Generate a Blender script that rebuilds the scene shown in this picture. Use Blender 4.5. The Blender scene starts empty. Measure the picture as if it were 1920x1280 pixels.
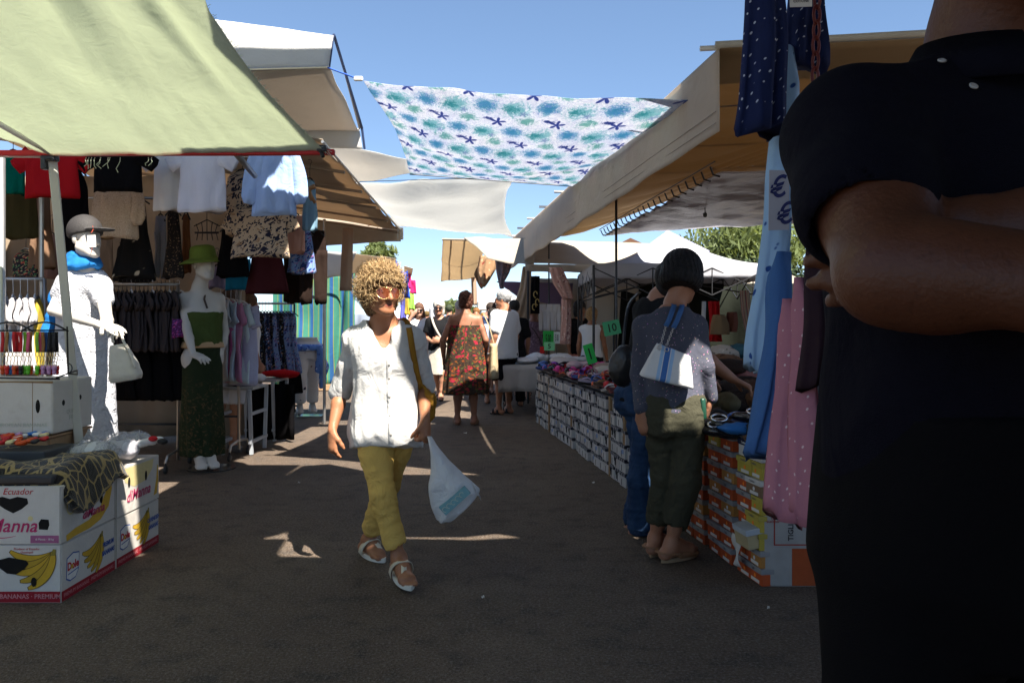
import bpy, bmesh, math, random
import numpy as np
from mathutils import Vector, Matrix, noise
random.seed(7); np.random.seed(7)
V=Vector
scene=bpy.context.scene
COL=scene.collection
F=1493.0; HC=1.3; HY=607.0
R_=math.radians
def P(px,py,Y): return V(((px-960)/F*Y, Y, HC-(py-HY)/F*Y))
def G(px,py):
    Y=F*HC/(py-HY); return V(((px-960)/F*Y,Y,0))
def lerp(a,b,t): return a+(b-a)*t
def sstep(a,b,x):
    t=min(1,max(0,(x-a)/(b-a))); return t*t*(3-2*t)
# ------------------------------------------------------------------ objects
def tag(o,label=None,cat=None,group=None,kind=None):
    if label: o['label']=label
    if cat: o['category']=cat
    if group: o['group']=group
    if kind: o['kind']=kind
    elif cat: o['kind']='thing'
    return o
def E(name,label,cat,loc=(0,0,0),group=None):
    o=bpy.data.objects.new(name,None); COL.objects.link(o); o.location=loc
    o.empty_display_size=.1
    return tag(o,label,cat,group)
def wloc(o):
    l=V((0,0,0))
    while o is not None: l+=o.location; o=o.parent
    return l
def mkobj(name,verts,faces,mats,parent=None,uv=None,midx=None,smooth=True,origin=None):
    me=bpy.data.meshes.new(name)
    if origin is None: origin=wloc(parent) if parent else V((0,0,0))
    o=bpy.data.objects.new(name,me)
    if parent is None:
        vs=np.array(verts,dtype=float)
        if len(vs):
            origin=V(((vs[:,0].min()+vs[:,0].max())/2,(vs[:,1].min()+vs[:,1].max())/2,vs[:,2].min()))
        o.location=origin
    else: o.parent=parent
    va=np.array(verts,dtype=float).reshape(-1,3)-np.array(origin)
    me.from_pydata(va.tolist(),[],faces if isinstance(faces,list) else faces.tolist())
    if not isinstance(mats,(list,tuple)): mats=[mats]
    for m in mats: me.materials.append(m)
    if midx is not None: me.polygons.foreach_set('material_index',midx)
    if uv is not None:
        l=me.uv_layers.new(name='UVMap')
        li=np.empty(len(me.loops),dtype=np.int32); me.loops.foreach_get('vertex_index',li)
        l.data.foreach_set('uv',np.array(uv,dtype=np.float32)[li].ravel())
    me.polygons.foreach_set('use_smooth',[smooth]*len(me.polygons))
    me.update()
    COL.objects.link(o)
    return o
def copy_tree(o,parent=None):
    c=o.copy(); COL.objects.link(c); c.parent=parent
    for ch in o.children: copy_tree(ch,c)
    return c
class MB:
    """collects shapes into one mesh"""
    def __init__(s): s.v=[]; s.f=[]; s.uv=[]; s.m=[]; s.cm=0
    def add(s,vs,fs,uvs=None):
        b=len(s.v); s.v+= [tuple(x) for x in vs]
        s.f+=[tuple(b+i for i in f) for f in fs]
        s.m+=[s.cm]*len(fs)
        s.uv+= uvs if uvs is not None else [(x[0]+x[1]*.37,x[2]) for x in vs]
        return s
    def box(s,c,size,R=None,bev=0.0):
        hx,hy,hz=[k/2 for k in size]; c=V(c)
        b=min(bev,hx*.9,hy*.9,hz*.9)
        if b<=0:
            vs=[V((x*hx,y*hy,z*hz)) for z in(-1,1) for y in(-1,1) for x in(-1,1)]
            fs=[(0,2,3,1),(4,5,7,6),(0,1,5,4),(2,6,7,3),(0,4,6,2),(1,3,7,5)]
        else:
            bm=bmesh.new(); bmesh.ops.create_cube(bm,size=1)
            for v in bm.verts: v.co=V((v.co.x*size[0],v.co.y*size[1],v.co.z*size[2]))
            bmesh.ops.bevel(bm,geom=list(bm.edges),offset=b,segments=2,profile=.5,affect='EDGES')
            bm.verts.index_update()
            vs=[v.co.copy() for v in bm.verts]; fs=[tuple(v.index for v in f.verts) for f in bm.faces]; bm.free()
        uv=[(v.x+v.y*.5,v.z) for v in vs]
        if R is not None: vs=[R@v for v in vs]
        return s.add([v+c for v in vs],fs,uv)
    def tube(s,pts,r,n=8,cap=True,flat=None):
        pts=[V(p) for p in pts]; m=len(pts)
        rr=r if isinstance(r,(list,tuple)) else [r]*m
        vs=[];uv=[];L=0
        up=None
        for i,p in enumerate(pts):
            t=(pts[min(i+1,m-1)]-pts[max(i-1,0)])
            if t.length<1e-9: t=V((0,0,1))
            t.normalize()
            if up is None:
                up=V((0,0,1)) if abs(t.z)<.9 else V((0,1,0))
            a=up.cross(t); 
            if a.length<1e-6: a=V((1,0,0)).cross(t)
            a.normalize(); b=t.cross(a); up=b
            if i: L+=(p-pts[i-1]).length
            for k in range(n):
                th=2*math.pi*k/n
                fl=flat if flat else 1
                vs.append(p+a*(rr[i]*math.cos(th))+b*(rr[i]*fl*math.sin(th))); uv.append((k/n*rr[i]*6.28,L))
        fs=[]
        for i in range(m-1):
            for k in range(n):
                k2=(k+1)%n
                fs.append((i*n+k,i*n+k2,(i+1)*n+k2,(i+1)*n+k))
        if cap:
            fs.append(tuple(range(n-1,-1,-1))); fs.append(tuple((m-1)*n+k for k in range(n)))
        return s.add(vs,fs,uv)
    def grid(s,fn,nu,nv,th=0.0,uvs=(1,1)):
        """fn(u,v)->Vector ; th>0 makes a closed thin sheet"""
        g=[[V(fn(i/nu,j/nv)) for i in range(nu+1)] for j in range(nv+1)]
        W=nu+1
        vs=[g[j][i] for j in range(nv+1) for i in range(W)]
        uv=[(i/nu*uvs[0],j/nv*uvs[1]) for j in range(nv+1) for i in range(W)]
        fs=[(j*W+i,j*W+i+1,(j+1)*W+i+1,(j+1)*W+i) for j in range(nv) for i in range(nu)]
        if th>0:
            ns=[]
            for j in range(nv+1):
                for i in range(W):
                    du=g[j][min(i+1,nu)]-g[j][max(i-1,0)]; dv=g[min(j+1,nv)][i]-g[max(j-1,0)][i]
                    n=du.cross(dv); 
                    ns.append(n.normalized() if n.length>1e-12 else V((0,0,1)))
            N=len(vs)
            vs=vs+[v-n*th for v,n in zip(vs,ns)]; uv=uv+uv
            fs=fs+[(f[3]+N,f[2]+N,f[1]+N,f[0]+N) for f in fs]
            for i in range(nu):
                fs.append((i+1,i,i+N,i+1+N)); a=nv*W+i; fs.append((a,a+1,a+1+N,a+N))
            for j in range(nv):
                a=j*W; fs.append((a,a+W,a+W+N,a+N)); a=j*W+nu; fs.append((a+W,a,a+N,a+W+N))
        return s.add(vs,fs,uv)
    def lathe(s,prof,c=(0,0,0),n=16,R=None,sx=1,sy=1):
        c=V(c); vs=[];uv=[]
        for (r,z) in prof:
            for k in range(n):
                th=2*math.pi*k/n; v=V((r*sx*math.cos(th),r*sy*math.sin(th),z))
                vs.append(c+(R@v if R else v)); uv.append((th*r,z))
        fs=[]
        for i in range(len(prof)-1):
            for k in range(n):
                k2=(k+1)%n; fs.append((i*n+k,i*n+k2,(i+1)*n+k2,(i+1)*n+k))
        if prof[0][0]>1e-6: fs.append(tuple(range(n-1,-1,-1)))
        if prof[-1][0]>1e-6: fs.append(tuple((len(prof)-1)*n+k for k in range(n)))
        return s.add(vs,fs,uv)
    def prism(s,poly,depth,M):
        """poly: 2D points (ccw) extruded in -z local by depth ; M: 4x4 to world"""
        n=len(poly)
        vs=[M@V((x,y,0)) for x,y in poly]+[M@V((x,y,-depth)) for x,y in poly]
        fs=[tuple(range(n)),tuple(range(2*n-1,n-1,-1))]+[(i,i+n,(i+1)%n+n,(i+1)%n) for i in range(n)]
        return s.add(vs,fs,[tuple(p) for p in poly]*2)
    def rings(s,rg,capped=True):
        """list of rings (each list of Vectors, same n), uv from arc/len"""
        n=len(rg[0]); vs=[];uv=[];L=0;pc=None
        for r in rg:
            c=sum(r,V((0,0,0)))/n
            if pc is not None: L+=(c-pc).length
            pc=c; a=0
            for k in range(n):
                vs.append(r[k]); uv.append((a,-L)); a+=(r[(k+1)%n]-r[k]).length
        fs=[(i*n+k,i*n+(k+1)%n,(i+1)*n+(k+1)%n,(i+1)*n+k) for i in range(len(rg)-1) for k in range(n)]
        if capped: fs+= [tuple(range(n-1,-1,-1)),tuple((len(rg)-1)*n+k for k in range(n))]
        return s.add(vs,fs,uv)
    def build(s,name,mats,parent=None,smooth=False,auto=None):
        o=mkobj(name,s.v,s.f,mats,parent,s.uv,s.m,smooth)
        if auto: 
            sharp(o,auto)
        return o
def sharp(o,deg=35):
    me=o.data; bm=bmesh.new(); bm.from_mesh(me)
    for f in bm.faces: f.smooth=True
    for e in bm.edges:
        if len(e.link_faces)==2 and e.calc_face_angle(0)>R_(deg): e.smooth=False
    bm.to_mesh(me); bm.free()
def frame(o,x,y):
    """4x4 with origin o, local x,y axes (normal=x cross y)"""
    x=V(x).normalized(); z=x.cross(V(y)).normalized(); y=z.cross(x)
    M=Matrix((x,y,z)).transposed().to_4x4(); M.translation=V(o); return M
def text_geo(txt,size,M,mb,depth=.0006,shear=0,align='CENTER',bold=0.0,sx=1.0):
    cu=bpy.data.curves.new('t','FONT'); cu.body=txt; cu.size=size; cu.shear=shear; cu.align_x=align; cu.align_y='CENTER'
    cu.offset=bold; cu.resolution_u=2; cu.extrude=depth
    ob=bpy.data.objects.new('t',cu); COL.objects.link(ob)
    bpy.context.view_layer.update()
    me=ob.to_mesh()
    vs=[M@V((v.co.x*sx,v.co.y,v.co.z)) for v in me.vertices]; fs=[tuple(p.vertices) for p in me.polygons]
    ob.to_mesh_clear(); bpy.data.objects.remove(ob); bpy.data.curves.remove(cu)
    mb.add(vs,fs,[(0,0)]*len(vs)); return mb
# ------------------------------------------------------------------ materials
def hexc(h):
    c=[int(h[i:i+2],16)/255 for i in (0,2,4)]
    return tuple(((x/12.92) if x<=.04045 else ((x+.055)/1.055)**2.4) for x in c)
def C4(c):
    if isinstance(c,str): c=hexc(c)
    return (c[0],c[1],c[2],1)
class NT:
    def __init__(s,name):
        s.m=bpy.data.materials.new(name); s.m.use_nodes=True; s.t=s.m.node_tree; s.t.nodes.clear()
        s.out=s.t.nodes.new('ShaderNodeOutputMaterial')
    def n(s,ty,**k):
        x=s.t.nodes.new(ty)
        for a,b in k.items(): setattr(x,a,b)
        return x
    def L(s,a,b): s.t.links.new(a,b)
    def set(s,inp,val):
        if isinstance(val,bpy.types.NodeSocket): s.L(val,inp)
        else: inp.default_value=val
    def M(s,op,a,b=0.0,c=0.0,clamp=False):
        x=s.n('ShaderNodeMath',operation=op,use_clamp=clamp); s.set(x.inputs[0],a); s.set(x.inputs[1],b); s.set(x.inputs[2],c); return x.outputs[0]
    def mix(s,f,a,b,bt='MIX'):
        x=s.n('ShaderNodeMix',data_type='RGBA',blend_type=bt); s.set(x.inputs[0],f)
        s.set(x.inputs[6],C4(a) if not isinstance(a,bpy.types.NodeSocket) else a); s.set(x.inputs[7],C4(b) if not isinstance(b,bpy.types.NodeSocket) else b); return x.outputs[2]
    def tc(s,k='UV'):
        return s.n('ShaderNodeTexCoord').outputs[k]
    def geo(s): return s.n('ShaderNodeNewGeometry').outputs['Position']
    def oinfo(s,k='Random'): return s.n('ShaderNodeObjectInfo').outputs[k]
    def mapv(s,v,scale=(1,1,1),loc=(0,0,0),rot=(0,0,0)):
        x=s.n('ShaderNodeMapping'); s.L(v,x.inputs[0]); x.inputs['Scale'].default_value=scale; x.inputs['Location'].default_value=loc; x.inputs['Rotation'].default_value=rot; return x.outputs[0]
    def noise(s,v,scale,det=2,rough=.5,dist=0,k='Fac'):
        x=s.n('ShaderNodeTexNoise'); s.L(v,x.inputs['Vector']); x.inputs['Scale'].default_value=scale; x.inputs['Detail'].default_value=det; x.inputs['Roughness'].default_value=rough; x.inputs['Distortion'].default_value=dist; return x.outputs[k]
    def vor(s,v,scale,feat='F1',k='Distance',rnd=1.0):
        x=s.n('ShaderNodeTexVoronoi',feature=feat); s.L(v,x.inputs['Vector']); x.inputs['Scale'].default_value=scale; x.inputs['Randomness'].default_value=rnd; return x.outputs[k]
    def ramp(s,f,stops,const=False):
        x=s.n('ShaderNodeValToRGB'); s.L(f,x.inputs[0]); e=x.color_ramp.elements
        if const: x.color_ramp.interpolation='CONSTANT'
        while len(e)>1: e.remove(e[-1])
        e[0].position=stops[0][0]; e[0].color=C4(stops[0][1])
        for p,c in stops[1:]:
            q=e.new(p); q.color=C4(c)
        return x.outputs[0]
    def smooth(s,x,a,b):
        m=s.n('ShaderNodeMapRange',interpolation_type='SMOOTHSTEP'); s.set(m.inputs[0],x); m.inputs[1].default_value=a; m.inputs[2].default_value=b; return m.outputs[0]
    def xyz(s,v):
        x=s.n('ShaderNodeSeparateXYZ'); s.L(v,x.inputs[0]); return x.outputs
    def comb(s,x,y,z=0.0):
        c=s.n('ShaderNodeCombineXYZ'); s.set(c.inputs[0],x); s.set(c.inputs[1],y); s.set(c.inputs[2],z); return c.outputs[0]
    def bump(s,h,st=.3,dist=.01,nrm=None):
        b=s.n('ShaderNodeBump'); b.inputs['Strength'].default_value=st; b.inputs['Distance'].default_value=dist; s.L(h,b.inputs['Height'])
        if nrm is not None: s.L(nrm,b.inputs['Normal'])
        return b.outputs[0]
    def fin(s,col,rough=.85,spec=.25,metal=0.0,nrm=None,trans=0.0,tcol=None,alpha=None,coat=0.0,sheen=0.0):
        p=s.n('ShaderNodeBsdfPrincipled'); s.set(p.inputs['Base Color'],col if isinstance(col,bpy.types.NodeSocket) else C4(col))
        s.set(p.inputs['Roughness'],rough); p.inputs['Specular IOR Level'].default_value=spec; s.set(p.inputs['Metallic'],metal)
        p.inputs['Coat Weight'].default_value=coat; p.inputs['Sheen Weight'].default_value=sheen
        if nrm is not None: s.L(nrm,p.inputs['Normal'])
        o=p.outputs[0]
        if trans>0:
            t=s.n('ShaderNodeBsdfTranslucent'); tc=tcol if tcol is not None else col
            s.set(t.inputs[0],tc if isinstance(tc,bpy.types.NodeSocket) else C4(tc))
            if nrm is not None: s.L(nrm,t.inputs['Normal'])
            x=s.n('ShaderNodeMixShader'); x.inputs[0].default_value=trans; s.L(o,x.inputs[1]); s.L(t.outputs[0],x.inputs[2]); o=x.outputs[0]
        if alpha is not None:
            t=s.n('ShaderNodeBsdfTransparent'); x=s.n('ShaderNodeMixShader'); s.set(x.inputs[0],alpha); s.L(t.outputs[0],x.inputs[1]); s.L(o,x.inputs[2]); o=x.outputs[0]
        s.L(o,s.out.inputs[0]); return s.m
_mc={}
def scol(c,k):
    if isinstance(c,str): c=hexc(c)
    return tuple(min(.95,x*k) for x in c)
def plain(name,col,rough=.6,spec=.3,metal=0,var=.12,nscale=8,bump=0,bscale=60,coat=0,rnd=0):
    key=('p',name)
    if key in _mc: return _mc[key]
    t=NT(name); v=t.tc('Object'); n=t.noise(v,nscale,3)
    c=t.mix(n,scol(col,1-var),scol(col,1+var))
    if rnd: c=t.mix(t.M('MULTIPLY',t.oinfo(),rnd),c,scol(col,.45))
    nr=None
    if bump: nr=t.bump(t.noise(v,bscale,3),bump,.01)
    _mc[key]=t.fin(c,rough,spec,metal,nr,coat=coat); return _mc[key]
def cloth_nrm(t,st=.25,wr=.5,wscale=5,weave=500,v=None):
    """wrinkle + weave bump"""
    v=v if v is not None else t.tc('Object')
    a=t.noise(v,wscale,3,.55,1.2); b=t.noise(v,weave,1)
    h=t.M('ADD',t.M('MULTIPLY',a,wr),t.M('MULTIPLY',b,.06))
    return t.bump(h,st,.05)
def cloth(name,col,rough=.9,var=.08,trans=0.0,wr=.5,st=.35,wscale=6,tcol=None,dirt=None,sheen=0.0):
    key=('c',name)
    if key in _mc: return _mc[key]
    t=NT(name); v=t.tc('Object'); n=t.noise(v,4,4)
    c=t.mix(n,scol(col,1-var),scol(col,1+var))
    if dirt:
        d=t.smooth(t.noise(v,dirt[1],5,.65,.5),.5,.75); c=t.mix(t.M('MULTIPLY',d,dirt[2]),c,dirt[0])
    w=t.noise(v,260,2); c=t.mix(t.M('MULTIPLY',w,.12),c,(0,0,0))
    _mc[key]=t.fin(c,rough,.07,0,cloth_nrm(t,st,wr,wscale),trans,tcol,sheen=sheen); return _mc[key]
def floral(name,base,cols,scale=14,thr=.33,dist=.6,trans=0.0,det=3,coord='UV'):
    key=('f',name)
    if key in _mc: return _mc[key]
    t=NT(name); v=t.tc(coord)
    w=t.noise(v,scale*.9,det,.6,0,'Color')
    vv=t.n('ShaderNodeVectorMath',operation='MULTIPLY_ADD'); t.L(w,vv.inputs[0]); vv.inputs[1].default_value=(dist/scale,)*3; t.L(v,vv.inputs[2]); vv=vv.outputs[0]
    c=C4(base)
    x=t.n('ShaderNodeRGB'); x.outputs[0].default_value=c; c=x.outputs[0]
    for i,cc in enumerate(cols):
        d=t.vor(t.mapv(vv,loc=(i*3.3,i*1.7,0),rot=(0,0,i*.8)),scale*(1+.35*i))
        th=thr if not isinstance(thr,(list,tuple)) else thr[i]
        f=t.smooth(d,th+.03,th-.03); c=t.mix(f,c,cc)
    _mc[key]=t.fin(c,.9,.15,0,cloth_nrm(t,.3,.5,6),trans); return _mc[key]
def dots(name,base,col,scale=25,r=.16,jit=.4,coord='UV',heart=False,trans=0):
    key=('d',name)
    if key in _mc: return _mc[key]
    t=NT(name); v=t.tc(coord); d=t.vor(v,scale,rnd=jit); f=t.smooth(d,r+.03,r-.03)
    n=t.noise(t.tc('Object'),5,3); b=t.mix(n,scol(base,.85),scol(base,1.12))
    _mc[key]=t.fin(t.mix(f,b,col),.9,.15,0,cloth_nrm(t,.35,.5,5),trans); return _mc[key]
def stripes(name,stops,period,coord='UV',axis=0,trans=0,warp=.0):
    key=('s',name)
    if key in _mc: return _mc[key]
    t=NT(name); u=t.xyz(t.tc(coord))[axis]
    f=t.M('FRACT',t.M('DIVIDE',u,period)); c=t.ramp(f,stops,True)
    n=t.noise(t.tc('Object'),3,4); c=t.mix(t.M('MULTIPLY',n,.25),c,(.02,.03,.03))
    _mc[key]=t.fin(c,.85,.2,0,cloth_nrm(t,.35,.6,3),trans); return _mc[key]
def metal(name,col=(.5,.5,.5),rough=.35): return plain(name,col,rough,.5,.9,.1,20)
# ------------------------------------------------------------------ smooth bodies: distance fields turned into one mesh
def surfnet(D,o,h):
    nx,ny,nz=D.shape
    c=np.zeros((nx-1,ny-1,nz-1,3),dtype=np.float32); cnt=np.zeros((nx-1,ny-1,nz-1),dtype=np.float32); cross=[]
    for ax in range(3):
        s0=[slice(None)]*3; s1=[slice(None)]*3; s0[ax]=slice(0,-1); s1[ax]=slice(1,None)
        a=D[tuple(s0)]; b=D[tuple(s1)]; cr=(a<0)!=(b<0); t=np.where(cr,a/np.where(cr,a-b,1),0)
        ot=[i for i in range(3) if i!=ax]; cross.append((cr,a<0,ot))
        for du in(0,1):
            for dv in(0,1):
                sl=[slice(None)]*3
                sl[ot[0]]=slice(du,a.shape[ot[0]]-1+du); sl[ot[1]]=slice(dv,a.shape[ot[1]]-1+dv); sl=tuple(sl)
                k=cr[sl]; cnt+=k; c[...,ax]+=t[sl]; c[...,ot[0]]+=du*k; c[...,ot[1]]+=dv*k
    act=cnt>0; idx=np.full(act.shape,-1,dtype=np.int64); idx[act]=np.arange(act.sum())
    pos=(np.argwhere(act)+c[act]/cnt[act][:,None])*h+np.array(o)
    fs=[]
    for ax,(cr,ins,ot) in enumerate(cross):
        e=np.argwhere(cr); n=D.shape
        ok=(e[:,ot[0]]>=1)&(e[:,ot[1]]>=1)&(e[:,ot[0]]<n[ot[0]]-1)&(e[:,ot[1]]<n[ot[1]]-1); e=e[ok]
        d0=np.zeros(3,int); d0[ot[0]]=1; d1=np.zeros(3,int); d1[ot[1]]=1
        g=lambda q: idx[q[:,0],q[:,1],q[:,2]]
        q=np.stack([g(e-d0-d1),g(e-d1),g(e),g(e-d0)],1)
        inside=ins[e[:,0],e[:,1],e[:,2]]
        flip=~inside if ax!=1 else inside
        q[flip]=q[flip][:,::-1]; fs.append(q)
    return pos,np.concatenate(fs)
def npv(v): return np.array((v[0],v[1],v[2]),dtype=np.float64)
class SDF:
    """each op: bbox, function, blend radius, mode; groups are joined with kg"""
    def __init__(s): s.g=[[]]; s.post=[]
    def grp(s): s.g.append([]); return s
    def _a(s,lo,hi,fn,k,mode): s.g[-1].append((np.array(lo),np.array(hi),fn,k,mode)); return s
    def cap(s,a,b,ra,rb=None,k=.02,mode='u',flat=None):
        a=npv(a);b=npv(b); rb=ra if rb is None else rb; ab=b-a; L2=max(ab@ab,1e-12); m=max(ra,rb)
        fd=None
        if flat is not None:
            fd=npv(V(flat[0]).normalized()); fk=1/flat[1]-1
        def fn(p):
            q=p-a; t=np.clip((q@ab)/L2,0,1); q=q-t[...,None]*ab
            if fd is not None: q=q+(q@fd)[...,None]*fd*fk
            d=np.sqrt((q*q).sum(-1))-(ra+(rb-ra)*t)
            return d*(flat[1] if flat is not None and flat[1]<1 else 1)
        return s._a(np.minimum(a,b)-m,np.maximum(a,b)+m,fn,k,mode)
    def chain(s,pts,rs,k=.02,mode='u',flat=None):
        for i in range(len(pts)-1): s.cap(pts[i],pts[i+1],rs[i],rs[i+1],k,mode,flat)
        return s
    def ell(s,c,r,R=None,k=.02,mode='u'):
        c=npv(c); r=np.array(r,dtype=float); Rn=np.array(R) if R is not None else np.eye(3); mr=r.max()
        ext=np.sqrt(((Rn*r)**2).sum(1))
        def fn(p):
            q=(p-c)@Rn; k0=np.sqrt(((q/r)**2).sum(-1)); k1=np.sqrt(((q/(r*r))**2).sum(-1))
            return k0*(k0-1)/np.maximum(k1,1e-6)
        return s._a(c-ext,c+ext,fn,k,mode)
    def loft(s,o,R,rows,k=.02,mode='u',p=2.0,fold=None,shell=0):
        """rows: (z,cx,cy,rx,ry) in local frame R (columns = x,y,z axes), bottom to top"""
        rows=sorted(rows); A=np.array(rows,dtype=float); o=npv(o); Rn=np.array(R)
        zz=np.linspace(A[0,0],A[-1,0],60)
        # monotone-ish cubic resample
        B=np.stack([np.interp(zz,A[:,0],A[:,i]) for i in range(5)],1)
        ker=np.array([1,2,3,2,1.])/9; C=B.copy()
        for i in range(1,5):
            C[:,i]=np.convolve(np.pad(B[:,i],2,mode='edge'),ker,'valid')
        B=C; z0,z1=A[0,0],A[-1,0]; m=max(B[:,3].max()+np.abs(B[:,1]).max(),B[:,4].max()+np.abs(B[:,2]).max())
        cor=np.array([[x,y,z] for x in(-m,m) for y in(-m,m) for z in(z0,z1)])@Rn.T+o
        def fn(q):
            l=(q-o)@Rn; z=l[...,2]
            cx=np.interp(z,B[:,0],B[:,1]);cy=np.interp(z,B[:,0],B[:,2]);rx=np.interp(z,B[:,0],B[:,3]);ry=np.interp(z,B[:,0],B[:,4])
            x=l[...,0]-cx; y=l[...,1]-cy
            if fold is not None:
                th=np.arctan2(y/ry,x/rx); f=1+fold(th,z); rx=rx*f; ry=ry*f
            e=(np.abs(x/rx)**p+np.abs(y/ry)**p)**(1/p)
            d=(e-1)*np.minimum(rx,ry)
            if shell: d=np.abs(d)-shell
            return np.maximum(d,np.maximum(z0-z,z-z1))
        return s._a(cor.min(0),cor.max(0),fn,k,mode)
    def half(s,pt,n,k=.004):
        """keep the side opposite to n"""
        pt=npv(pt); n=npv(V(n).normalized())
        return s._a([-99]*3,[99]*3,lambda p:(p-pt)@n,k,'i')
    def mesh(s,h=.008,kg=.012,disp=None):
        lo=np.full(3,1e9);hi=-lo
        for g in s.g:
            for l,u,fn,k,m in g:
                if m=='u': lo=np.minimum(lo,l-.01); hi=np.maximum(hi,u+.01)
        lo-=3*h; hi+=3*h; n=np.ceil((hi-lo)/h).astype(int)+1
        ax=[lo[i]+h*np.arange(n[i]) for i in range(3)]
        T=None
        for g in s.g:
            if not g: continue
            D=np.full(n,.15,dtype=np.float32)
            for l,u,fn,k,m in g:
                pad=max(k,.012)+3*h
                i0=np.clip(np.floor((l-pad-lo)/h).astype(int),0,n-1); i1=np.clip(np.ceil((u+pad-lo)/h).astype(int)+1,1,n)
                if (i1<=i0).any(): continue
                sl=tuple(slice(i0[q],i1[q]) for q in range(3))
                X=np.stack(np.meshgrid(*[ax[q][sl[q]] for q in range(3)],indexing='ij'),-1)
                d=fn(X).astype(np.float32); S=D[sl]
                if m=='u':
                    hh=np.maximum(k-np.abs(S-d),0)/max(k,1e-6); D[sl]=np.minimum(S,d)-hh*hh*k/4
                elif m=='s':
                    d=-d; hh=np.maximum(k-np.abs(S-d),0)/max(k,1e-6); D[sl]=np.maximum(S,d)+hh*hh*k/4
                else: D[sl]=np.maximum(S,d)
            if T is None: T=D
            else:
                hh=np.maximum(kg-np.abs(T-D),0)/kg; T=np.minimum(T,D)-hh*hh*kg/4
        if disp is not None:
            near=np.abs(T)<.04
            ii=np.argwhere(near); pts=ii*h+lo
            T[near]+=disp(pts).astype(np.float32)
        return surfnet(T,lo,h)
    def build(s,name,mats,parent=None,h=.008,kg=.012,disp=None,relax=1,paint=None,uvs=None):
        pos,fs=s.mesh(h,kg,disp)
        if relax: pos=relax_(pos,fs,relax)
        uv=None
        if uvs is not None: uv=uvs(pos)
        o=mkobj(name,pos,fs,mats,parent,uv=uv)
        paint=paint or []
        if True:
            col=np.zeros((len(pos),4),dtype=np.float32)
            for c,r,rgb in paint:
                if isinstance(rgb,str): rgb=hexc(rgb)
                rr=np.array(r) if isinstance(r,(tuple,list)) else np.array([r]*3)
                d=np.sqrt((((pos-npv(c))/rr)**2).sum(1)); w=np.clip(1.6-d*1.2,0,1)[:,None]
                col[:,:3]=col[:,:3]*(1-w)+np.array(rgb)*w; col[:,3:]=np.maximum(col[:,3:],w)
            at=o.data.color_attributes.new('Paint','FLOAT_COLOR','POINT'); at.data.foreach_set('color',col.ravel())
        return o
def relax_(pos,fs,it=1,f=.5):
    n=len(pos); A=np.concatenate([fs[:,i] for i in(0,1,2,3)]); B=np.concatenate([fs[:,i] for i in(1,2,3,0)])
    cnt=np.maximum(np.bincount(A,minlength=n)+np.bincount(B,minlength=n),1)
    for _ in range(it):
        acc=np.stack([np.bincount(A,weights=pos[B,i],minlength=n)+np.bincount(B,weights=pos[A,i],minlength=n) for i in range(3)],1)
        pos=pos*(1-f)+acc/cnt[:,None]*f
    return pos
def wrinkle(seed=0,amp=.004,sc=(14,14,6),amp2=.002):
    rs=np.random.RandomState(seed); W=[(rs.randn(3)*np.array(sc),rs.rand()*6.28) for _ in range(7)]
    def f(p):
        q=p+.03*np.sin(p[:,[1,2,0]]*11+seed); r=np.zeros(len(p))
        for w,ph in W: r+=np.sin(q@w+ph)
        r2=np.zeros(len(p))
        for w,ph in W: r2+=np.abs(np.sin(q@(w*1.9)+ph*2))
        return r/7*amp*2+(r2/7-.63)*amp2*2
    return f
# ------------------------------------------------------------------ camera, sky, sun
cam=bpy.data.cameras.new('Camera'); co=bpy.data.objects.new('Camera',cam); COL.objects.link(co)
co.location=(0,0,HC); co.rotation_euler=(math.pi/2,0,0); cam.lens=28; cam.sensor_width=36; cam.shift_y=-33/1920
cam.clip_start=.05; cam.clip_end=3000; scene.camera=co
SUN=V((.40,-.60,1.0)).normalized()
el=math.asin(SUN.z); az=math.atan2(SUN.x,SUN.y)
w=bpy.data.worlds.new('World'); scene.world=w; w.use_nodes=True
nt=w.node_tree; bg=nt.nodes['Background']; sk=nt.nodes.new('ShaderNodeTexSky'); sk.sky_type='NISHITA'; sk.sun_disc=False
sk.sun_elevation=el; sk.sun_rotation=az; sk.air_density=.6; sk.dust_density=.0; sk.ozone_density=3.0; sk.altitude=0
hs_=nt.nodes.new('ShaderNodeHueSaturation'); hs_.inputs['Saturation'].default_value=1.12; gm_=nt.nodes.new('ShaderNodeGamma'); gm_.inputs[1].default_value=.72; nt.links.new(sk.outputs[0],gm_.inputs[0]); nt.links.new(gm_.outputs[0],hs_.inputs['Color']); nt.links.new(hs_.outputs[0],bg.inputs[0]); bg.inputs[1].default_value=.082
ld=bpy.data.lights.new('sun','SUN'); ld.energy=4.2; ld.angle=R_(.55); ld.color=(1,.945,.86)
lo=bpy.data.objects.new('sun',ld); COL.objects.link(lo); lo.rotation_euler=(-SUN).to_track_quat('-Z','Y').to_euler(); lo.location=(5,-8,20)
vs=scene.view_settings; vs.view_transform='Standard'; vs.look='None'; vs.gamma=1; vs.exposure=2.05
scene.cycles.use_denoising=True; scene.cycles.max_bounces=7; scene.cycles.transparent_max_bounces=8
scene.cycles.diffuse_bounces=4; scene.cycles.transmission_bounces=4
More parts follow.
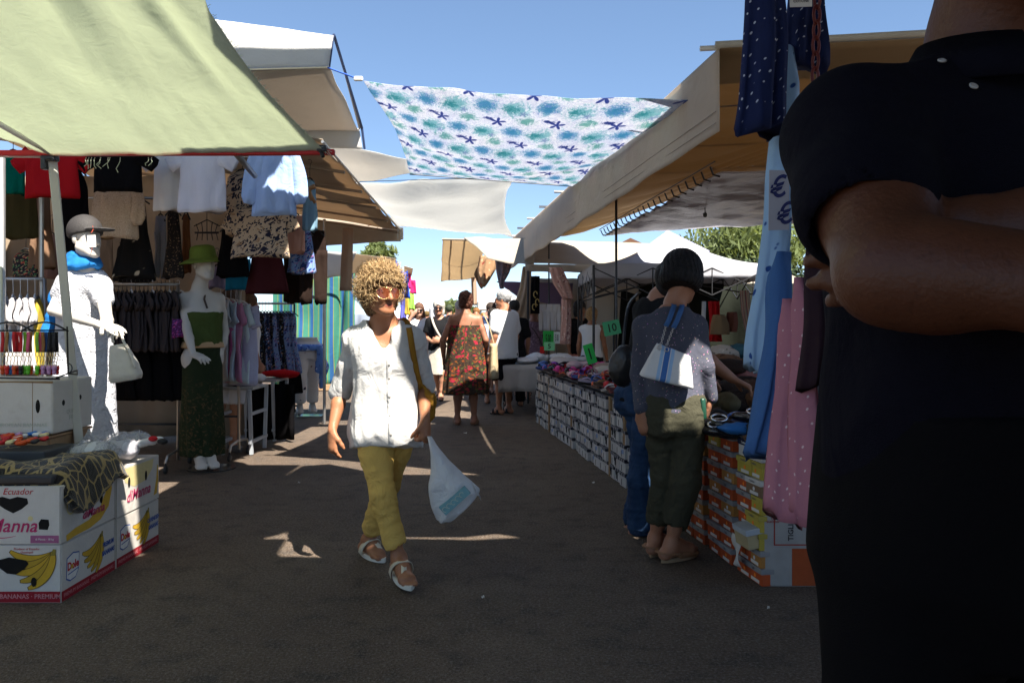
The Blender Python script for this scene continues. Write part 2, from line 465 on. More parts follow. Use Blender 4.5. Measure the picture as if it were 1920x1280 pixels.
# ------------------------------------------------------------------ ground
def asphalt():
    t=NT('asphalt'); v=t.geo()
    a=t.noise(v,.6,5,.6); b=t.noise(v,6,4,.6); g=t.noise(v,180,3,.7); sp=t.vor(v,130)
    c=t.ramp(a,[(.28,(.072,.047,.030)),(.55,(.116,.080,.053)),(.75,(.165,.118,.082))])
    c=t.mix(t.M('MULTIPLY',t.smooth(b,.50,.68),.6),c,(.034,.028,.024))
    c=t.mix(t.M('MULTIPLY',t.smooth(g,.48,.72),.6),c,(.20,.175,.15))
    c=t.mix(t.M('MULTIPLY',t.smooth(sp,.30,.12),.7),c,(.016,.014,.012)); g3=t.noise(v,75,2,.6); c=t.mix(t.M('MULTIPLY',t.smooth(g3,.50,.70),.55),c,(.20,.172,.145)); c=t.mix(t.M('MULTIPLY',t.smooth(g3,.48,.30),.55),c,(.02,.017,.014)); b2=t.noise(v,22,4,.7); c=t.mix(t.M('MULTIPLY',t.smooth(b2,.54,.68),.38),c,(.035,.028,.022))
    st=t.smooth(t.vor(t.mapv(v,loc=(.3,.1,0)),3.1),.09,.04); c=t.mix(t.M('MULTIPLY',st,t.M('MULTIPLY',t.smooth(t.noise(v,2.3,2),.55,.7),.55)),c,(.018,.015,.014))
    gum=t.smooth(t.vor(v,4.3),.065,.045); c=t.mix(t.M('MULTIPLY',gum,.22),c,(.2,.19,.17))
    wv=t.noise(v,1.2,3,.6,0,'Color'); vv=t.n('ShaderNodeVectorMath',operation='MULTIPLY_ADD'); t.L(wv,vv.inputs[0]); vv.inputs[1].default_value=(.6,.6,.6); t.L(v,vv.inputs[2])
    cr=t.vor(vv.outputs[0],.42,'DISTANCE_TO_EDGE'); crk=t.M('MULTIPLY',t.smooth(cr,.005,.001),t.smooth(t.noise(v,.9,2),.5,.62)); c=t.mix(t.M('MULTIPLY',crk,.15),c,(.012,.011,.01))
    sm=t.smooth(t.M('ABSOLUTE',t.M('ADD',t.M('SUBTRACT',t.xyz(v)[1],5.55),t.M('MULTIPLY',t.M('SUBTRACT',t.noise(v,3,3),.5),.06))),.012,.003); c=t.mix(t.M('MULTIPLY',sm,.5),c,(.02,.018,.017))
    h=t.M('ADD',t.M('MULTIPLY',g,.5),t.M('MULTIPLY',sp,.8))
    h=t.M('SUBTRACT',h,t.M('MULTIPLY',crk,.2))
    return t.fin(c,t.M('ADD',.68,t.M('MULTIPLY',b,.25)),.25,0,t.bump(h,.8,.010))
mb=MB(); mb.add([(-300,-60,0),(300,-60,0),(300,900,0),(-300,900,0)],[(0,1,2,3)])
o=mb.build('ground',asphalt()); tag(o,kind='structure')
# ------------------------------------------------------------------ canvas helpers
def bil(a,b,c,d,u,v): return (a*(1-u)+b*u)*(1-v)+(d*(1-u)+c*u)*v
def sheet(mb,a,b,c,d,nu=24,nv=24,sag=.0,edge=0.0,th=.004,wr=.015,seed=0,sc=2.2,uvs=None,dirn=V((0,0,-1)),fold=None):
    """a-b first edge, d-c last edge; sag in the middle, edge = inward curve of free edges"""
    def fn(u,v):
        p=bil(a,b,c,d,u,v)
        s4=16*u*(1-u)*v*(1-v); m=bil(a,b,c,d,.5,.5)
        if edge:
            eu=4*v*(1-v); ev=4*u*(1-u)
            p=p+(bil(a,b,c,d,.5,v)-p)*(edge*eu*abs(2*u-1)**1.5)+(bil(a,b,c,d,u,.5)-p)*(edge*ev*abs(2*v-1)**1.5)
        n=noise.noise(V((p.x*sc+seed*3.1,p.y*sc,p.z*sc)))+.5*noise.noise(V((p.x*sc*2.3+seed*3.1,p.y*sc*2.3,p.z*sc*2.3)))
        q=p+dirn*(sag*s4)+V((.3,.3,1)).normalized()*(n*wr)
        if fold: q=q+fold(u,v)
        return q
    L=((b-a).length+(c-d).length)/2; H=((d-a).length+(c-b).length)/2
    mb.grid(fn,nu,nv,th,uvs or (L,H)); return mb
def rod(mb,a,b,r=.012,n=8): return mb.tube([a,b],r,n)
cream=cloth('cream_canvas',(.66,.60,.51),trans=.35,tcol=(.66,.55,.42),wr=.4,dirt=((.35,.27,.2),1.5,.45))
whitec=cloth('white_canvas',(.60,.59,.57),trans=.25,wr=.4,dirt=((.5,.47,.42),1.2,.35))
brownc=cloth('brown_canvas',(.54,.46,.37),trans=.3,tcol=(.62,.48,.34),wr=.4,dirt=((.3,.22,.15),1.3,.4))
ochre=cloth('ochre_canvas',(.34,.25,.15),trans=.22,tcol=(.44,.30,.15),wr=.3,dirt=((.22,.13,.05),1.3,.4))
steel=metal('steel',(.45,.44,.42),.4); dsteel=plain('dark_steel',(.03,.03,.032),.45,.5,.3); wpaint=plain('white_paint',(.68,.66,.62),.45,.4,0,.08,6)
bluet=plain('navy_trim',(.02,.035,.09),.8)
wood=plain('raw_wood',(.32,.2,.11),.8,.2,0,.25,12)
# ---- big cream awning over the shoe stall (right)
def EX(Y): return 1.675-.11*Y
aw=E('stall_awning','long ochre and cream awning with hanging valance over the shoe tables','awning',(EX(9),9,0))
def rz(X,Y): return 2.86+.006*(Y-4.5)+.055*(X-EX(Y))
mb=MB()
def f_(u,v):
    Y=lerp(4.5,lerp(15.2,9.3,sstep(.3,.5,u)),v); X=EX(Y)+u*3.6
    sagr=-.035*abs(math.sin(v*math.pi*9))*(.4+.6*math.sin(u*math.pi))
    return V((X,Y,rz(X,Y)+sagr+.02*noise.noise(V((X*1.5,Y*1.5,0)))))
mb.grid(f_,18,90,.006,(3.6,10.8)); mb.build('canvas',ochre,aw,True)
mb=MB()
def f_(u,v):
    Y=lerp(4.5,15.2,u); dp=lerp(.47,.60,u)*v
    wv=.010*math.sin(u*34+1.2*math.sin(u*11))*v+.014*noise.noise(V((Y*1.3,v*1.2,3)))*v
    return V((EX(Y)-.012+wv-.05*v*u, Y, rz(EX(Y),Y)-.004-dp+.006*math.sin(u*60)*v))
mb.grid(f_,150,14,.004,(10.8,.5)); va=mb.build('valance',cloth('valance_canvas',(.68,.61,.52),trans=.45,tcol=(.68,.58,.46),wr=.5,st=.45,wscale=4,dirt=((.42,.33,.26),1.2,.5)),aw,True)
mb=MB()
for dz in(.05,.115): mb.tube([V((EX(Y)-.02-.0*dz,Y,rz(EX(Y),Y)-.47-.0+dz)) for Y in np.linspace(4.52,15,30)],.0025,4)
mb.build('hem_stitching',plain('hem_thread',(.3,.24,.19)),aw)
mb=MB(); rod(mb,V((EX(4.5)-.03,4.5,2.875)),V((EX(4.5)+3.6,4.5,3.075)),.02)
mb.build('front_bar',plain('bar_paint',(.5,.47,.4),.5),aw,True)
for i in range(9):
    Y=4.55+i*1.28; mb=MB(); D_=3.6 if Y<9.2 else .6; rod(mb,V((EX(Y)-.10,Y,rz(EX(Y),Y)+.01)),V((EX(Y)+D_,Y,rz(EX(Y)+D_,Y)-.03)),.016)
    mb.build('rafter',steel if i%2 else wpaint,aw,True)
for Y in(8.7,13.4):
    mb=MB(); x=EX(Y)+.42; rod(mb,V((x,Y,0)),V((x,Y,rz(x,Y)-.02)),.014); mb.box((x,Y,.006),(.12,.12,.012)); mb.build('pole',dsteel,aw,True)
mb=MB(); rod(mb,V((EX(9)+3.3,9,0)),V((EX(9)+3.3,9,3.0)),.02); mb.build('pole',dsteel,aw,True)
# clear plastic sheet tied under it
ps=NT('plastic_film'); vv_=ps.tc('Object'); nn=ps.noise(ps.mapv(vv_,scale=(1,6,1)),3,4,.6,1.5)
pm=ps.fin(ps.ramp(nn,[(.35,(.34,.32,.36)),(.65,(.72,.70,.74))]),.25,.5,0,ps.bump(nn,.6,.05),trans=.45,tcol=(.75,.74,.78))
pl=MB(); a=P(1352,322,6.3);b=P(1600,300,6.0);c=P(1520,418,9.0);d=P(1130,441,11.5)
sheet(pl,a,b,c,d,30,40,.06,.03,.003,.03,4,2.5); o=pl.build('plastic_sheet',pm,None,True)
tag(o,'crinkled grey plastic sheet tied below the ochre awning','sheet')
clip=MB()
for i in range(22):
    p=a.lerp(d,(i+.5)/22); clip.tube([p+V((-.05,0,.06)),p+V((-.02,.02,.0)),p+V((.03,0,-.02))],.008,5)
clip.tube([a+V((-.05,0,.08)),d+V((-.05,0,.08))],.006,5)
clip.tube([P(1322,372,8),P(1322,405,8)],.006,5); clip.lathe([(0,0),(.02,.01),(.022,.04),(0,.06)],P(1322,408,8),8)
clip.build('clips',dsteel,o)
# ---- floral shade cloth across the aisle
def seacloth():
    t=NT('sea_print_cloth'); uv=t.tc('UV'); u,v_,_=t.xyz(uv)
    c=t.ramp(t.noise(uv,2,2),[(.3,(.78,.80,.86)),(.7,(.86,.86,.87))])
    def cell(px,py,ox,oy,sk=0.5):
        row=t.M('FLOOR',t.M('DIVIDE',t.M('ADD',v_,oy),py))
        uu=t.M('ADD',t.M('DIVIDE',t.M('ADD',u,ox),px),t.M('MULTIPLY',row,sk))
        x=t.M('MULTIPLY',t.M('SUBTRACT',t.M('FRACT',uu),.5),px); y=t.M('MULTIPLY',t.M('SUBTRACT',t.M('FRACT',t.M('DIVIDE',t.M('ADD',v_,oy),py)),.5),py)
        return x,y
    fine=t.noise(uv,22,4,.75,2.0); fine2=t.noise(uv,30,3,.7,3.0); branch=t.noise(uv,9,5,.8,4)
    # pale blue squiggles
    sq=t.smooth(t.M('ABSOLUTE',t.M('SUBTRACT',t.noise(uv,10,5,.75,2.5),.5)),.028,.008); c=t.mix(t.M('MULTIPLY',sq,.45),c,(.22,.28,.55))
    def blob(x,y,rx,ry,tex,lo,col,amt):
        nonlocal c
        r=t.M('SQRT',t.M('ADD',t.M('POWER',t.M('DIVIDE',x,rx),2),t.M('POWER',t.M('DIVIDE',y,ry),2)))
        f=t.smooth(t.M('SUBTRACT',tex,t.M('MULTIPLY',r,.24)),lo,lo+.07); c=t.mix(t.M('MULTIPLY',f,amt),c,col)
    x,y=cell(.54,.40,0,0); blob(x,y,.15,.13,branch,.30,(.16,.50,.54),.6); blob(t.M('ADD',x,.05),y,.11,.07,fine,.34,(.04,.36,.40),.65)
    x,y=cell(.54,.40,.27,.04); blob(x,y,.11,.09,fine2,.30,(.12,.32,.60),.7); blob(x,y,.15,.13,branch,.34,(.08,.42,.52),.5)
    x,y=cell(.54,.40,.16,.23); blob(x,y,.12,.09,branch,.33,(.07,.42,.38),.6)
    x,y=cell(.54,.40,.42,.20)
    x2=t.M('SUBTRACT',x,-.09); blob(x2,t.M('ADD',y,.05),.06,.03,fine,.28,(.03,.09,.36),.9)
    ang=t.M('ARCTAN2',y,x); r=t.M('SQRT',t.M('ADD',t.M('MULTIPLY',x,x),t.M('MULTIPLY',y,y)))
    sr=t.M('MULTIPLY',.048,t.M('ADD',1,t.M('MULTIPLY',.62,t.M('COSINE',t.M('ADD',t.M('MULTIPLY',ang,5),1.1)))))
    f=t.smooth(t.M('SUBTRACT',sr,r),-.004,.006); c=t.mix(t.M('MULTIPLY',f,.85),c,(.04,.10,.40))
    x,y=cell(.54,.40,.20,.34); ang=t.M('ARCTAN2',y,x); r=t.M('SQRT',t.M('ADD',t.M('MULTIPLY',x,x),t.M('MULTIPLY',y,y)))
    sr=t.M('MULTIPLY',.026,t.M('ADD',1,t.M('MULTIPLY',.6,t.M('COSINE',t.M('ADD',t.M('MULTIPLY',ang,5),.4))))); f=t.smooth(t.M('SUBTRACT',sr,r),-.004,.006); c=t.mix(t.M('MULTIPLY',f,.6),c,(.3,.36,.58))
    return t.fin(c,.9,.1,0,cloth_nrm(t,.25,.5,5),trans=.5,tcol=c)
fl=E('shade_cloth','sea print cloth with blue starfish and coral tied across the aisle','shade cloth',(0,6.8,2.9))
a=P(682,152,6.0);b=P(1302,190,5.0);c=P(1075,350,8.9);d=P(768,327,8.5)
mb=MB(); sheet(mb,a,b,c,d,60,56,.10,.07,.003,.03,2,1.6,(2.6,2.15)); mb.build('cloth',seacloth(),fl,True)
mb=MB(); rod(mb,P(970,331,8.3),P(1160,290,7.2),.008,6); rod(mb,d,c,.006,6); mb.build('cord',dsteel,fl)
mb=MB(); rod(mb,P(614,127,5.9),P(668,147,6.0),.006,6); mb.build('rope',plain('blue_rope',(.02,.09,.45)),fl)
mb=MB(); mb.box(P(672,148,6.0),(.07,.03,.035),bev=.01); mb.build('clamp',wpaint,fl)
# ---- white sheet behind it
ws=NT('white_sheet'); vv_=ws.tc('Object'); cc=ws.mix(ws.noise(vv_,3,3),(.74,.74,.73),(.79,.79,.78))
pp=P(832,412,10.8); 
wsm=None
ob=E('shade_cloth','plain off white cloth hung under the sea print cloth with a brown stain','shade cloth',(-1,10,2.8))
a=P(652,343,8.8);b=P(962,331,8.8);c=P(962,446,12.0);d=P(742,428,11.6)
sp_=ws.tc('UV'); dx=ws.n('ShaderNodeVectorMath',operation='DISTANCE'); ws.L(sp_,dx.inputs[0]); dx.inputs[1].default_value=(1.05,2.5,0)
stn=ws.smooth(ws.M('ADD',dx.outputs['Value'],ws.M('MULTIPLY',ws.M('SUBTRACT',ws.noise(vv_,7,3),.5),.25)),.24,.05); cc=ws.mix(ws.M('MULTIPLY',stn,.6),cc,(.36,.24,.14))
wsm=ws.fin(cc,.9,.1,0,cloth_nrm(ws,.4,.6,4),trans=.55,tcol=(.76,.76,.74))
mb=MB(); sheet(mb,a,b,c,d,36,36,.16,.12,.003,.05,5,1.3,fold=lambda u,v:V((0,0,.05*math.sin(v*24+u*3)*math.exp(-v*5)))); mb.build('cloth',wsm,ob,True)
mb=MB(); rod(mb,P(600,338,8.6),a,.004,5); rod(mb,a+V((0,0,.01)),P(968,332,8.3),.004,5); rod(mb,c,P(985,447,12.3),.004,5); mb.build('cord',dsteel,ob)
mb=MB(); rod(mb,P(690,424,10.2),P(718,411,10.6),.004,5); mb.build('cord',plain('red_cord',(.5,.05,.03)),ob)
mb=MB(); a=P(570,258,7.95);b=P(767,300,8.3);c=P(769,328,8.5);d=P(630,347,9.0)
sheet(mb,a,b,c,d,24,20,.05,.05,.003,.03,9,1.6); o=mb.build('shade_cloth',cloth('thin_grey_cloth',(.68,.67,.65),trans=.55,tcol=(.68,.66,.62),dirt=((.42,.38,.34),1.6,.5)),None,True)
tag(o,'small thin grey cloth stretched between left awnings and sea print cloth','shade cloth')
# ---- upper left awning with white valance
ua=E('stall_awning','high white awning with blue trimmed valance behind the green cloth','awning',(-2.8,7,0))
A=P(626,66,6.0);A2=P(618,126,6.0);FR=P(673,243,7.9);L1=P(120,2,6.0);L2=P(120,140,6.0);FL=P(-40,243,7.9)
mb=MB(); sheet(mb,L1,A,A2,L2,30,10,.0,.0,.004,.025,3,2.0,dirn=V((0,-1,0))); mb.build('valance',whitec,ua,True)
mb=MB(); sheet(mb,L2+V((0,.006,0)),A2+V((0,.006,0)),FR,FL,24,20,.06,.0,.005,.03,6,1.2); mb.build('canvas',cloth('grey_canvas',(.58,.54,.49),trans=.26,tcol=(.55,.49,.42),wr=.4),ua,True)
mb=MB(); sheet(mb,A,A+V((0.004,0.03,0)),FR+V((.02,0,.02)),FR,4,12,0,0,.004,0); mb.build('side_flap',cloth('grey_flap',(.3,.28,.27)),ua,True)
mb=MB(); F2=P(680,280,7.95); sheet(mb,FL+V((0,.01,0)),FR+V((0,.01,0)),F2,P(-40,262,7.95),24,6,0,0,.004,.02,8,2); mb.build('rear_valance',whitec,ua,True)
mb=MB(); mb.tube([A,FR+V((.03,0,.02)),F2+V((.02,0,0))],.012,6); mb.tube([A,A2],.006,6); mb.build('trim',bluet,ua)
mb=MB(); mb.tube([L2,lerp(L2,A2,.5)+V((0,-.006,.0)),A2+V((0,-.005,0))],.006,6); mb.build('trim',plain('pale_blue_trim',(.25,.36,.55)),ua)
mb=MB(); rod(mb,FL,FR,.014); rod(mb,L2,A2,.014); mb.build('frame',steel,ua)
mb=MB(); mb.tube([P(-120,245,7.8),V((P(-120,245,7.8).x,7.8,0))],.022); mb.build('pole',steel,ua)
# ---- brown left awning (underside in view)
ba=E('stall_awning','brown left awning with ribs over the hanging clothes','awning',(-3,8.5,0))
def bz(X,Y): return 2.55+.146*(-1.5-X)+.047*(10.54-Y)
mb=MB()
def f_(u,v):
    Y=lerp(6.3,10.54,v); X=lerp(-1.5,-5.2,u); return V((X,Y,bz(X,Y)-.03*abs(math.sin(v*math.pi*5))+.015*noise.noise(V((X*2,Y*2,0)))))
mb.grid(f_,30,50,-.005 if False else .005,(3.7,4.2)); mb.build('canvas',brownc,ba,True)
for i in range(6):
    Y=6.35+i*.83; mb=MB(); mb.box(V((-3.35,Y,bz(-3.35,Y)-.045)),(3.72,.05,.022),Matrix.Rotation(math.atan(.146),3,'Y')); mb.build('rib',plain('rib_canvas',(.30,.23,.17),.8),ba)
mb=MB(); a=V((-1.48,10.56,bz(-1.5,10.54)+.03)); b=V((-5.2,10.56,bz(-5.2,10.54)))
sheet(mb,b,a,P(752,452,10.56),P(560,478,10.56)+V((-2.2,0,-.05)),30,8,0,0,.004,.02,11,2); mb.build('valance',brownc,ba,True)
mb=MB(); rod(mb,V((-1.5,6.3,bz(-1.5,6.3)-.01)),V((-1.48,10.6,bz(-1.5,10.6)-.01)),.012); mb.build('edge_bar',steel,ba)
mb=MB(); mb.box(P(750,438,10.57),(.09,.03,.16),bev=.01); mb.build('corner_patch',whitec,ba)
for x,Y in((-3.9,6.6),(-3.9,10.3),(-2.45,10.4)):
    mb=MB(); rod(mb,V((x,Y,0)),V((x,Y,bz(x,Y)-.03)),.02); mb.build('pole',steel,ba)
# back wall of the left stall
mb=MB()
def f_(u,v): 
    return V((lerp(-6.6,-3.0,u),8.9+.06*math.sin(u*40)+.05*noise.noise(V((u*9,v*3,2))),lerp(2.95,0.05,v)))
mb.grid(f_,60,10,.004,(3.6,2.9)); o=mb.build('tarpaulin_wall',cloth('tan_tarp',(.36,.28,.2),trans=.1,dirt=((.2,.15,.1),1.2,.4)),None,True); tag(o,'tan tarpaulin wall at the back of the left clothes stall','tarpaulin')
mb=MB()
def f_(u,v): return V((-5.6+.05*math.sin(u*30),lerp(4.6,9,u),lerp(2.9,0.05,v)))
mb.grid(f_,40,6,.004,(4,2.9)); o=mb.build('tarpaulin_wall',cloth('tan_tarp',(.36,.28,.2)),None,True); tag(o,'tan tarpaulin side wall left of the hanging red shirt','tarpaulin')
for ptt,l in ((P(440,285,6.6),P(480,330,6.6)),):
    pass
# ---- pop-up frame and green cloth
gt=E('popup_frame','pop up tent frame with red bar and leaning white pole','tent frame',(-2.4,4.45,0))
mb=MB(); mb.box(V((-2.4,4.38,2.238)),(2.85,.035,.03),Matrix.Rotation(-.003,3,'Y'),.004); mb.build('bar',plain('red_bar',(.42,.012,.012),.5),gt)
top=P(98,292,4.42); bot=V((top.x+.165,4.5,0))
mb=MB(); mb.box((top+bot)/2,(.045,.045,(top-bot).length),(bot-top).to_track_quat('-Z','Y').to_matrix(),.006); mb.build('pole',plain('pole_paint',(.50,.48,.42),.5,.4,0,.1,5),gt)
mb=MB(); mb.box(P(97,291,4.40),(.06,.06,.07),bev=.008); mb.box(P(84,303,4.39),(.03,.04,.09),bev=.006); mb.tube([P(88,300,4.37),P(100,300,4.37)],.008,6); mb.build('bracket',dsteel,gt)
mb=MB(); mb.box(P(604,279,4.36),(.05,.04,.035),bev=.006); mb.tube([P(600,280,4.36),P(606,294,4.34)],.011,6); mb.build('bracket',dsteel,gt)
mb=MB(); mb.tube([P(95,286,4.36),P(40,256,4.2),P(-30,216,4.0)],.016,8); mb.tube([P(92,292,4.4),P(-30,290,4.42)],.014,8); mb.build('strut',wpaint,gt,True)
mb=MB(); rod(mb,P(3,296,4.8),V((P(3,296,4.8).x,4.8,0)),.022); mb.build('pole',steel,gt,True)
mb=MB(); mb.tube([P(438,283,5.0),P(478,330,5.8)],.02,8); mb.build('strut',plain('grey_arm',(.16,.15,.14),.5),gt,True)
gm=NT('lime_cloth'); vv_=gm.tc('Object'); n1=gm.noise(vv_,2.5,4); col=gm.mix(n1,(.64,.69,.56),(.70,.745,.62)); wv=gm.noise(vv_,420,2); col=gm.mix(gm.M('MULTIPLY',wv,.16),col,(.25,.3,.12))
cr=gm.noise(gm.mapv(vv_,scale=(1,1,1)),7,5,.7,1.8)
greenm=gm.fin(col,.92,.1,0,gm.bump(gm.M('ADD',cr,gm.M('MULTIPLY',wv,.05)),.20,.05),trans=.60,tcol=(.68,.72,.58))
mb=MB()
def gx(t): return np.interp(t,[0,.16,.316,.56,.68,.8,1,1.75],[-1.03,-1.13,-1.21,-1.287,-1.27,-1.19,-1.05,-.88])  # out-of-frame end of the edge widened to shade the boxes
def f_(u,v):
    t=v*1.75; X=lerp(-4.3,gx(t),u)
    Y=4.36-1.75*t; Z=2.245+.75*t-.25*max(0,t-1)
    # droop under and around the bar near the middle, lifted at the far left
    dz=(-.022*math.exp(-((X+2.3)/.45)**2)-.012*math.exp(-((X+1.8)/.4)**2)+.0*X)*math.exp(-t*8)
    dz+=.16*sstep(-2.5,-3.1,X)*math.exp(-t*5)
    # belly between bar and ridge, radial folds running from the upper right to the lower left
    dz-=.06*math.sin(math.pi*min(t,1))*(1-.4*u)
    ax,ay=-1.55,1.25; ang=math.atan2(X-ax+.25,ay-t); rr=math.hypot(X-ax,ay-t)
    fold=(.055*math.sin(ang*9+.6)+.025*math.sin(ang*17+1))*sstep(.15,.9,t)*(.5+.5*sstep(-1.2,-2,X))
    fold+=.05*math.exp(-((X-gx(t)+.16+.1*t)/.05)**2)*sstep(.2,.6,t)
    n=.010*noise.noise(V((X*5+t*3,t*6-X,1)))+.007*noise.noise(V((ang*14,rr*3,4)))+.004*noise.noise(V((ang*30,rr*5,7)))
    return V((X,Y,Z+dz+fold+n))
mb.grid(f_,170,120,.003,(3,3.3)); o=mb.build('shade_cloth',greenm,None,True); tag(o,'pale lime green cloth with frayed edge draped over the red tent bar','shade cloth')
mb=MB()
for i in range(11):
    x=random.choice([random.uniform(-2.35,-1.95)]); z=2.215; y=4.38
    L=random.uniform(.03,.085); pts=[V((x+.008*math.sin(k*1.3+i)*k/3-.006*k*random.random(),y,z-L*k/4)) for k in range(5)]
    mb.tube(pts,.0022,4)
for i in range(60):
    t=random.uniform(.02,.6); e=V((gx(t),4.36-1.75*t,2.245+.75*t-.06*math.sin(math.pi*t)*.6)); mb.tube([e,e+V((random.uniform(.004,.02),0,random.uniform(-.004,.012)))],.0012,3)
for i in range(8):
    e=V((-1.04+random.uniform(-.01,.03),4.35,2.25)); mb.tube([e,e+V((random.uniform(.0,.04),0,-random.uniform(.01,.05)))],.0018,3)
q_=mb.build('frayed_threads',greenm,o); q_['kind']='stuff'
# ------------------------------------------------------------------ people and mannequins
def basis(fw,up):
    up=V(up).normalized(); fw=V(fw); fw=(fw-up*fw.dot(up)).normalized(); l=up.cross(fw)
    return l,fw,up
def Rm(l,fw,up): return Matrix((l,-fw,up)).transposed()
FEM=[(-.12,0,.005,.125,.09),(-.04,0,.008,.172,.118),(.04,0,.004,.166,.112),(.14,0,-.004,.135,.095),(.24,0,-.006,.138,.097),(.33,0,-.014,.152,.112),(.40,0,-.006,.162,.102),(.46,0,.008,.155,.082),(.51,0,.018,.11,.062),(.55,0,.022,.06,.05)]
MAL=[(-.12,0,.005,.12,.095),(-.04,0,.006,.165,.118),(.05,0,-.004,.165,.118),(.14,0,-.012,.16,.118),(.24,0,-.012,.165,.118),(.33,0,-.012,.178,.12),(.41,0,-.004,.185,.11),(.47,0,.008,.175,.085),(.52,0,.018,.12,.064),(.56,0,.022,.065,.055)]
def rows_s(rows,s,off=0.0,lo=None,hi=None,wide=1.0):
    A=[(z*s,cx*s,cy*s,rx*s*wide+off,ry*s*wide+off) for z,cx,cy,rx,ry in rows]
    zs=[a[0] for a in A]
    def at(z): return tuple([z]+[float(np.interp(z,zs,[a[i] for a in A])) for i in(1,2,3,4)])
    out=[a for a in A if (lo is None or a[0]>lo) and (hi is None or a[0]<hi)]
    if lo is not None: out=[at(lo)]+out
    if hi is not None: out=out+[at(hi)]
    return out
class Fig: pass
def fig(pos,yaw,H,male=False,lean=0,leanside=0,hyaw=0,hpitch=0,hroll=0,legs=None,arms=None,hipz=.525,fat=1.0):
    """standing template; yaw=0 faces the camera (-Y). legs/arms: dict L,R of local points (x left, y forward, z up) in metres for H=1.7"""
    J=Fig(); J.H=H; s=H/1.62; q=H/1.7; J.s=s; J.male=male; J.fat=fat
    pos=V(pos); fw=V((math.sin(yaw),-math.cos(yaw),0)); l=V((0,0,1)).cross(fw)
    def W(p): return pos+l*(p[0]*q)+fw*(p[1]*q)+V((0,0,p[2]*q))
    J.W=W; J.pos=pos
    J.pel=W((0,0,hipz*1.7))
    up=(V((0,0,1))+fw*math.tan(lean)+l*math.tan(leanside)).normalized()
    J.l,J.fw,J.up=basis(fw,up); J.R=Rm(J.l,J.fw,J.up)
    sw=.185 if male else .160
    sh=.475*s
    J.sh={'L':J.pel+J.up*sh+J.l*sw*s-J.fw*.012*s,'R':J.pel+J.up*sh-J.l*sw*s-J.fw*.012*s}
    J.hip={'L':J.pel+J.l*.085*s-J.up*.03*s,'R':J.pel-J.l*.085*s-J.up*.03*s}
    J.nk=J.pel+J.up*.545*s-J.fw*.02*s
    hf=(Matrix.Rotation(hyaw,3,'Z')@fw); hl=V((0,0,1)).cross(hf)
    hf2=(hf*math.cos(hpitch)+V((0,0,1))*math.sin(hpitch)); hu=hl.cross(hf2)*-1 if False else hf2.cross(hl)*1
    hu=(V((0,0,1))*math.cos(hpitch)-hf*math.sin(hpitch)+hl*math.tan(hroll)).normalized()
    J.hl,J.hf,J.hu=basis(hf2,hu); J.hR=Rm(J.hl,J.hf,J.hu)
    J.hc=J.nk+J.hu*.145*s+J.hf*.035*s+V((0,0,.0))
    la={'L':dict(k=(.1,.02,.49),a=(.11,0,.08),t=(.13,.14,.0)),'R':dict(k=(-.1,.02,.49),a=(-.11,0,.08),t=(-.13,.14,.0))}
    if legs:
        for k in legs: la[k].update(legs[k])
    J.leg={k:{a:W(b) for a,b in d.items()} for k,d in la.items()}
    ar={'L':dict(e=(.235,-.03,1.10),w=(.25,.06,.86),d=(.0,.25,-1),n=(-1,0,0),c=.35),'R':dict(e=(-.235,-.03,1.10),w=(-.25,.06,.86),d=(0,.25,-1),n=(1,0,0),c=.35)}
    if arms:
        for k in arms: ar[k].update(arms[k])
    J.arm={}
    for k,d in ar.items():
        J.arm[k]=dict(e=W(d['e']),w=W(d['w']),d=(l*d['d'][0]+fw*d['d'][1]+V((0,0,d['d'][2]))).normalized(),n=(l*d['n'][0]+fw*d['n'][1]+V((0,0,d['n'][2]))).normalized(),c=d['c'])
    return J
def hand(g,w,d,n,c,s,side,fine=True,thick=1.0):
    """five fingers; d finger direction, n the palm side normal, c curl"""
    d=V(d).normalized(); n=(V(n)-d*V(n).dot(d)).normalized(); t=d.cross(n)*side  # t points to the thumb side
    pl=.088*s
    g.chain([w,w+d*.03*s,w+d*pl],[.026*s*thick,.034*s*thick,.037*s*thick],.012,flat=(n,.48))
    if not fine:
        g.chain([w+d*pl,w+d*(pl+.04*s)+n*.012*c,w+d*(pl+.075*s)+n*(.04*c)],[.034*s,.032*s,.02*s],.01,flat=(n,.45))
        g.chain([w+d*.03*s+t*.025*s,w+d*.06*s+t*.05*s+n*.015*s],[.013*s,.010*s],.01); return
    for i,(o,L,r) in enumerate(((.029,.072,.0088),(.0095,.081,.0092),(-.0105,.076,.0088),(-.029,.058,.0076))):
        p=w+d*(pl-.006*s)+t*o*s; a=c*.75*(1+.08*i)+.06*i; dd=d+t*(.10*o/.03)
        pts=[p-d*.02*s]; rs=[r*s*1.15*thick]; ang=0
        for seg,f in enumerate((.45,.31,.24)):
            ang+=a*(.75 if seg==0 else 1.0)*1.0
            q=(dd*math.cos(ang)+n*math.sin(ang)).normalized()
            pts.append(pts[-1]+q*(L*f*s)+(d*.02*s if seg==0 else V((0,0,0)))); rs.append(r*s*thick*(1.04,.95,.82)[seg])
        g.chain(pts,rs,.005)
    b=w+d*.022*s+t*.022*s
    q1=(d*.75+t*.62+n*.3).normalized(); q2=(d*.9+t*.25+n*(.3+.5*c)).normalized()
    g.chain([b,b+q1*.042*s,b+q1*.042*s+q2*.030*s,b+q1*.042*s+q2*.052*s],[.015*s*thick,.0115*s*thick,.0105*s*thick,.0085*s*thick],.010)
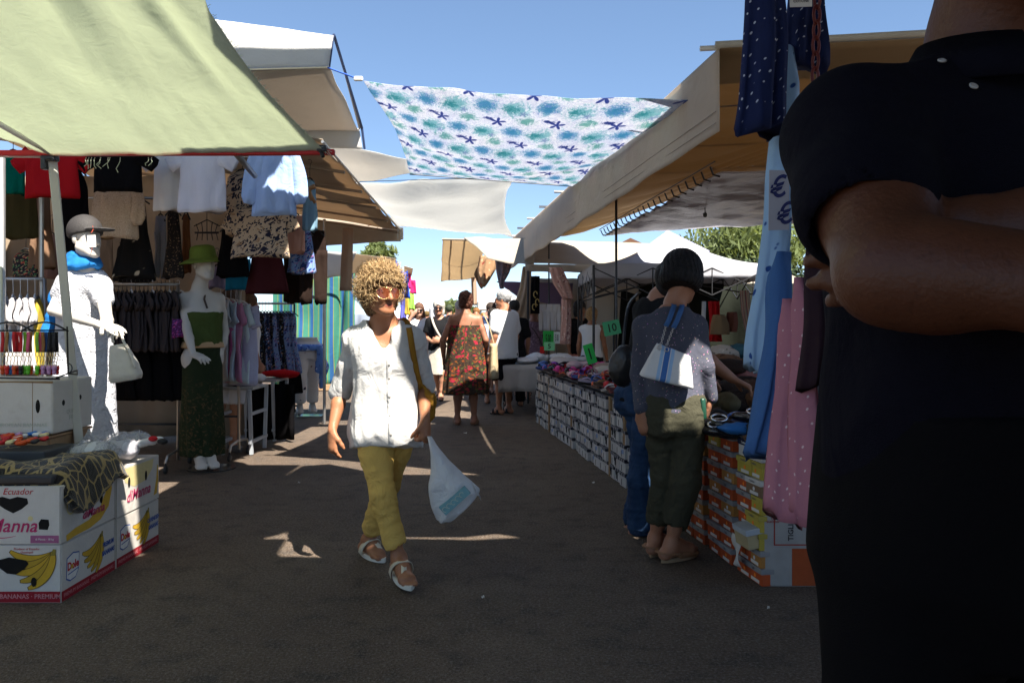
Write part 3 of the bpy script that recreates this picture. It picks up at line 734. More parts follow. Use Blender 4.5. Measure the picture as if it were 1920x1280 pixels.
def foot(g,a,toe,s,toes=False,up=0.0):
    """a ankle, toe tip on the sole line"""
    d=V((toe.x-a.x,toe.y-a.y,0)).normalized(); l=V((0,0,1)).cross(d)
    solez=toe.z
    heel=V((a.x,a.y,0))-d*.045*s; heel.z=a.z-.075*s+.03*s
    ball=V((toe.x,toe.y,0))-d*.06*s; ball.z=solez+.024*s
    g.chain([a,heel],[.034*s,.03*s],.03)
    g.chain([a+d*.01*s,lerp(a,ball,.5)+V((0,0,.005*s)),ball],[.036*s,.033*s,.026*s],.03)
    g.cap(heel,ball,.028*s,.032*s,.03,flat=((0,0,1),.75))
    g.cap(ball-l*.022*s,ball+l*.02*s,.022*s,.022*s,.02)
    if toes:
        for i,o in enumerate((.03,.012,-.004,-.018,-.031)):
            r=(.0125,.0095,.009,.0085,.008)[i]*s; L=(.055,.052,.047,.04,.032)[i]*s
            sd=1 if toes=='L' else -1
            p=ball-l*o*s*sd; e=p+d*L; e.z=solez+r+.002
            g.cap(p,e,r*1.1,r,.006)
    else: 
        e=ball+d*.05*s; e.z=solez+.016*s; g.cap(ball,e,.032*s,.022*s,.02,flat=((0,0,1),.6))
def headsdf(g,J,s,face=True,old=0.0,male=False,k=.02):
    c=J.hc; R=J.hR; W=lambda x,y,z: c+R@V((x*s,y*s,z*s))
    g.ell(W(0,.018,.042),(.074*s,.094*s,.083*s),R,k)
    g.ell(W(0,-.03,-.02),(.062*s,.062*s,.085*s),R,k)
    jw=.052 if not male else .058
    for x in(-1,1): g.cap(W(x*jw,.0,-.055),W(x*.017,-.068,-.098),.021*s,.02*s,.03)
    g.ell(W(0,-.075,-.098),(.022*s,.018*s,.018*s),R,.02)
    if face:
        g.cap(W(-.042,-.074,.026),W(-.012,-.088,.022),.009*s,.009*s,.012); g.cap(W(.042,-.074,.026),W(.012,-.088,.022),.009*s,.009*s,.012)
        for x in(-1,1):
            g.ell(W(x*.033,-.093,.004),(.019*s,.014*s,.012*s),R,.012,'s')
            g.ell(W(x*.032,-.078,.003),(.014*s,.012*s,.0125*s),R,.004)
            g.cap(W(x*.018,-.088,.012),W(x*.047,-.078,.009),.0042*s,.004*s,.004)
            g.ell(W(x*.042,-.068,-.034),(.022*s,.02*s,.02*s),R,.02)
        g.chain([W(0,-.088,.012),W(0,-.103,-.016),W(0,-.115,-.036)],[.008*s,.010*s,.0135*s],.012)
        for x in(-1,1): g.ell(W(x*.013,-.1,-.04),(.009*s,.011*s,.008*s),R,.008)
        g.chain([W(-.023,-.083,-.068),W(0,-.096,-.062),W(.023,-.083,-.068)],[.004*s,.0065*s,.004*s],.008)
        g.chain([W(-.02,-.083,-.072),W(0,-.093,-.076),W(.02,-.083,-.072)],[.004*s,.0075*s,.004*s],.008)
        g.chain([W(-.024,-.097,-.0695),W(0,-.108,-.069),W(.024,-.097,-.0695)],[.0022*s]*3,.004,'s')
        if old:
            for x in(-1,1):
                g.chain([W(x*.021,-.1,-.036),W(x*.035,-.09,-.06),W(x*.036,-.08,-.085)],[.003*s]*3,.008,'s')
                g.chain([W(x*.032,-.095,-.028),W(x*.056,-.07,-.022)],[.002*s]*2,.006,'s')
    else:
        g.chain([W(0,-.085,.02),W(0,-.108,-.034)],[.008*s,.013*s],.018); g.ell(W(0,-.088,-.07),(.022*s,.012*s,.012*s),R,.015)
    for x in(-1,1):
        g.ell(W(x*.075,.014,-.006),(.009*s,.019*s,.03*s),R,.008)
    n0=J.nk
    g.chain([n0-J.up*.05*s,n0+J.hu*.03*s+J.hf*.004*s,W(0,.012,-.06)],[.066*s*(1.12 if male else 1),.054*s*(1.2 if male else 1),.055*s*(1.15 if male else 1)],.035)
def body(J,h=.008,face=True,old=0.0,fine=True,toes=False,legs=True,arms=True,head=True,thick=1.0):
    s=J.s; f=J.fat; g=SDF()
    rows=[(z,cx,cy,rx*f,ry*f) for z,cx,cy,rx,ry in (MAL if J.male else FEM)]
    g.loft(J.pel,J.R,rows_s(rows,s),.03,p=2.2)
    if head: headsdf(g,J,s,face,old,J.male)
    mk=1.15 if J.male else 1.0; mk*=f**.5
    if arms:
        for k,sd in(('L',1),('R',-1)):
            A=J.arm[k]; S=J.sh[k]; g.grp() if False else None
            g.chain([S-(J.l*sd)*.05*s+J.up*.0*s,S],[.058*s*mk,.054*s*mk],.05)
            m=lerp(S,A['e'],.45); m2=lerp(A['e'],A['w'],.35)
            g.chain([S,m,A['e']],[.050*s*mk,.044*s*mk,.036*s*mk],.025)
            g.chain([A['e'],m2,A['w']],[.036*s*mk,.038*s*mk,.024*s*mk],.012)
    if legs:
        for k in 'LR':
            L=J.leg[k]; H=J.hip[k]; kn=L['k']; an=L['a']
            fwd=J.fw; cal=lerp(kn,an,.32)-fwd*.014*s
            g.chain([H,lerp(H,kn,.4),kn],[.088*s*f,.077*s*f,.054*s*f**.6],.03)
            g.chain([kn,cal,lerp(kn,an,.75),an],[.053*s*f**.6,.054*s*f**.6,.036*s,.031*s],.02)
            foot(g,an,L['t'],s,toes=(k if toes else False))
    if arms:
        for k,sd in(('L',1),('R',-1)):
            A=J.arm[k]; g.grp(); hand(g,A['w'],A['d'],A['n'],A['c'],s,(-1 if k=='L' else 1),fine,thick)
    return g
def skin(name,col,paintfac=1.0,spots=.0):
    key=('k',name)
    if key in _mc: return _mc[key]
    t=NT(name); v=t.tc('Object'); n=t.noise(v,14,4,.6); c=t.mix(n,scol(col,.86),scol(col,1.12))
    n2=t.noise(v,90,3); c=t.mix(t.M('MULTIPLY',t.smooth(n2,.55,.75),.25+spots),c,scol(col,.62))
    at=t.n('ShaderNodeAttribute',attribute_name='Paint'); c=t.mix(t.M('MULTIPLY',at.outputs['Alpha'],paintfac),c,at.outputs['Color'])
    h=t.M('ADD',t.noise(v,160,3),t.M('MULTIPLY',t.noise(v,28,4,.6,1.5),.8))
    p=t.fin(c,.5,.35,0,t.bump(h,.16,.008)); _mc[key]=p
    for nd in t.t.nodes:
        if nd.type=='BSDF_PRINCIPLED': nd.inputs['Subsurface Weight'].default_value=.0
    return p
def facepaint(J,s,lips=(.35,.09,.07),brow=(.12,.08,.05),eyes=True):
    W=lambda x,y,z: J.hc+J.hR@V((x*s,y*s,z*s)); pt=[]
    pt+=[(W(0,-.096,-.0695),(.021*s,.014*s,.009*s),lips)]
    for x in(-1,1):
        for k in range(4): pt.append((W(x*(.016+.01*k),-.092+.004*k,.028+.002*k),.007*s,brow))
        if eyes: pt+= [(W(x*.032,-.09,.003),(.012*s,.01*s,.006*s),(.5,.47,.43)),(W(x*.032,-.092,.003),.0055*s,(.02,.015,.01))]
    return pt
# --- clothing
def topsdf(J,lo=-.12,off=.014,sleeve=.5,srad=.058,flare=0.0,neck='round',wide=1.0,hi=.535,fold=None,neckdrop=.07,sflare=1.1,strap=False,k=.03):
    """shirt / blouse / dress body in the torso frame; lo in metres (scaled)"""
    s=J.s; f=J.fat; g=SDF(); rows=[(z,cx,cy,rx*f,ry*f) for z,cx,cy,rx,ry in (MAL if J.male else FEM)]
    rw=rows_s(rows,s,off,max(lo*s,-.12*s),hi*s)
    # loose: never narrower than 94% of the chest below the chest
    out=[]
    ch=[r for r in rw if r[0]>.30*s]; cw=max(r[3] for r in ch); cd=max(r[4] for r in ch)
    for z,cx,cy,rx,ry in rw:
        if z<.36*s:
            t=(.36*s-z)/(.5*s); rx=max(rx,cw*(.93+flare*t)*wide); ry=max(ry,cd*(.95+flare*t)*wide)
        out.append((z,cx,cy,rx,ry))
    if lo<-.12:
        z=lo*s; t=(.36*s-z)/(.5*s); b=out[0]; out.insert(0,(z,b[1],b[2],max(b[3],cw*(.93+flare*t)*wide),max(b[4],cd*(.95+flare*t)*wide)))
    g.loft(J.pel,J.R,out,k,p=2.25,fold=fold)
    if not strap:
        for kk,sd in(('L',1),('R',-1)):
            A=J.arm[kk]; S=J.sh[kk]; m=1.12 if J.male else 1.0
            g.cap(S-J.l*sd*.06*s,S,.062*s*m,.058*s*m,.05)
            if sleeve>0:
                if sleeve<=1: e=lerp(S,A['e'],sleeve); g.cap(S,e,.058*s*m,srad*sflare*s,.04); g.cap(lerp(S,e,.9),e+(e-S)*.12,srad*sflare*s*.74,srad*sflare*s*.78,.004,'s')
                else:
                    e=lerp(A['e'],A['w'],sleeve-1); g.cap(S,A['e'],.058*s*m,srad*s,.04); g.cap(A['e'],e,srad*s,srad*s*.8,.02)
    # neckline
    c=J.nk
    if neck=='round': g.ell(c+J.fw*.03*s+J.up*.01*s,(.078*s,.085*s,neckdrop*s),J.R,.004,'s')
    elif neck=='v': g.ell(c+J.fw*.03*s+J.up*.02*s,(.07*s,.08*s,.06*s),J.R,.004,'s'); g.cap(c+J.fw*.08*s,c+J.fw*.12*s-J.up*neckdrop*s,.035*s,.006*s,.004,'s')
    elif neck=='boat': g.ell(c,(.12*s,.09*s,.06*s),J.R,.004,'s')
    return g
def pantsdf(J,to=.9,off=.014,hi=.10,hem=.07,knee=.068,crop=None,rise=1.0):
    s=J.s; f=J.fat; g=SDF(); rows=[(z,cx,cy,rx*f,ry*f) for z,cx,cy,rx,ry in (MAL if J.male else FEM)]
    g.loft(J.pel,J.R,rows_s(rows,s,off,-.12*s,hi*s),.03,p=2.2)
    for sd in(-1,1): g.ell(J.pel+J.l*sd*.078*s*f-J.up*.075*s-J.fw*.025*s,(.086*s*f,.104*s*f,.115*s),J.R,.07)
    for k in 'LR':
        L=J.leg[k]; H=J.hip[k]; kn=L['k']; an=L['a']
        if to<=1: e=lerp(H,kn,to); g.chain([H,lerp(H,e,.5),e],[.096*s*f,.090*s*f,hem*s],.02); g.cap(lerp(H,e,.9),e+(e-H)*.1,hem*s*.76,hem*s*.8,.004,'s')
        else:
            e=lerp(kn,an,to-1); g.chain([H,lerp(H,kn,.5),kn,e],[.100*s*f,.088*s*f,knee*s,hem*s],.02); d=(e-kn).normalized(); g.cap(e-d*.03*s,e+d*.04*s,hem*s*.72,hem*s*.78,.004,'s')
    return g
def hair_sdf(J,th=.018,back=.0,front=.03,vol=1.0,side=-.02):
    """hair cap; back: how far below the ear it reaches"""
    s=J.s; W=lambda x,y,z: J.hc+J.hR@V((x*s,y*s,z*s)); g=SDF()
    g.ell(W(0,.022,.048),((.076+th)*s*vol,(.096+th)*s*vol,(.086+th)*s*vol),J.hR,.02)
    if back>0: g.ell(W(0,.04,-.02-back*.5),((.072+th)*s*vol,(.062+th)*s,(.06+back*.6)*s),J.hR,.03)
    # face opening
    g.ell(W(0,-.12,-.045+.0),(.068*s,.115*s,(.09+.0)*s),J.hR,.012,'s')
    g.half(W(0,-.0,side-.06-back),-J.hu,.01)
    return g
def ridges(J,amp=.004,n=26,seed=0):
    R=np.array(J.hR); c=npv(J.hc)
    def f(p):
        l=(p-c)@R; th=np.arctan2(l[:,0],l[:,1]); return amp*np.sin(th*n+3*np.sin(l[:,2]*25+seed))+amp*.7*np.sin(th*n*2.3+l[:,2]*40+seed)
    return f
def lumps(amp=.006,sc=60,seed=0):
    def f(p): 
        q=p*sc+seed; return amp*(np.sin(q[:,0]+1.3*np.sin(q[:,1]*.8))*np.sin(q[:,1]+np.sin(q[:,2]))+.6*np.sin(q[:,2]*1.7+q[:,0]*1.1)*np.sin(q[:,1]*1.9))
    return f
def strand_hair(J,mat,parent,n=500,L=.05,r=.0022,curl=1.0,seed=1,zmin=-.05,vol=1.1,name='hair',frontz=.03,down=.6,keep=None):
    rs=random.Random(seed); s=J.s; mb=MB(); W=lambda p: J.hc+J.hR@V(p)*s
    cnt=0
    while cnt<n:
        d=V((rs.gauss(0,1),rs.gauss(0,1),rs.gauss(0,1))).normalized()
        p=V((d.x*.078,.022+d.y*.098,.048+d.z*.088)); zv=vol-.14
        if p.z<zmin: continue
        if p.y<-.03 and p.z<frontz+.03: continue
        if p.y<.0 and p.z<-.01: continue
        cnt+=1
        out=d.copy(); pts=[]; q=p*vol if False else V((d.x*.078*vol,.022+d.y*.098*vol,.048+d.z*.088*(zv if d.z>0 else vol)))
        ph=rs.random()*6.28; a1=out.cross(V((rs.gauss(0,1),rs.gauss(0,1),rs.gauss(0,1)))).normalized(); a2=out.cross(a1)
        rad=L*.20*curl*rs.uniform(.6,1.3); turns=rs.uniform(.8,1.6)*curl; tg=out.cross(V((rs.gauss(0,1),rs.gauss(0,1),rs.gauss(0,1)))).normalized(); ax=(out*rs.uniform(.25,.75)+tg*.55+V((0,(.1 if d.y>-.2 else -.25),-down*rs.uniform(.2,1.1)*(.45 if d.z>.5 else .8)))).normalized()
        for k in range(8):
            t=k/7; c=q+ax*(L*t*rs.uniform(.9,1.05))
            pts.append(W(c+(a1*math.cos(ph+turns*6.28*t)+a2*math.sin(ph+turns*6.28*t))*rad*min(1,t*2.2)))
        mb.tube(pts,[r*(1,1,.95,.9,.85,.7,.55,.3)[k]*s for k in range(8)],4,flat=.6)
    return mb.build(name,mat,parent,True)
def sole_shape(heel,toe,s,w=.047,th=.022,lift=0.0):
    """sandal sole polygon prism under a foot"""
    d=(toe-heel); L=d.length; x=d.normalized(); l=V((0,0,1)).cross(x).normalized(); up=x.cross(l)
    pl=[]
    N=28
    for i in range(N):
        a=2*math.pi*i/N; u=math.cos(a); v=math.sin(a)
        px=(u*.5+.5)*L; wd=w*s*(.78+.24*(px/L)) ; py=v*wd*(1 if abs(u)<.8 else 1)*min(1,(1-abs(u)**4)**.25+.0) if abs(u)<.999 else 0
        pl.append((px,py))
    return pl,frame(heel,x,l),up
from mathutils.bvhtree import BVHTree
def bvh(o):
    l=wloc(o); me=o.data
    return BVHTree.FromPolygons([v.co+l for v in me.vertices],[tuple(p.vertices) for p in me.polygons])
def cast(b,p,d,off=.002):
    h=b.ray_cast(V(p),V(d).normalized()); 
    return (h[0]+h[1]*off,h[1]) if h[0] is not None else (None,None)
def fuv(J):
    """cylindrical uv in metres around the torso axis"""
    R=np.array(J.R); c=npv(J.pel)
    def f(p):
        l=(p-c)@R; th=np.arctan2(l[:,0],-l[:,1]); return np.stack([th*.17,l[:,2]],1)
    return f
def ribbon(mb,pts,w,th,nrm):
    """flat strap through pts, nrm list or vector"""
    pts=[V(p) for p in pts]; m=len(pts); rg=[]
    for i,p in enumerate(pts):
        t=(pts[min(i+1,m-1)]-pts[max(i-1,0)]).normalized(); n=V(nrm[i]) if isinstance(nrm,list) else V(nrm); n=(n-t*n.dot(t)).normalized(); b=t.cross(n)
        rg.append([p+b*w/2,p+b*w/2+n*th,p-b*w/2+n*th,p-b*w/2])
    mb.rings(rg); return mb
def smoothpts(pts,k=4):
    out=[];n=len(pts);pts=[V(p) for p in pts]
    for i in range(n-1):
        p0=pts[max(i-1,0)];p1=pts[i];p2=pts[i+1];p3=pts[min(i+2,n-1)]
        for j in range(k):
            t=j/k; out.append(.5*((2*p1)+(p2-p0)*t+(2*p0-5*p1+4*p2-p3)*t*t+(3*p1-p0-3*p2+p3)*t**3))
    out.append(pts[-1]); return out
def sandal(L,s,par,matS,matU,side,name='sandal',strapped=True,closed=False):
    a,toe=L['a'],L['t']; d=V((toe.x-a.x,toe.y-a.y,0)).normalized(); heel=V((a.x,a.y,0))-d*.075*s; heel.z=a.z-.095*s+.004
    if heel.z<.004: heel.z=.004
    tp=toe+d*.012; tp.z=toe.z-.012 if toe.z>.02 else .004
    for q in (heel,tp): q.z=max(q.z,.004)
    pl,M,up=sole_shape(heel,tp,s); mb=MB(); M2=M.copy(); M2.translation=M.translation+up*.022*s
    mb.prism(pl,.022*s,M2); so=mb.build(name,matS,par,auto=40)
    l=V((0,0,1)).cross(d).normalized(); x=(tp-heel).normalized(); Lf=(tp-heel).length
    base=lambda u,v,h: heel+x*(Lf*u)+l*(v*s)+up*(h*s)
    mb=MB()
    if closed is True:
        g=SDF(); foot(g,L['a']+d*.004,toe+d*.012,s*1.16); g.half(L['a']+V((0,0,-.012)),(0,0,1)); g.half(V((0,0,max(heel.z,.004)+.012)),(0,0,-1)); g.build('upper',matU,so,.010); return so
    if closed:
        rg=[]
        for u,w,h in ((.36,.040,.085),(.45,.044,.082),(.6,.047,.068),(.75,.046,.052),(.88,.040,.040),(.97,.024,.03),(1.0,.006,.026)):
            rg.append([base(u,w*math.cos(th),.016+(h-.016)*max(0,math.sin(th))**.8) for th in np.linspace(0,math.pi,12)])
        rg=[r+[r[0]] for r in rg]
        mb.rings(rg); rr=[[base(.0-.02+.4*k/6+.0,0,0)]*1 for k in range(1)]
        back=[base(.36,.041,.05),base(.2,.040,.05),base(.06,.030,.055),base(-.0,.0,.058),base(.06,-.030,.055),base(.2,-.040,.05),base(.36,-.041,.05)]
        ribbon(mb,smoothpts(back,3),.05*s,.004,up*1)
    elif strapped:
        for u0 in (.42,):
            pts=[base(u0-.10,.050,.02),base(u0-.04,.051,.055),base(u0+.06,.030,.094),base(u0+.08,0,.101),base(u0+.06,-.030,.094),base(u0-.04,-.051,.055),base(u0-.10,-.050,.02)]
            ns=[l,l+up*.4,up+l*.5,up,up-l*.5,-l+up*.4,-l]
            sp=smoothpts(pts,4); nn=[lerp(V(ns[int(i/4)]),V(ns[min(int(i/4)+1,6)]),(i%4)/4) for i in range(len(sp))]
            ribbon(mb,sp,.042*s,.004,nn)
        sg=.012 if side=='L' else -.012
        ribbon(mb,smoothpts([base(.46,0,.103),base(.6,.004 if side=='L' else -.004,.087),base(.72,sg,.064),base(.80,sg,.026)],4),.026*s,.004,up+x*.4)
    else:
        for u0,h in ((.35,.085),(.66,.062)):
            pts=[base(u0-.05,.047,.018),base(u0,.045,h*.6),base(u0+.02,.024,h),base(u0+.03,0,h*1.03),base(u0+.02,-.024,h),base(u0,-.045,h*.6),base(u0-.05,-.047,.018)]
            ns=[l,l+up*.4,up+l*.5,up,up-l*.5,-l+up*.4,-l]; sp=smoothpts(pts,3); nn=[lerp(V(ns[int(i/3)]),V(ns[min(int(i/3)+1,6)]),(i%3)/3) for i in range(len(sp))]
            ribbon(mb,sp,.03*s,.004,nn)
    mb.build('strap' if not closed else 'upper',matU,so,True)
    return so
def glasses(J,par,lens,rim,s,big=1.0,px=.033):
    W=lambda x,y,z: J.hc+J.hR@V((x*s,y*s,z*s)); mb=MB(); lm=MB()
    for x in(-1,1):
        pts=[];N=18
        for i in range(N+1):
            a=2*math.pi*i/N; ca,sa=math.cos(a),math.sin(a)
            xx=.029*big*ca*(1+.10*sa); zz=(.025*big*sa if sa>0 else .031*big*sa)-.004
            pts.append(W(x*px+xx*1.0,-.110+.028*((x*px+xx)/.06)**2+.004*sa,zz))
        mb.tube(pts,.0019*s,5,False)
        c=W(x*px,-.111+.008,-.005); lm.add([c]+pts[:-1],[(0,i+1,(i+1)%N+1) for i in range(N)] )
    mb.tube([W(-.007,-.112,.006),W(0,-.114,.010),W(.007,-.112,.006)],.0018*s,5)
    mb.tube([W(-.012,-.110,.017),W(0,-.111,.019),W(.012,-.110,.017)],.0015*s,5)
    for x in(-1,1): mb.tube([W(x*.062*big**.5,-.086,.008),W(x*.074,-.05,.010),W(x*.079,.01,.006),W(x*.076,.03,-.012)],.0017*s,5)
    g=mb.build('glasses',rim,par,True); lm.build('lens',lens,g,True)
def lensmat(name,col,al=.75):
    key=('l',name)
    if key not in _mc: t=NT(name); _mc[key]=t.fin(col,.08,.7,alpha=al)
    return _mc[key]
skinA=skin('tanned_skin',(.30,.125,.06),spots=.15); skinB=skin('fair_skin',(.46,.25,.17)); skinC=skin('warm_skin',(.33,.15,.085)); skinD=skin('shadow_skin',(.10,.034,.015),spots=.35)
gold=metal('gold_rim',(.6,.42,.18),.3)
def hairmat(name,c,c2=None):
    key=('h',name)
    if key in _mc: return _mc[key]
    t=NT(name); v=t.tc('Object'); n=t.noise(v,45,4,.7,1); cc=t.mix(t.smooth(n,.35,.65),c,c2 or scol(c,.45))
    _mc[key]=t.fin(cc,.6,.22,0,t.bump(t.noise(t.mapv(v,scale=(1,1,.25)),160,3),.6,.02)); return _mc[key]
# ================= the woman walking towards the camera
def lady():
    par=E('person','woman in white blouse and yellow trousers walking with a white bag','person',(-.64,4.15,0))
    J=fig((-.655,4.16,0),.22,1.57,hyaw=.36,hpitch=.02,fat=.98)
    s=J.s; W_=lambda x,y,z: J.hc+J.hR@V((x*s,y*s,z*s))
    J.pel=V((-.655,4.17,.80)); J.up=V((-.015,-.04,1)).normalized(); J.l,J.fw,J.up=basis(J.fw,J.up); J.R=Rm(J.l,J.fw,J.up)
    J.sh={'L':P(770,636,4.12),'R':P(667,638,4.17)}; J.nk=P(717,604,4.13); J.hc=P(716,549,4.08)
    J.hip={'L':J.pel+J.l*.085*s,'R':J.pel-J.l*.085*s}
    J.arm={'R':dict(e=P(640,732,4.24),w=P(623,806,4.13),d=V((.02,-.12,-1)).normalized(),n=V((.75,.65,0)).normalized(),c=.42),
           'L':dict(e=P(795,722,4.24),w=P(797,786,4.05),d=V((.06,-.12,-1)).normalized(),n=V((-.75,.5,0)).normalized(),c=1.35)}
    J.leg={'R':dict(k=P(717,922,4.02),a=P(748,1046,4.03),t=V((-.490,3.835,.030))),'L':dict(k=P(728,905,4.24),a=P(690,1012,4.46),t=V((-.700,4.33,.012)))}
    g=body(J,old=1,toes=True)
    pt=facepaint(J,s,(.33,.085,.06),(.22,.13,.07)); pt[0]=(pt[0][0],(.026,.018,.011),(.34,.07,.05)); pt.append((W_(0,-.104,-.0695),(.020,.012,.0035),(.05,.012,.01)))
    for k in 'LR': pass
    g.build('body',skinA,par,.0052,relax=1,paint=pt)
    # trousers
    g=pantsdf(J,1.74,.010,.12,.062,.066); 
    ye=cloth('yellow_twill',(.68,.43,.115),wr=.9,st=.7,wscale=10,var=.12)
    wr1=wrinkle(3,.0045,(8,8,30),.006); tr=g.build('trousers',ye,par,.0065,disp=wr1)
    b=bvh(tr)
    mb=MB()
    for k in 'LR':
        L=J.leg[k]; h=lerp(L['k'],L['a'],.715); 
    # blouse
    lin=NT('white_linen'); v=lin.tc('Object'); n=lin.noise(v,5,4); wv=lin.noise(v,190,2); em=lin.vor(lin.mapv(v,scale=(1,1,1)),55,'SMOOTH_F1'); em2=lin.noise(v,24,4,.7,2)
    c=lin.mix(n,(.50,.485,.46),(.58,.57,.545)); c=lin.mix(lin.M('MULTIPLY',lin.smooth(em2,.5,.6),.10),c,(.5,.48,.46))
    h=lin.M('ADD',lin.M('MULTIPLY',lin.noise(v,7,4,.55,1.6),.55),lin.M('ADD',lin.M('MULTIPLY',em,.03),lin.M('ADD',lin.M('MULTIPLY',wv,.03),lin.M('MULTIPLY',em2,.05))))
    lm=lin.fin(c,.9,.12,0,lin.bump(h,.55,.05),trans=.12)
    g=topsdf(J,-.155,.030,.0,flare=.13,neck='none',fold=lambda th,z: (.022*np.sin(th*5+.7+z*2)+.012*np.sin(th*9+1+z*5))*np.clip((.40-z)*2.2,0,1),wide=.965)
    for k,sd in(('L',1),('R',-1)):
        A=J.arm[k]; S=J.sh[k]; e=lerp(S,A['e'],1.02); g.cap(S-J.l*sd*.05,S,.060,.057,.05); g.chain([S,lerp(S,e,.5),e],[.057,.058,.062],.03); g.cap(lerp(S,e,.93),e+(e-S)*.3,.046,.050,.004,'s')
    g.ell(J.nk+J.fw*.035+J.up*.018,(.088,.080,.068),J.R,.004,'s')
    g.cap(J.nk+J.fw*.06-J.up*.03,J.nk+J.fw*.150-J.up*.145,.052,.020,.004,'s')
    g.ell(J.pel+J.fw*.045-J.up*.06,(.172,.128,.14),J.R,.05)
    g.half(J.pel+J.fw*.15-J.up*.115,-J.up+J.fw*.22-J.l*.06)
    sh=g.build('blouse',lm,par,.0058,disp=wrinkle(8,.0042,(13,13,5),.0100))
    b=bvh(sh); nrm=-J.fw
    # placket and buttons
    cx=J.fw; 
    pts=[];ns=[]
    for z in np.linspace(.37,-.12,22):
        o=J.pel+J.up*z*1.0+J.fw*.6+J.l*.008
        p,n=cast(b,o,-J.fw,.001)
        if p is not None: pts.append(p); ns.append(n)
    if len(pts)>3:
        mb=MB(); ribbon(mb,pts,.026,.002,ns); pk=mb.build('placket',lm,sh,True)
        bm_=plain('shell_button',(.30,.28,.25),.3,.5)
        for i in (3,6,10,14,18):
            if i<len(pts):
                mb=MB(); q=ns[i].to_track_quat('Z','Y').to_matrix(); mb.lathe([(0,0),(.0058,0),(.0062,.002),(.004,.003),(0,.0025)],pts[i]+ns[i]*.002,12,q); mb.build('button',bm_,sh,True)
    # hair: dark base and many curls
    s=J.s; g=hair_sdf(J,.022,.045,vol=1.02,side=-.03); g.build('hair',hairmat('curl_base',(.16,.085,.035),(.05,.025,.012)),par,.006,disp=lumps(.010,95,1),relax=1)
    strand_hair(J,hairmat('curl_dark',(.22,.12,.05),(.08,.04,.018)),par,800,.060,.0022,1.0,2,-.085,1.12,'curls',down=1.3,frontz=.048)
    strand_hair(J,hairmat('curl_gold',(.66,.47,.25),(.36,.22,.09)),par,2600,.068,.0017,.9,5,-.06,1.17,'curls',down=.9,frontz=.048)
    glasses(J,par,lensmat('rose_lens',(.13,.030,.012),.72),gold,s,1.12,.034)
    mb=MB(); 
    # earring and thin necklace left out; sandals
    so=plain('white_sole',(.62,.58,.50),.7,.3,0,.12,30); up_=plain('cream_leather',(.55,.48,.36),.5,.4,0,.1,30)
    sandal(J.leg['R'],1.0,par,so,up_,'R'); sandal(J.leg['L'],1.0,par,so,up_,'L')
    return J,sh
LJ,LSH=lady()
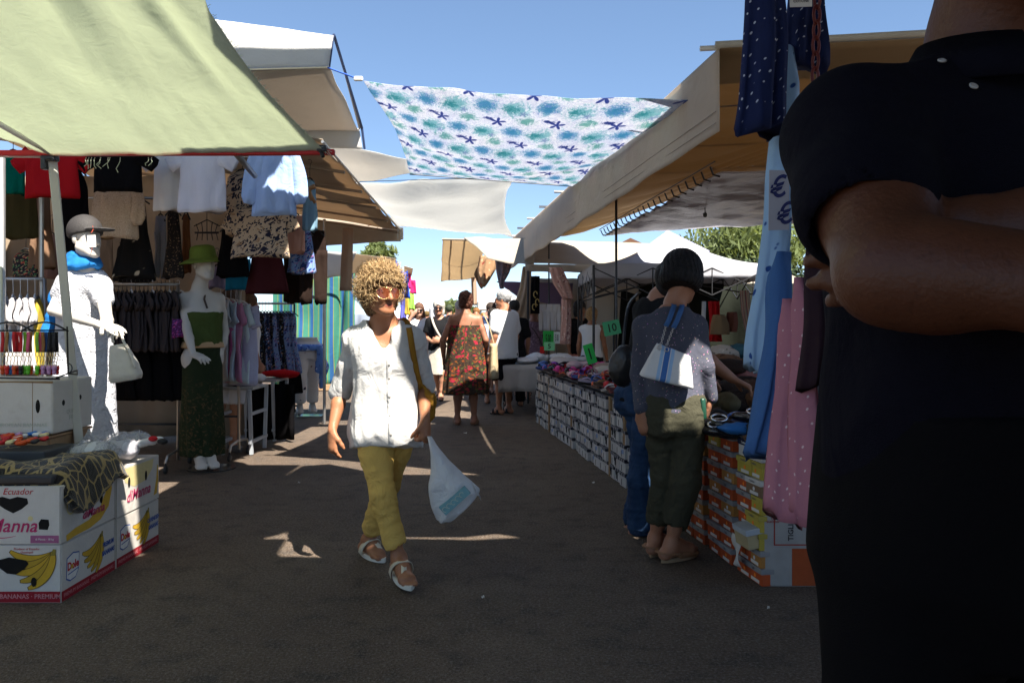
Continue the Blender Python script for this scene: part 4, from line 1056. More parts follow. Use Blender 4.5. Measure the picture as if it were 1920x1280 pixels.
def lady_bags():
    b=bvh(LSH); mu=cloth('mustard_cloth',(.30,.15,.022),wr=.8,st=.5,wscale=14)
    par=E('shoulder_bag','mustard cloth shoulder bag worn by the woman in white','bag',P(800,740,4.2))
    pts=[];ns=[]
    for px,py in((757,601),(763,607),(768,622),(771,640),(774,660),(777,680),(781,700),(787,722),(793,742)):
        o=V((0,0,HC)); d=P(px,py,4)-o; p,n=cast(b,o,d,.004)
        if p is None: p=P(px,py,4.12); n=V((.5,-.8,0))
        pts.append(p); ns.append(n)
    pts=[P(752,598,4.22)]+pts; ns=[V((0,0,1))]+ns
    mb=MB(); ribbon(mb,smoothpts(pts,3),.030,.003,V((.25,-1,.15))); mb.build('strap',mu,par,True)
    g=SDF(); g.chain([P(793,728,4.22),P(800,745,4.24),P(797,775,4.27)],[.02,.05,.055],.02); g.chain([P(793,722,4.15),P(806,742,4.14),P(798,760,4.16)],[.012,.02,.03],.01); g.cap(P(800,738,4.15),P(814,741,4.13),.016,.004,.01)
    g.build('bag_body',mu,par,.007,disp=wrinkle(5,.006,(30,30,30),.005))
    # carrier bag
    t=NT('carrier_plastic'); v=t.tc('Object'); n=t.noise(t.mapv(v,scale=(1.5,1,1)),9,4,.65,1.5); 
    pm=t.fin(t.mix(n,(.66,.66,.66),(.80,.80,.80)),.35,.4,0,t.bump(n,.5,.04),trans=.35)
    cb=E('carrier_bag','white plastic carrier bag swinging from the hand of the woman in white','bag',P(850,900,4.02))
    L=[(801,818),(803,828),(807,850),(808,880),(803,914),(808,942),(817,968),(822,975)]; Rr=[(809,818),(816,829),(835,855),(862,882),(893,910),(899,922),(880,947),(852,972)]
    mb=MB(); rg=[]; Lq=smoothpts([P(x,y,4.0) for x,y in L],4); Rq=smoothpts([P(x,y,4.02) for x,y in Rr],4); m=len(Lq)
    for i in range(m):
        t_=i/(m-1); c=(Lq[i]+Rq[i])/2; h=(Rq[i]-Lq[i])/2; dp=.012+.085*math.sin(min(1,t_*1.25)*math.pi*.62)*(1 if t_<.9 else (1-(t_-.9)*3))
        r=[]
        for k in range(28):
            a=2*math.pi*k/28; q=c+h*math.cos(a)+V((0,1,0))*(dp*math.sin(a)); 
            q+=V((0,1,0))*(.012*math.sin(a*5+t_*9)*t_)+V((.004*noise.noise(q*20),0.012*noise.noise(q*14),0)); r.append(q)
        rg.append(r)
    mb.rings(rg); mb.build('bag_body',pm,cb,True)
    mb=MB(); mb.grid(lambda u,v: lerp(P(893,918,3.96),P(902,938,3.99),u)+V((-.02*v,.03*v,-.012*math.sin(u*6)+.03*v)),5,4,.002); mb.build('corner_flap',pm,cb,True)
    a=P(833,962,3.905);bq=P(879,921,3.905);x=(bq-a); up=V((-x.z,0,x.x)).normalized()
    mb=MB(); M=frame(a+V((0,-.005,0)),x,up); L_=x.length
    tl=plain('teal_print',(.16,.32,.34),.5,.3,0,.2,40); mb.prism([(0,-.012),(L_,-.012),(L_,.034),(0,.040)],.03,M); pr=mb.build('printed_box_end',tl,cb)
    mb=MB(); rs=random.Random(4)
    for i in range(5): mb.tube([M@V((L_*.1+i*L_*.17+.012*math.cos(k),.012+.012*math.sin(k*1.0),.0012)) for k in np.linspace(0,4+rs.random()*2,9)],.0016,4)
    mb.build('print_motif',plain('pale_print',(.48,.50,.42),.6),pr)
lady_bags()
# ================= the woman choosing shoes, seen from behind
def olive():
    par=E('person','woman with black bob in grey blue jumper and dark olive trousers, back turned','person',(.93,4.4,0))
    J=fig((.90,4.38,0),math.pi-.12,1.66,lean=.16,fat=.90); s=J.s
    J.pel=V((.885,4.37,.845)); J.hip={'L':J.pel+J.l*.085*s,'R':J.pel-J.l*.085*s}
    J.nk=P(1264,577,4.50); J.sh={'L':P(1207,612,4.48),'R':P(1303,612,4.46)}
    J.hc=P(1281,521,4.52); hf=V((.50,.80,-.42)).normalized(); J.hl,J.hf,J.hu=basis(hf,V((.15,.3,1))); J.hR=Rm(J.hl,J.hf,J.hu)
    J.arm={'L':dict(e=P(1199,702,4.46),w=P(1203,770,4.32),d=V((.12,.05,-1)).normalized(),n=V((.7,.6,0)),c=.5),
           'R':dict(e=P(1322,688,4.38),w=P(1333,748,4.40),d=V((-.25,.25,-1)).normalized(),n=V((-.9,.4,0)),c=.9)}
    J.leg={'L':dict(k=P(1248,893,4.40),a=P(1228,1010,4.48),t=V((.90,4.66,.03))),'R':dict(k=P(1287,897,4.30),a=P(1258,1020,4.36),t=V((1.03,4.47,.03)))}
    g=body(J,toes=False); g.build('body',skinC,par,.0062)
    kn=NT('lurex_knit'); v=kn.tc('Object'); n=kn.noise(v,6,4); c=kn.mix(n,(.042,.044,.062),(.066,.068,.092)); sp=kn.vor(v,210,k='Color'); f=kn.smooth(kn.xyz(sp)[0],.975,.995); c=kn.mix(kn.M('MULTIPLY',f,.45),c,kn.mix(.6,(.5,.5,.55),sp))  # pale specks paint the sparkle of the thread into the colour
    km=kn.fin(c,.8,.3,0,cloth_nrm(kn,.5,.7,7,260))
    g=topsdf(J,-.055,.014,1.94,.047,flare=.0,neck='round',neckdrop=.035,wide=1.0); sw=g.build('jumper',km,par,.0065,disp=wrinkle(11,.004,(9,9,8),.004))
    g=SDF(); rw=rows_s([(z,cx,cy,rx*J.fat,ry*J.fat) for z,cx,cy,rx,ry in FEM],s,.016,-.070*s,-.045*s); g.loft(J.pel,J.R,rw,.01,p=2.2); g.build('top_hem',cloth('lime_vest',(.55,.58,.33)),par,.007)
    g=pantsdf(J,1.62,.010,.06,.070,.080); g.build('trousers',cloth('olive_twill',(.055,.052,.034),wr=.9,st=.6,wscale=8,var=.18),par,.0065,disp=wrinkle(12,.0035,(8,8,30),.006))
    # bob
    g=SDF(); W=lambda x,y,z: J.hc+J.hR@V((x*s,y*s,z*s))
    g.ell(W(0,.028,.045),(.112*s,.125*s,.112*s),J.hR,.02); g.ell(W(0,.035,-.03),(.118*s,.118*s,.075*s),J.hR,.05)
    g.ell(W(0,-.15,-.05),(.085*s,.12*s,.11*s),J.hR,.01,'s'); g.half(W(0,.04,-.078),-J.hu-J.hf*.1,.01); g.ell(W(0,.0,-.12),(.08*s,.08*s,.07*s),J.hR,.01,'s')
    hm=hairmat('black_hair',(.012,.010,.010),(.004,.0035,.0035)); g.build('hair',hm,par,.006,disp=ridges(J,.0022,34,2))
    tan=plain('espadrille',(.30,.20,.12),.8,.2,0,.2,60); tan2=plain('tan_suede',(.27,.14,.075),.85,.15,0,.2,50)
    for k in 'LR':
        L=dict(J.leg[k]); L['t']=L['t'].copy(); L['t'].z=.012; sandal(L,1.0,par,tan,tan2,k,'shoe',closed='mule')
    # watch strap and wallet
    mb=MB(); w=J.arm['L']['w']; d=(w-J.arm['L']['e']).normalized(); q=d.to_track_quat('Z','Y').to_matrix(); mb.lathe([(.027,-.009),(.031,-.009),(.031,.009),(.027,.009)],w-d*.004,18,q); mb.build('watch_strap',plain('teal_rubber',(.0,.22,.22),.4),par,True)
    wl=MB(); M=Matrix.Rotation(.25,3,'Z')@Matrix.Rotation(-.06,3,'Y'); wl.box(P(1312,765,4.31),(.028,.10,.115),M,.008); o=wl.build('wallet',plain('green_leather',(.008,.05,.028),.35,.5),None,True); tag(o,'dark green wallet in the hand of the woman with the black bob','wallet')
    # handbag
    bg=E('handbag','white handbag with blue stripes and chain on the shoulder of the bob haired woman','bag',P(1250,690,4.2))
    t=NT('canvas_stripes'); u=t.xyz(t.tc('UV'))[0]; c=t.ramp(t.M('ADD',t.M('DIVIDE',u,.30),.5),[(0,(.62,.61,.59)),(.36,(.30,.46,.66)),(.42,(.62,.62,.62)),(.435,(.035,.13,.38)),(.535,(.62,.62,.62)),(.55,(.30,.46,.66)),(.61,(.62,.61,.59))],True); v=t.tc('Object')
    c=t.mix(t.M('MULTIPLY',t.noise(v,300,2),.18),c,(.2,.2,.2)); bm=t.fin(c,.85,.2,0,cloth_nrm(t,.4,.5,9,220))
    tl=P(1232,643,4.245);tr=P(1293,667,4.245);br=P(1298,728,4.215);bl=P(1200,703,4.215)
    rg=[]; 
    for t_ in np.linspace(0,1,14):
        l=lerp(tl,bl,t_); r=lerp(tr,br,t_); dep=lerp(.018,.06,t_**.7); 
        if t_>.93: dep*=.8
        ring=[]
        for k in range(32):
            a=2*math.pi*k/32; ca,sa=math.cos(a),math.sin(a); e=.32
            q=(l+r)/2+(r-l)/2*(math.copysign(abs(ca)**e,ca))+V((0,1,.1))*(dep*math.copysign(abs(sa)**e,sa))
            q+=V((0,.006*noise.noise(q*16),.004*noise.noise(q*11))); ring.append(q)
        rg.append(ring)
    mb=MB(); b0=len(mb.v); mb.rings(rg)
    x=(br-bl).normalized(); ctr=(tl+tr+bl+br)/4
    mb.uv=[((V(p)-ctr).dot(x)+.028+ .0,p[2]) for p in mb.v]
    mb.build('bag_body',bm,bg,True)
    b=bvh(sw)
    bl_=plain('blue_strap',(.035,.10,.25),.7)
    for a_,z_ in (((1264,572),(1233,636)),((1279,574),(1246,640))):
        pts=[];ns=[]
        for t_ in np.linspace(0,1,9):
            px=lerp(a_[0],z_[0],t_)+4*math.sin(t_*3); py=lerp(a_[1],z_[1],t_); o=V((0,0,HC)); p,n=cast(b,o,P(px,py,4)-o,.004)
            if p is None: p=P(px,py,4.33); n=V((0,-1,.2))
            pts.append(p); ns.append(n)
        mb=MB(); ribbon(mb,[pts[0]+V((.012,.10,.005))]+pts[:6],.027,.004,[V((0,0,1))]+ns[:6]); mb.build('strap',bl_,bg,True)
        mb=MB(); e=pts[5]; f=V((tl.x+.02,tl.y-.01,tl.z)) if a_[0]<1270 else V((tl.x+.05,tl.y-.015,tl.z-.006))
        for i in range(9):
            c=lerp(e,f,i/8); q=(f-e).to_track_quat('Z','Y').to_matrix()@Matrix.Rotation(i*1.57,3,'Z')
            mb.tube([c+q@V((.006*math.cos(k),0,.011*math.sin(k))) for k in np.linspace(0,6.28,9)],.002,4,False)
        mb.build('chain',metal('chain_steel',(.55,.5,.45),.3),bg,True)
    for p in (P(1236,651,4.21),P(1250,655,4.208)):
        mb=MB(); mb.tube([p+V((.011*math.cos(k),0,.011*math.sin(k))) for k in np.linspace(0,6.28,13)],.003,5,False); mb.build('ring',metal('chain_steel'),bg,True)
olive()
def jeansman():
    par=E('person','man in blue jeans and black shoes leaning over the shoe boxes, partly hidden','person',(.8,5,0))
    J=fig((.80,5.0,0),math.pi*.5+.35,1.72,True,lean=.22); s=J.s
    J.pel=V((.83,5.0,.89)); J.hip={'L':J.pel+J.l*.09*s,'R':J.pel-J.l*.09*s}
    J.nk=P(1240,566,5.0); J.sh={'L':J.nk+J.l*.19-J.up*.05,'R':J.nk-J.l*.19-J.up*.05}; J.hc=P(1266,532,4.98)
    J.leg={'L':dict(k=P(1215,885,5.06),a=P(1193,975,5.12),t=V((.95,5.16,.012))),'R':dict(k=P(1204,890,4.92),a=P(1203,985,4.92),t=V((.92,4.86,.012)))}
    J.arm['R'].update(e=J.sh['R']+V((.12,-.05,-.26)),w=J.sh['R']+V((.34,.0,-.42)),d=V((1,0,-.5)).normalized(),n=V((0,0,-1))); J.arm['L'].update(e=J.sh['L']+V((.14,.05,-.26)),w=J.sh['L']+V((.36,.0,-.42)),d=V((1,0,-.5)).normalized(),n=V((0,0,-1)))
    body(J,toes=False).build('body',skinC,par,.009)
    topsdf(J,-.1,.016,.5,.062).build('tee_shirt',cloth('black_jersey',(.012,.012,.013)),par,.009,disp=wrinkle(3,.004))
    t=NT('blue_denim'); v=t.tc('Object'); n=t.noise(v,5,4); w_=t.noise(v,300,2); c=t.mix(t.smooth(n,.3,.7),(.010,.028,.07),(.028,.066,.14)); c=t.mix(t.M('MULTIPLY',t.smooth(t.vor(v,3.3),.14,.05),.5),c,(.2,.32,.45)); c=t.mix(t.M('MULTIPLY',w_,.2),c,(.0,.01,.03))
    pantsdf(J,1.93,.016,.10,.088,.082).build('jeans',t.fin(c,.85,.2,0,cloth_nrm(t,.6,.9,8)),par,.008,disp=wrinkle(9,.004,(8,8,30),.008))
    hair_sdf(J,.012,.02).build('hair',hairmat('black_hair',(.012,.010,.010)),par,.009)
    bk=plain('black_shoe',(.01,.01,.011),.5); bs=plain('black_sole',(.02,.02,.02),.7)
    for k in 'LR': sandal(J.leg[k],1.08,par,bs,bk,k,'shoe',closed=True)
    g=SDF(); g.ell(P(1166,690,4.85),(.085,.06,.115),k=.02); g.ell(P(1172,672,4.83),(.06,.055,.08),k=.03); bgp=E('shoulder_bag','black leather bag hanging in front of the man in blue jeans','bag',P(1166,700,4.85)); g.build('bag_body',plain('black_leather',(.012,.012,.013),.35,.5,0,.3,20,.4,40),bgp,.008,disp=wrinkle(2,.005,(20,20,20),.004))
    mb=MB(); ribbon(mb,smoothpts([P(1168,655,4.82),P(1172,610,4.86),P(1180,570,4.95),P(1200,548,5.08)],4),.02,.004,V((-.5,-1,0))); mb.build('strap',plain('black_leather',(.012,.012,.013)),bgp,True)
jeansman()
# ================= man with folded arms close to the camera
def foreman():
    par=E('person','man in dark navy polo shirt with folded arms standing close by in shadow','person',(.70,1.14,0))
    J=fig((.70,1.14,0),.30,1.93,True,hyaw=.2,fat=1.0); s=J.s
    J.sh={'R':P(1604,258,1.10),'L':J.pel+J.up*.475*s+J.l*.2*s}
    J.nk=P(1850,128,1.15); J.hc=J.nk+V((0.0,-.05,.185))
    J.arm={'R':dict(e=P(1668,512,.86),w=P(1930,528,.79),d=V((.9,.1,-.2)).normalized(),n=V((0,.8,-.4)),c=.4),
           'L':dict(e=P(2060,540,.90),w=P(1830,436,.925),d=V((-.90,.34,-.40)).normalized(),n=V((0.1,.9,.0)),c=.25)}
    J.hip['R']=V((.545,1.10,.98)); J.leg['R'].update(k=V((.53,1.07,.53)),a=V((.53,1.10,.11)),t=V((.50,.90,.02)))
    g=body(J,fine=True,thick=1.15); g.chain([P(1668,512,.86),P(1760,520,.84),P(1930,528,.79)],[.050,.054,.045],.03); g.chain([J.sh['R'],lerp(J.sh['R'],J.arm['R']['e'],.6),J.arm['R']['e']],[.072,.062,.052],.03); g.chain([P(2060,540,.90),P(1950,445,.91),P(1830,436,.925)],[.05,.056,.042],.02)
    # finger tips of the tucked hand
    for px,py,y in((1562,534,.99),(1579,560,.975)):
        g.chain([P(px+60,py-30,.99),P(px+16,py-4,y),P(px+5,py+3,y)],[.012,.011,.0095],.006)
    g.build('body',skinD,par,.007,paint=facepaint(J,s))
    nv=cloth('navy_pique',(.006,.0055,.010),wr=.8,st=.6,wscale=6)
    g=topsdf(J,.055,.022,.0,wide=1.18,neck='none',hi=.55)
    for k,sd in(('R',-1),('L',1)):
        A=J.arm[k]; S=J.sh[k]; e=lerp(S,A['e'],.56)+V((-.012,0,0))*(1 if k=='R' else 0); g.cap(S-J.l*sd*.07,S+V((0,0,.0)),.080,.080,.06); g.chain([S,e],[.079,.083],.05); dd=(e-S).normalized(); g.cap(e-dd*.015,e+dd*.15,.058,.064,.004,'s'); g.half(e+dd*.02,dd) if False else None
    g.ell(J.nk+J.up*.05+J.fw*.02,(.085,.085,.08),J.R,.004,'s'); g.cap(J.nk+J.fw*.11,J.nk+J.fw*.17-J.up*.10,.04,.01,.004,'s')
    po=g.build('polo_shirt',nv,par,.007,disp=wrinkle(21,.005,(7,7,7),.008),relax=3); b=bvh(po)
    # collar
    mb=MB(); rg=[]
    for a in np.linspace(-2.75,2.75,40):
        d=J.l*math.sin(a)-J.fw*math.cos(a); c=J.nk+d*.078*s*1.0+J.up*(.015+.01*math.cos(a)); fr=abs(a)/2.75
        o=c+d*(.034)-J.up*(.05+.012*fr)+J.fw*.02*fr
        n=(d+J.up*.6).normalized(); rg.append([c-J.up*.01,c+J.up*.016,o+n*.006,o])
    mb.rings(rg); mb.build('collar',nv,po,True)
    for px,py in((1765,118),(1823,165)):
        o=V((0,0,HC)); p,n=cast(b,o,P(px,py,1)-o,.002)
        if p is None: p=P(px,py,1.0); n=V((0,-1,0))
        mb=MB(); mb.lathe([(0,0),(.0055,0),(.006,.0016),(.0035,.003),(.0025,.0018),(0,.0018)],p,14,n.to_track_quat('Z','Y').to_matrix()); mb.build('button',plain('polo_button',(.45,.42,.38),.3,.5),po,True)
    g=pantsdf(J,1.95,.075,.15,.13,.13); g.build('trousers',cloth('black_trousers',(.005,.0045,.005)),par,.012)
    hair_sdf(J,.01,.0).build('hair',hairmat('grey_hair',(.2,.19,.18)),par,.012)
    for k in 'LR': sandal(J.leg[k],1.15,par,plain('black_sole',(.02,.02,.02)),plain('black_shoe',(.01,.01,.011)),k,'shoe',closed=True)
foreman()
# ================= people further down the lane
def person(label,x,Y,yaw,H,hair,top,bottom,male=False,sk=None,hs='short',top_kw={},bot='pants',bot_kw={},arms=None,legs=None,shades=False,shoe=(.02,.02,.02),h=None,hyaw=0,hpitch=0,fat=1.0,hairname=None,lean=0,shoes='sandal',face=True):
    X=(x-960)/F*Y; par=E('person',label,'person',(X,Y,0)); J=fig((X,Y,0),yaw,H,male,lean=lean,hyaw=hyaw,hpitch=hpitch,arms=arms,legs=legs,fat=fat); s=J.s
    h=h or max(.009,Y*.0009)
    body(J,face=face and Y<17,fine=Y<14).build('body',sk or skinC,par,h,paint=facepaint(J,s,eyes=not shades) if face else None)
    kw=dict(lo=-.06,off=.018,sleeve=.55,srad=.064); kw.update(top_kw); fo=kw.pop('folds',None)
    if fo: kw['fold']=lambda th,z:(fo*np.sin(th*9+z*3)+fo*.6*np.sin(th*15+1))*np.clip((.38-z)*1.6,0,1.6)
    nm=kw.pop('name','shirt')
    topsdf(J,**kw).build(nm,top,par,h,disp=wrinkle(int(x),.004,(9,9,7),.004),uvs=fuv(J))
    if bot=='pants': pantsdf(J,**{**dict(to=.8,off=.012,hi=.06,hem=.095,knee=.075),**bot_kw}).build('shorts' if bot_kw.get('to',.8)<=1 else 'trousers',bottom,par,h,disp=wrinkle(int(x)+1,.003))
    elif bot=='skirt':
        g=SDF(); b=bot_kw; lo=b.get('lo',-.5); g.loft(J.pel,Rm(*basis(J.fw,(0,0,1))),[(lo*s,0,-.0,b.get('w',.21)*s,b.get('d',.17)*s),(-.1*s,0,0,.19*s*fat,.135*s),(.03*s,0,0,.175*s*fat,.125*s),(.10*s,0,0,.155*s*fat,.11*s)],.02,fold=lambda th,z:.02*np.sin(th*7)); g.build('skirt',bottom,par,h)
    hm=hairmat(hairname or ('h%d'%int(x)),hair)
    if hs=='short': hair_sdf(J,.012,.0).build('hair',hm,par,h,disp=lumps(.004,70,x))
    elif hs=='bob': hair_sdf(J,.024,.075,side=-.02,vol=1.03).build('hair',hm,par,h,disp=ridges(J,.003,22))
    elif hs=='long':
        g=hair_sdf(J,.02,.10); W=lambda a,b,c: J.hc+J.hR@V((a*s,b*s,c*s)); 
        for q in(-1,1): g.chain([W(q*.07,.04,.0),W(q*.085,.03,-.12),W(q*.09,.0,-.24)],[.035*s,.03*s,.016*s],.03)
        g.build('hair',hm,par,h,disp=ridges(J,.004,20))
    elif hs=='bun':
        g=hair_sdf(J,.013,.02); g.ell(J.hc+J.hR@V((0,.06*s,.155*s)),(.038*s,.038*s,.034*s)); g.build('hair',hm,par,h,disp=lumps(.005,60,x))
    elif hs=='updo':
        g=hair_sdf(J,.016,.01); g.ell(J.hc+J.hR@V((0,.085*s,.07*s)),(.06*s,.04*s,.06*s)); g.build('hair',hm,par,h,disp=lumps(.008,80,x))
    if shades: glasses(J,par,lensmat('dark_lens',(.01,.008,.008),.95),dsteel,s,1.0)
    sm=plain('sole%02d'%int(shoe[0]*100),shoe,.7); 
    for k in 'LR': sandal(J.leg[k],s,par,sm,sm,k,'sandal' if shoes!='shoe' else 'shoe',strapped=False,closed=(shoes=='shoe'))
    return J,par
PI=math.pi
redf=floral('red_print_dress',(.035,.022,.014),[(.26,.014,.03),(.06,.075,.02),(.20,.05,.012),(.02,.012,.01)],15,[.34,.32,.30,.28],1.6)
J,p=person('woman in red patterned strappy dress standing with her back turned',873,10.3,PI-.03,1.66,(.10,.035,.02),redf,None,sk=skin('back_skin',(.30,.13,.075),spots=.1),hs='updo',top_kw=dict(lo=-.46,off=.03,sleeve=0,strap=True,flare=.22,hi=.40,neck='none',wide=1.08,folds=.028,name='dress'),bot=None,fat=1.12,
  legs={'L':dict(a=(-.02,0,.08)) if False else {}} ,arms={'L':dict(e=(.30,-.02,1.12),w=(.30,.08,.89)),'R':dict(e=(-.27,-.05,1.12),w=(-.25,.14,.92))},shoe=(.30,.18,.10))
mb=MB(); 
for q in(-1,1):
    a=J.pel+J.up*.40*J.s+J.l*.075*q-J.fw*.115; b=J.sh['L' if q>0 else 'R']-J.l*q*.05+J.up*.055; c=J.pel+J.up*.40*J.s+J.l*.09*q+J.fw*.11
    mb.tube(smoothpts([a,lerp(a,b,.6)-J.fw*.02,b,lerp(b,c,.5)+J.fw*.03,c],3),.005,5)
mb.build('strap',redf,p)
ph=MB(); w=J.arm['L']['w']+J.arm['L']['d']*.10; ph.box(w,(.02,.075,.15),bev=.006); o=ph.build('phone',plain('black_glass',(.01,.01,.012),.2,.6),None,True); tag(o,'black phone in the hand of the woman in the red dress','phone')
tb=E('tote_bag','beige cotton tote bag on the shoulder of the woman in the red dress','bag',(J.pos.x+.33,10.3,.7))
x0=J.sh['R']-J.l*.05; bgm=cloth('beige_cotton',(.42,.33,.20),wr=.8)
mb=MB(); rg=[]
for t_ in np.linspace(0,1,10):
    c=V((J.pos.x+.36,10.28,lerp(1.05,.60,t_))); rg.append([c+V((.05*math.cos(a)*(1+.4*t_)+.01*noise.noise(V((a,t_*3,1))),.17*math.sin(a)*(.7+.3*t_),0)) for a in np.linspace(0,2*PI,24,endpoint=False)])
mb.rings(rg); mb.build('bag_body',bgm,tb,True)
mb=MB(); 
for dy in(-.06,.06): ribbon(mb,smoothpts([V((J.pos.x+.37,10.28+dy,1.03)),V((J.pos.x+.31,10.26+dy,1.25)),V((x0.x+.02,10.3+dy,J.sh['R'].z+.07)),],4),.03,.004,V((1,-.3,.3)))
mb.build('strap',bgm,tb,True)
wt=cloth('white_jersey',(.72,.72,.72),wr=.7); bks=cloth('black_cotton',(.012,.012,.014))
J,p=person('grey haired man in white tee shirt and black shorts looking left',945,11.5,-2.25,1.73,(.42,.42,.42),wt,bks,True,sk=skin('man_skin',(.30,.13,.07)),top_kw=dict(lo=-.10,sleeve=.62,srad=.075,off=.03,wide=1.06),bot_kw=dict(to=.86,hem=.11),hyaw=.35,shades=True,shoe=(.02,.015,.012),fat=1.08,hairname='grey_hair2')
mb=MB(); w=J.arm['L']['w']; mb.lathe([(.030,-.012),(.036,-.012),(.036,.012),(.030,.012)],w,14); mb.build('watch',metal('steel_watch',(.5,.5,.5),.3),p,True)
bt=cloth('black_jersey',(.012,.012,.013)); be=cloth('beige_linen',(.48,.42,.35),wr=.8)
J,p=person('white haired woman in black tee shirt and beige skirt walking towards the camera',823,13.6,.0,1.65,(.70,.64,.55),bt,be,sk=skin('w_skin',(.36,.17,.10)),hs='bob',shades=True,bot='skirt',bot_kw=dict(lo=-.42,w=.205),top_kw=dict(sleeve=.62,lo=-.03),arms={'L':dict(e=(.24,-.04,1.10),w=(.05,.20,1.06),d=(-1,.2,.1),n=(0,-1,0),c=.6),'R':dict(e=(-.24,-.04,1.10),w=(-.10,.20,1.03),d=(.9,.2,.1),n=(0,-1,0),c=.6)},legs={'L':dict(k=(.08,.10,.48),a=(.04,.08,.085),t=(.05,.24,.01)),'R':dict(k=(-.05,-.02,.47),a=(-.02,-.22,.13),t=(-.02,-.05,.01))},shoe=(.03,.02,.02))
sb=E('shoulder_bag','beige crossbody bag of the white haired woman in black','bag',(J.pos.x+.2,13.5,.8)); mb=MB(); ribbon(mb,smoothpts([J.sh['R']+V((.04,-.05,.07)),J.pel+V((-.06,-.18,.40)),J.pel+V((.05,-.19,.2)),J.pel+V((.19,-.12,.02))],4),.035,.005,V((0,-1,.2))); mb.build('strap',be,sb,True)
mb=MB(); mb.box(J.pel+V((.22,-.10,-.08)),(.26,.09,.22),Matrix.Rotation(.2,3,'Y'),.03); mb.build('bag_body',be,sb,True)
person('brown haired woman in white top with a hand raised to her head',786,15.2,.1,1.64,(.16,.08,.05),floral('white_red_print',(.72,.71,.70),[(.5,.08,.05)],3.2,.2,.3),cloth('pale_trousers',(.6,.58,.55)),sk=skinB,hs='long',shades=True,arms={'R':dict(e=(-.30,.05,1.25),w=(-.14,.10,1.50),d=(.5,.1,.6),n=(0,-1,0),c=.5)},bot_kw=dict(to=1.9,hem=.075))
person('grey haired man in blue shirt seen between two women from behind',861,16.5,PI,1.72,(.5,.5,.5),cloth('navy_shirt',(.03,.045,.10)),be,True,sk=skinB)
person('dark haired man in navy shirt looking down beside the grey haired man',914,14.6,.9,1.66,(.06,.04,.03),cloth('navy_shirt',(.03,.045,.10)),be,True,sk=skinB,hpitch=-.5,hyaw=.2)
person('person in pale blue white shirt just behind the man in black shorts',924,13.0,PI-.2,1.50,(.03,.025,.02),cloth('pale_blue_jersey',(.55,.60,.70)),cloth('dark_blue_shorts',(.03,.04,.07)),sk=skinC,top_kw=dict(lo=-.1),bot_kw=dict(to=.9))
person('person in black clothes behind the man in the white tee shirt',964,12.6,PI+.3,1.62,(.03,.025,.02),bt,bks,sk=skinC,bot_kw=dict(to=1.9,hem=.08),top_kw=dict(lo=-.1,sleeve=.7))
person('dark haired woman with bun and sunglasses at the white table',978,14.5,.3,1.62,(.02,.014,.012),wt,bks,sk=skinB,hs='bun',shades=True,top_kw=dict(sleeve=.25))
lil=floral('lilac_print',(.24,.15,.20),[(.42,.30,.36),(.13,.08,.12)],22,.3,1.2)
J,p=person('blonde woman in lilac print sleeveless dress seen from behind',1001,13.6,PI+.1,1.56,(.40,.22,.11),lil,None,sk=skin('back_skin',(.30,.13,.075)),hs='short',top_kw=dict(lo=-.5,sleeve=0,off=.025,flare=.12,name='dress'),bot=None,hairname='dark_blonde')
mb=MB(); mb.tube(smoothpts([J.sh['L']+J.up*.06,J.pel+J.up*.35-J.fw*.15,J.pel+J.up*.12-J.fw*.15-J.l*.12],4),.008,5); o=mb.build('bag_strap',plain('brown_strap',(.05,.03,.025)),None); tag(o,'thin brown bag strap across the lilac dress','strap')
person('blonde woman in white vest standing behind the price signs',1110,12.2,PI-.4,1.50,(.50,.30,.13),wt,bks,sk=skinA,hs='updo',top_kw=dict(sleeve=0,lo=-.05))
person('dark haired seller in shadow behind the far sandals',1087,13.4,.5,1.62,(.015,.012,.01),bt,bks,sk=skinA,hs='bob')
person('woman with long brown hair in white vest and beige shorts by the dress rail',466,9.9,2.2,1.62,(.14,.075,.04),wt,be,sk=skin('arm_skin',(.36,.17,.10)),hs='long',top_kw=dict(sleeve=0,lo=-.05),bot_kw=dict(to=.55,hem=.11))
strp=stripes('blue_stripe_shorts',[(0,(.7,.7,.72)),(.5,(.06,.10,.25))],.035)
person('person in striped shorts and grey slip on shoes behind the pastel shirts',431,8.15,.35,1.60,(.10,.06,.04),cloth('black_jersey',(.012,.012,.013)),strp,sk=skin('leg_skin',(.42,.20,.11)),bot_kw=dict(to=.8,hem=.09),shoes='shoe',shoe=(.11,.11,.115),legs={'L':dict(k=(.06,.02,.48),a=(.035,0,.09),t=(.10,.16,.012)),'R':dict(a=(-.16,0,.09),t=(-.2,.12,.012))})
rs=random.Random(11)
far=[(757,22,.2,'red'),(771,19,0,'white'),(800,24,PI,'grey'),(842,21,PI,'teal'),(893,18.5,0,'black'),(906,26,.3,'white'),(926,24,PI,'beige'),(941,20,PI,'navy'),(958,27,.1,'pink'),(812,30,PI,'blue'),(852,33,0,'white'),(880,36,PI,'red')]
colr=dict(red=(.4,.05,.04),white=(.7,.7,.7),grey=(.3,.3,.3),teal=(.05,.25,.27),black=(.02,.02,.02),beige=(.5,.42,.32),navy=(.03,.05,.12),pink=(.5,.2,.25),blue=(.08,.16,.4))
for i,(x,Y,yw,c) in enumerate(far):
    person('distant shopper in %s top %s'%(c,['beside the hanging blue cloth','left of the brown haired woman','between the two women in front','behind the white haired woman','with dark hair behind the red dress','far off beside the awning post','seen from behind near the awning post','next to the man in white','far away under the cream awning','deep in the lane seen from behind','deep in the lane facing us','farthest back in the lane'][i]),x,Y,yw,rs.uniform(1.6,1.78),(rs.uniform(.02,.3),rs.uniform(.02,.15),.03),cloth('far_'+c,colr[c]),bks,male=i%2==0,sk=skinC,face=False,h=.02,hs='short')
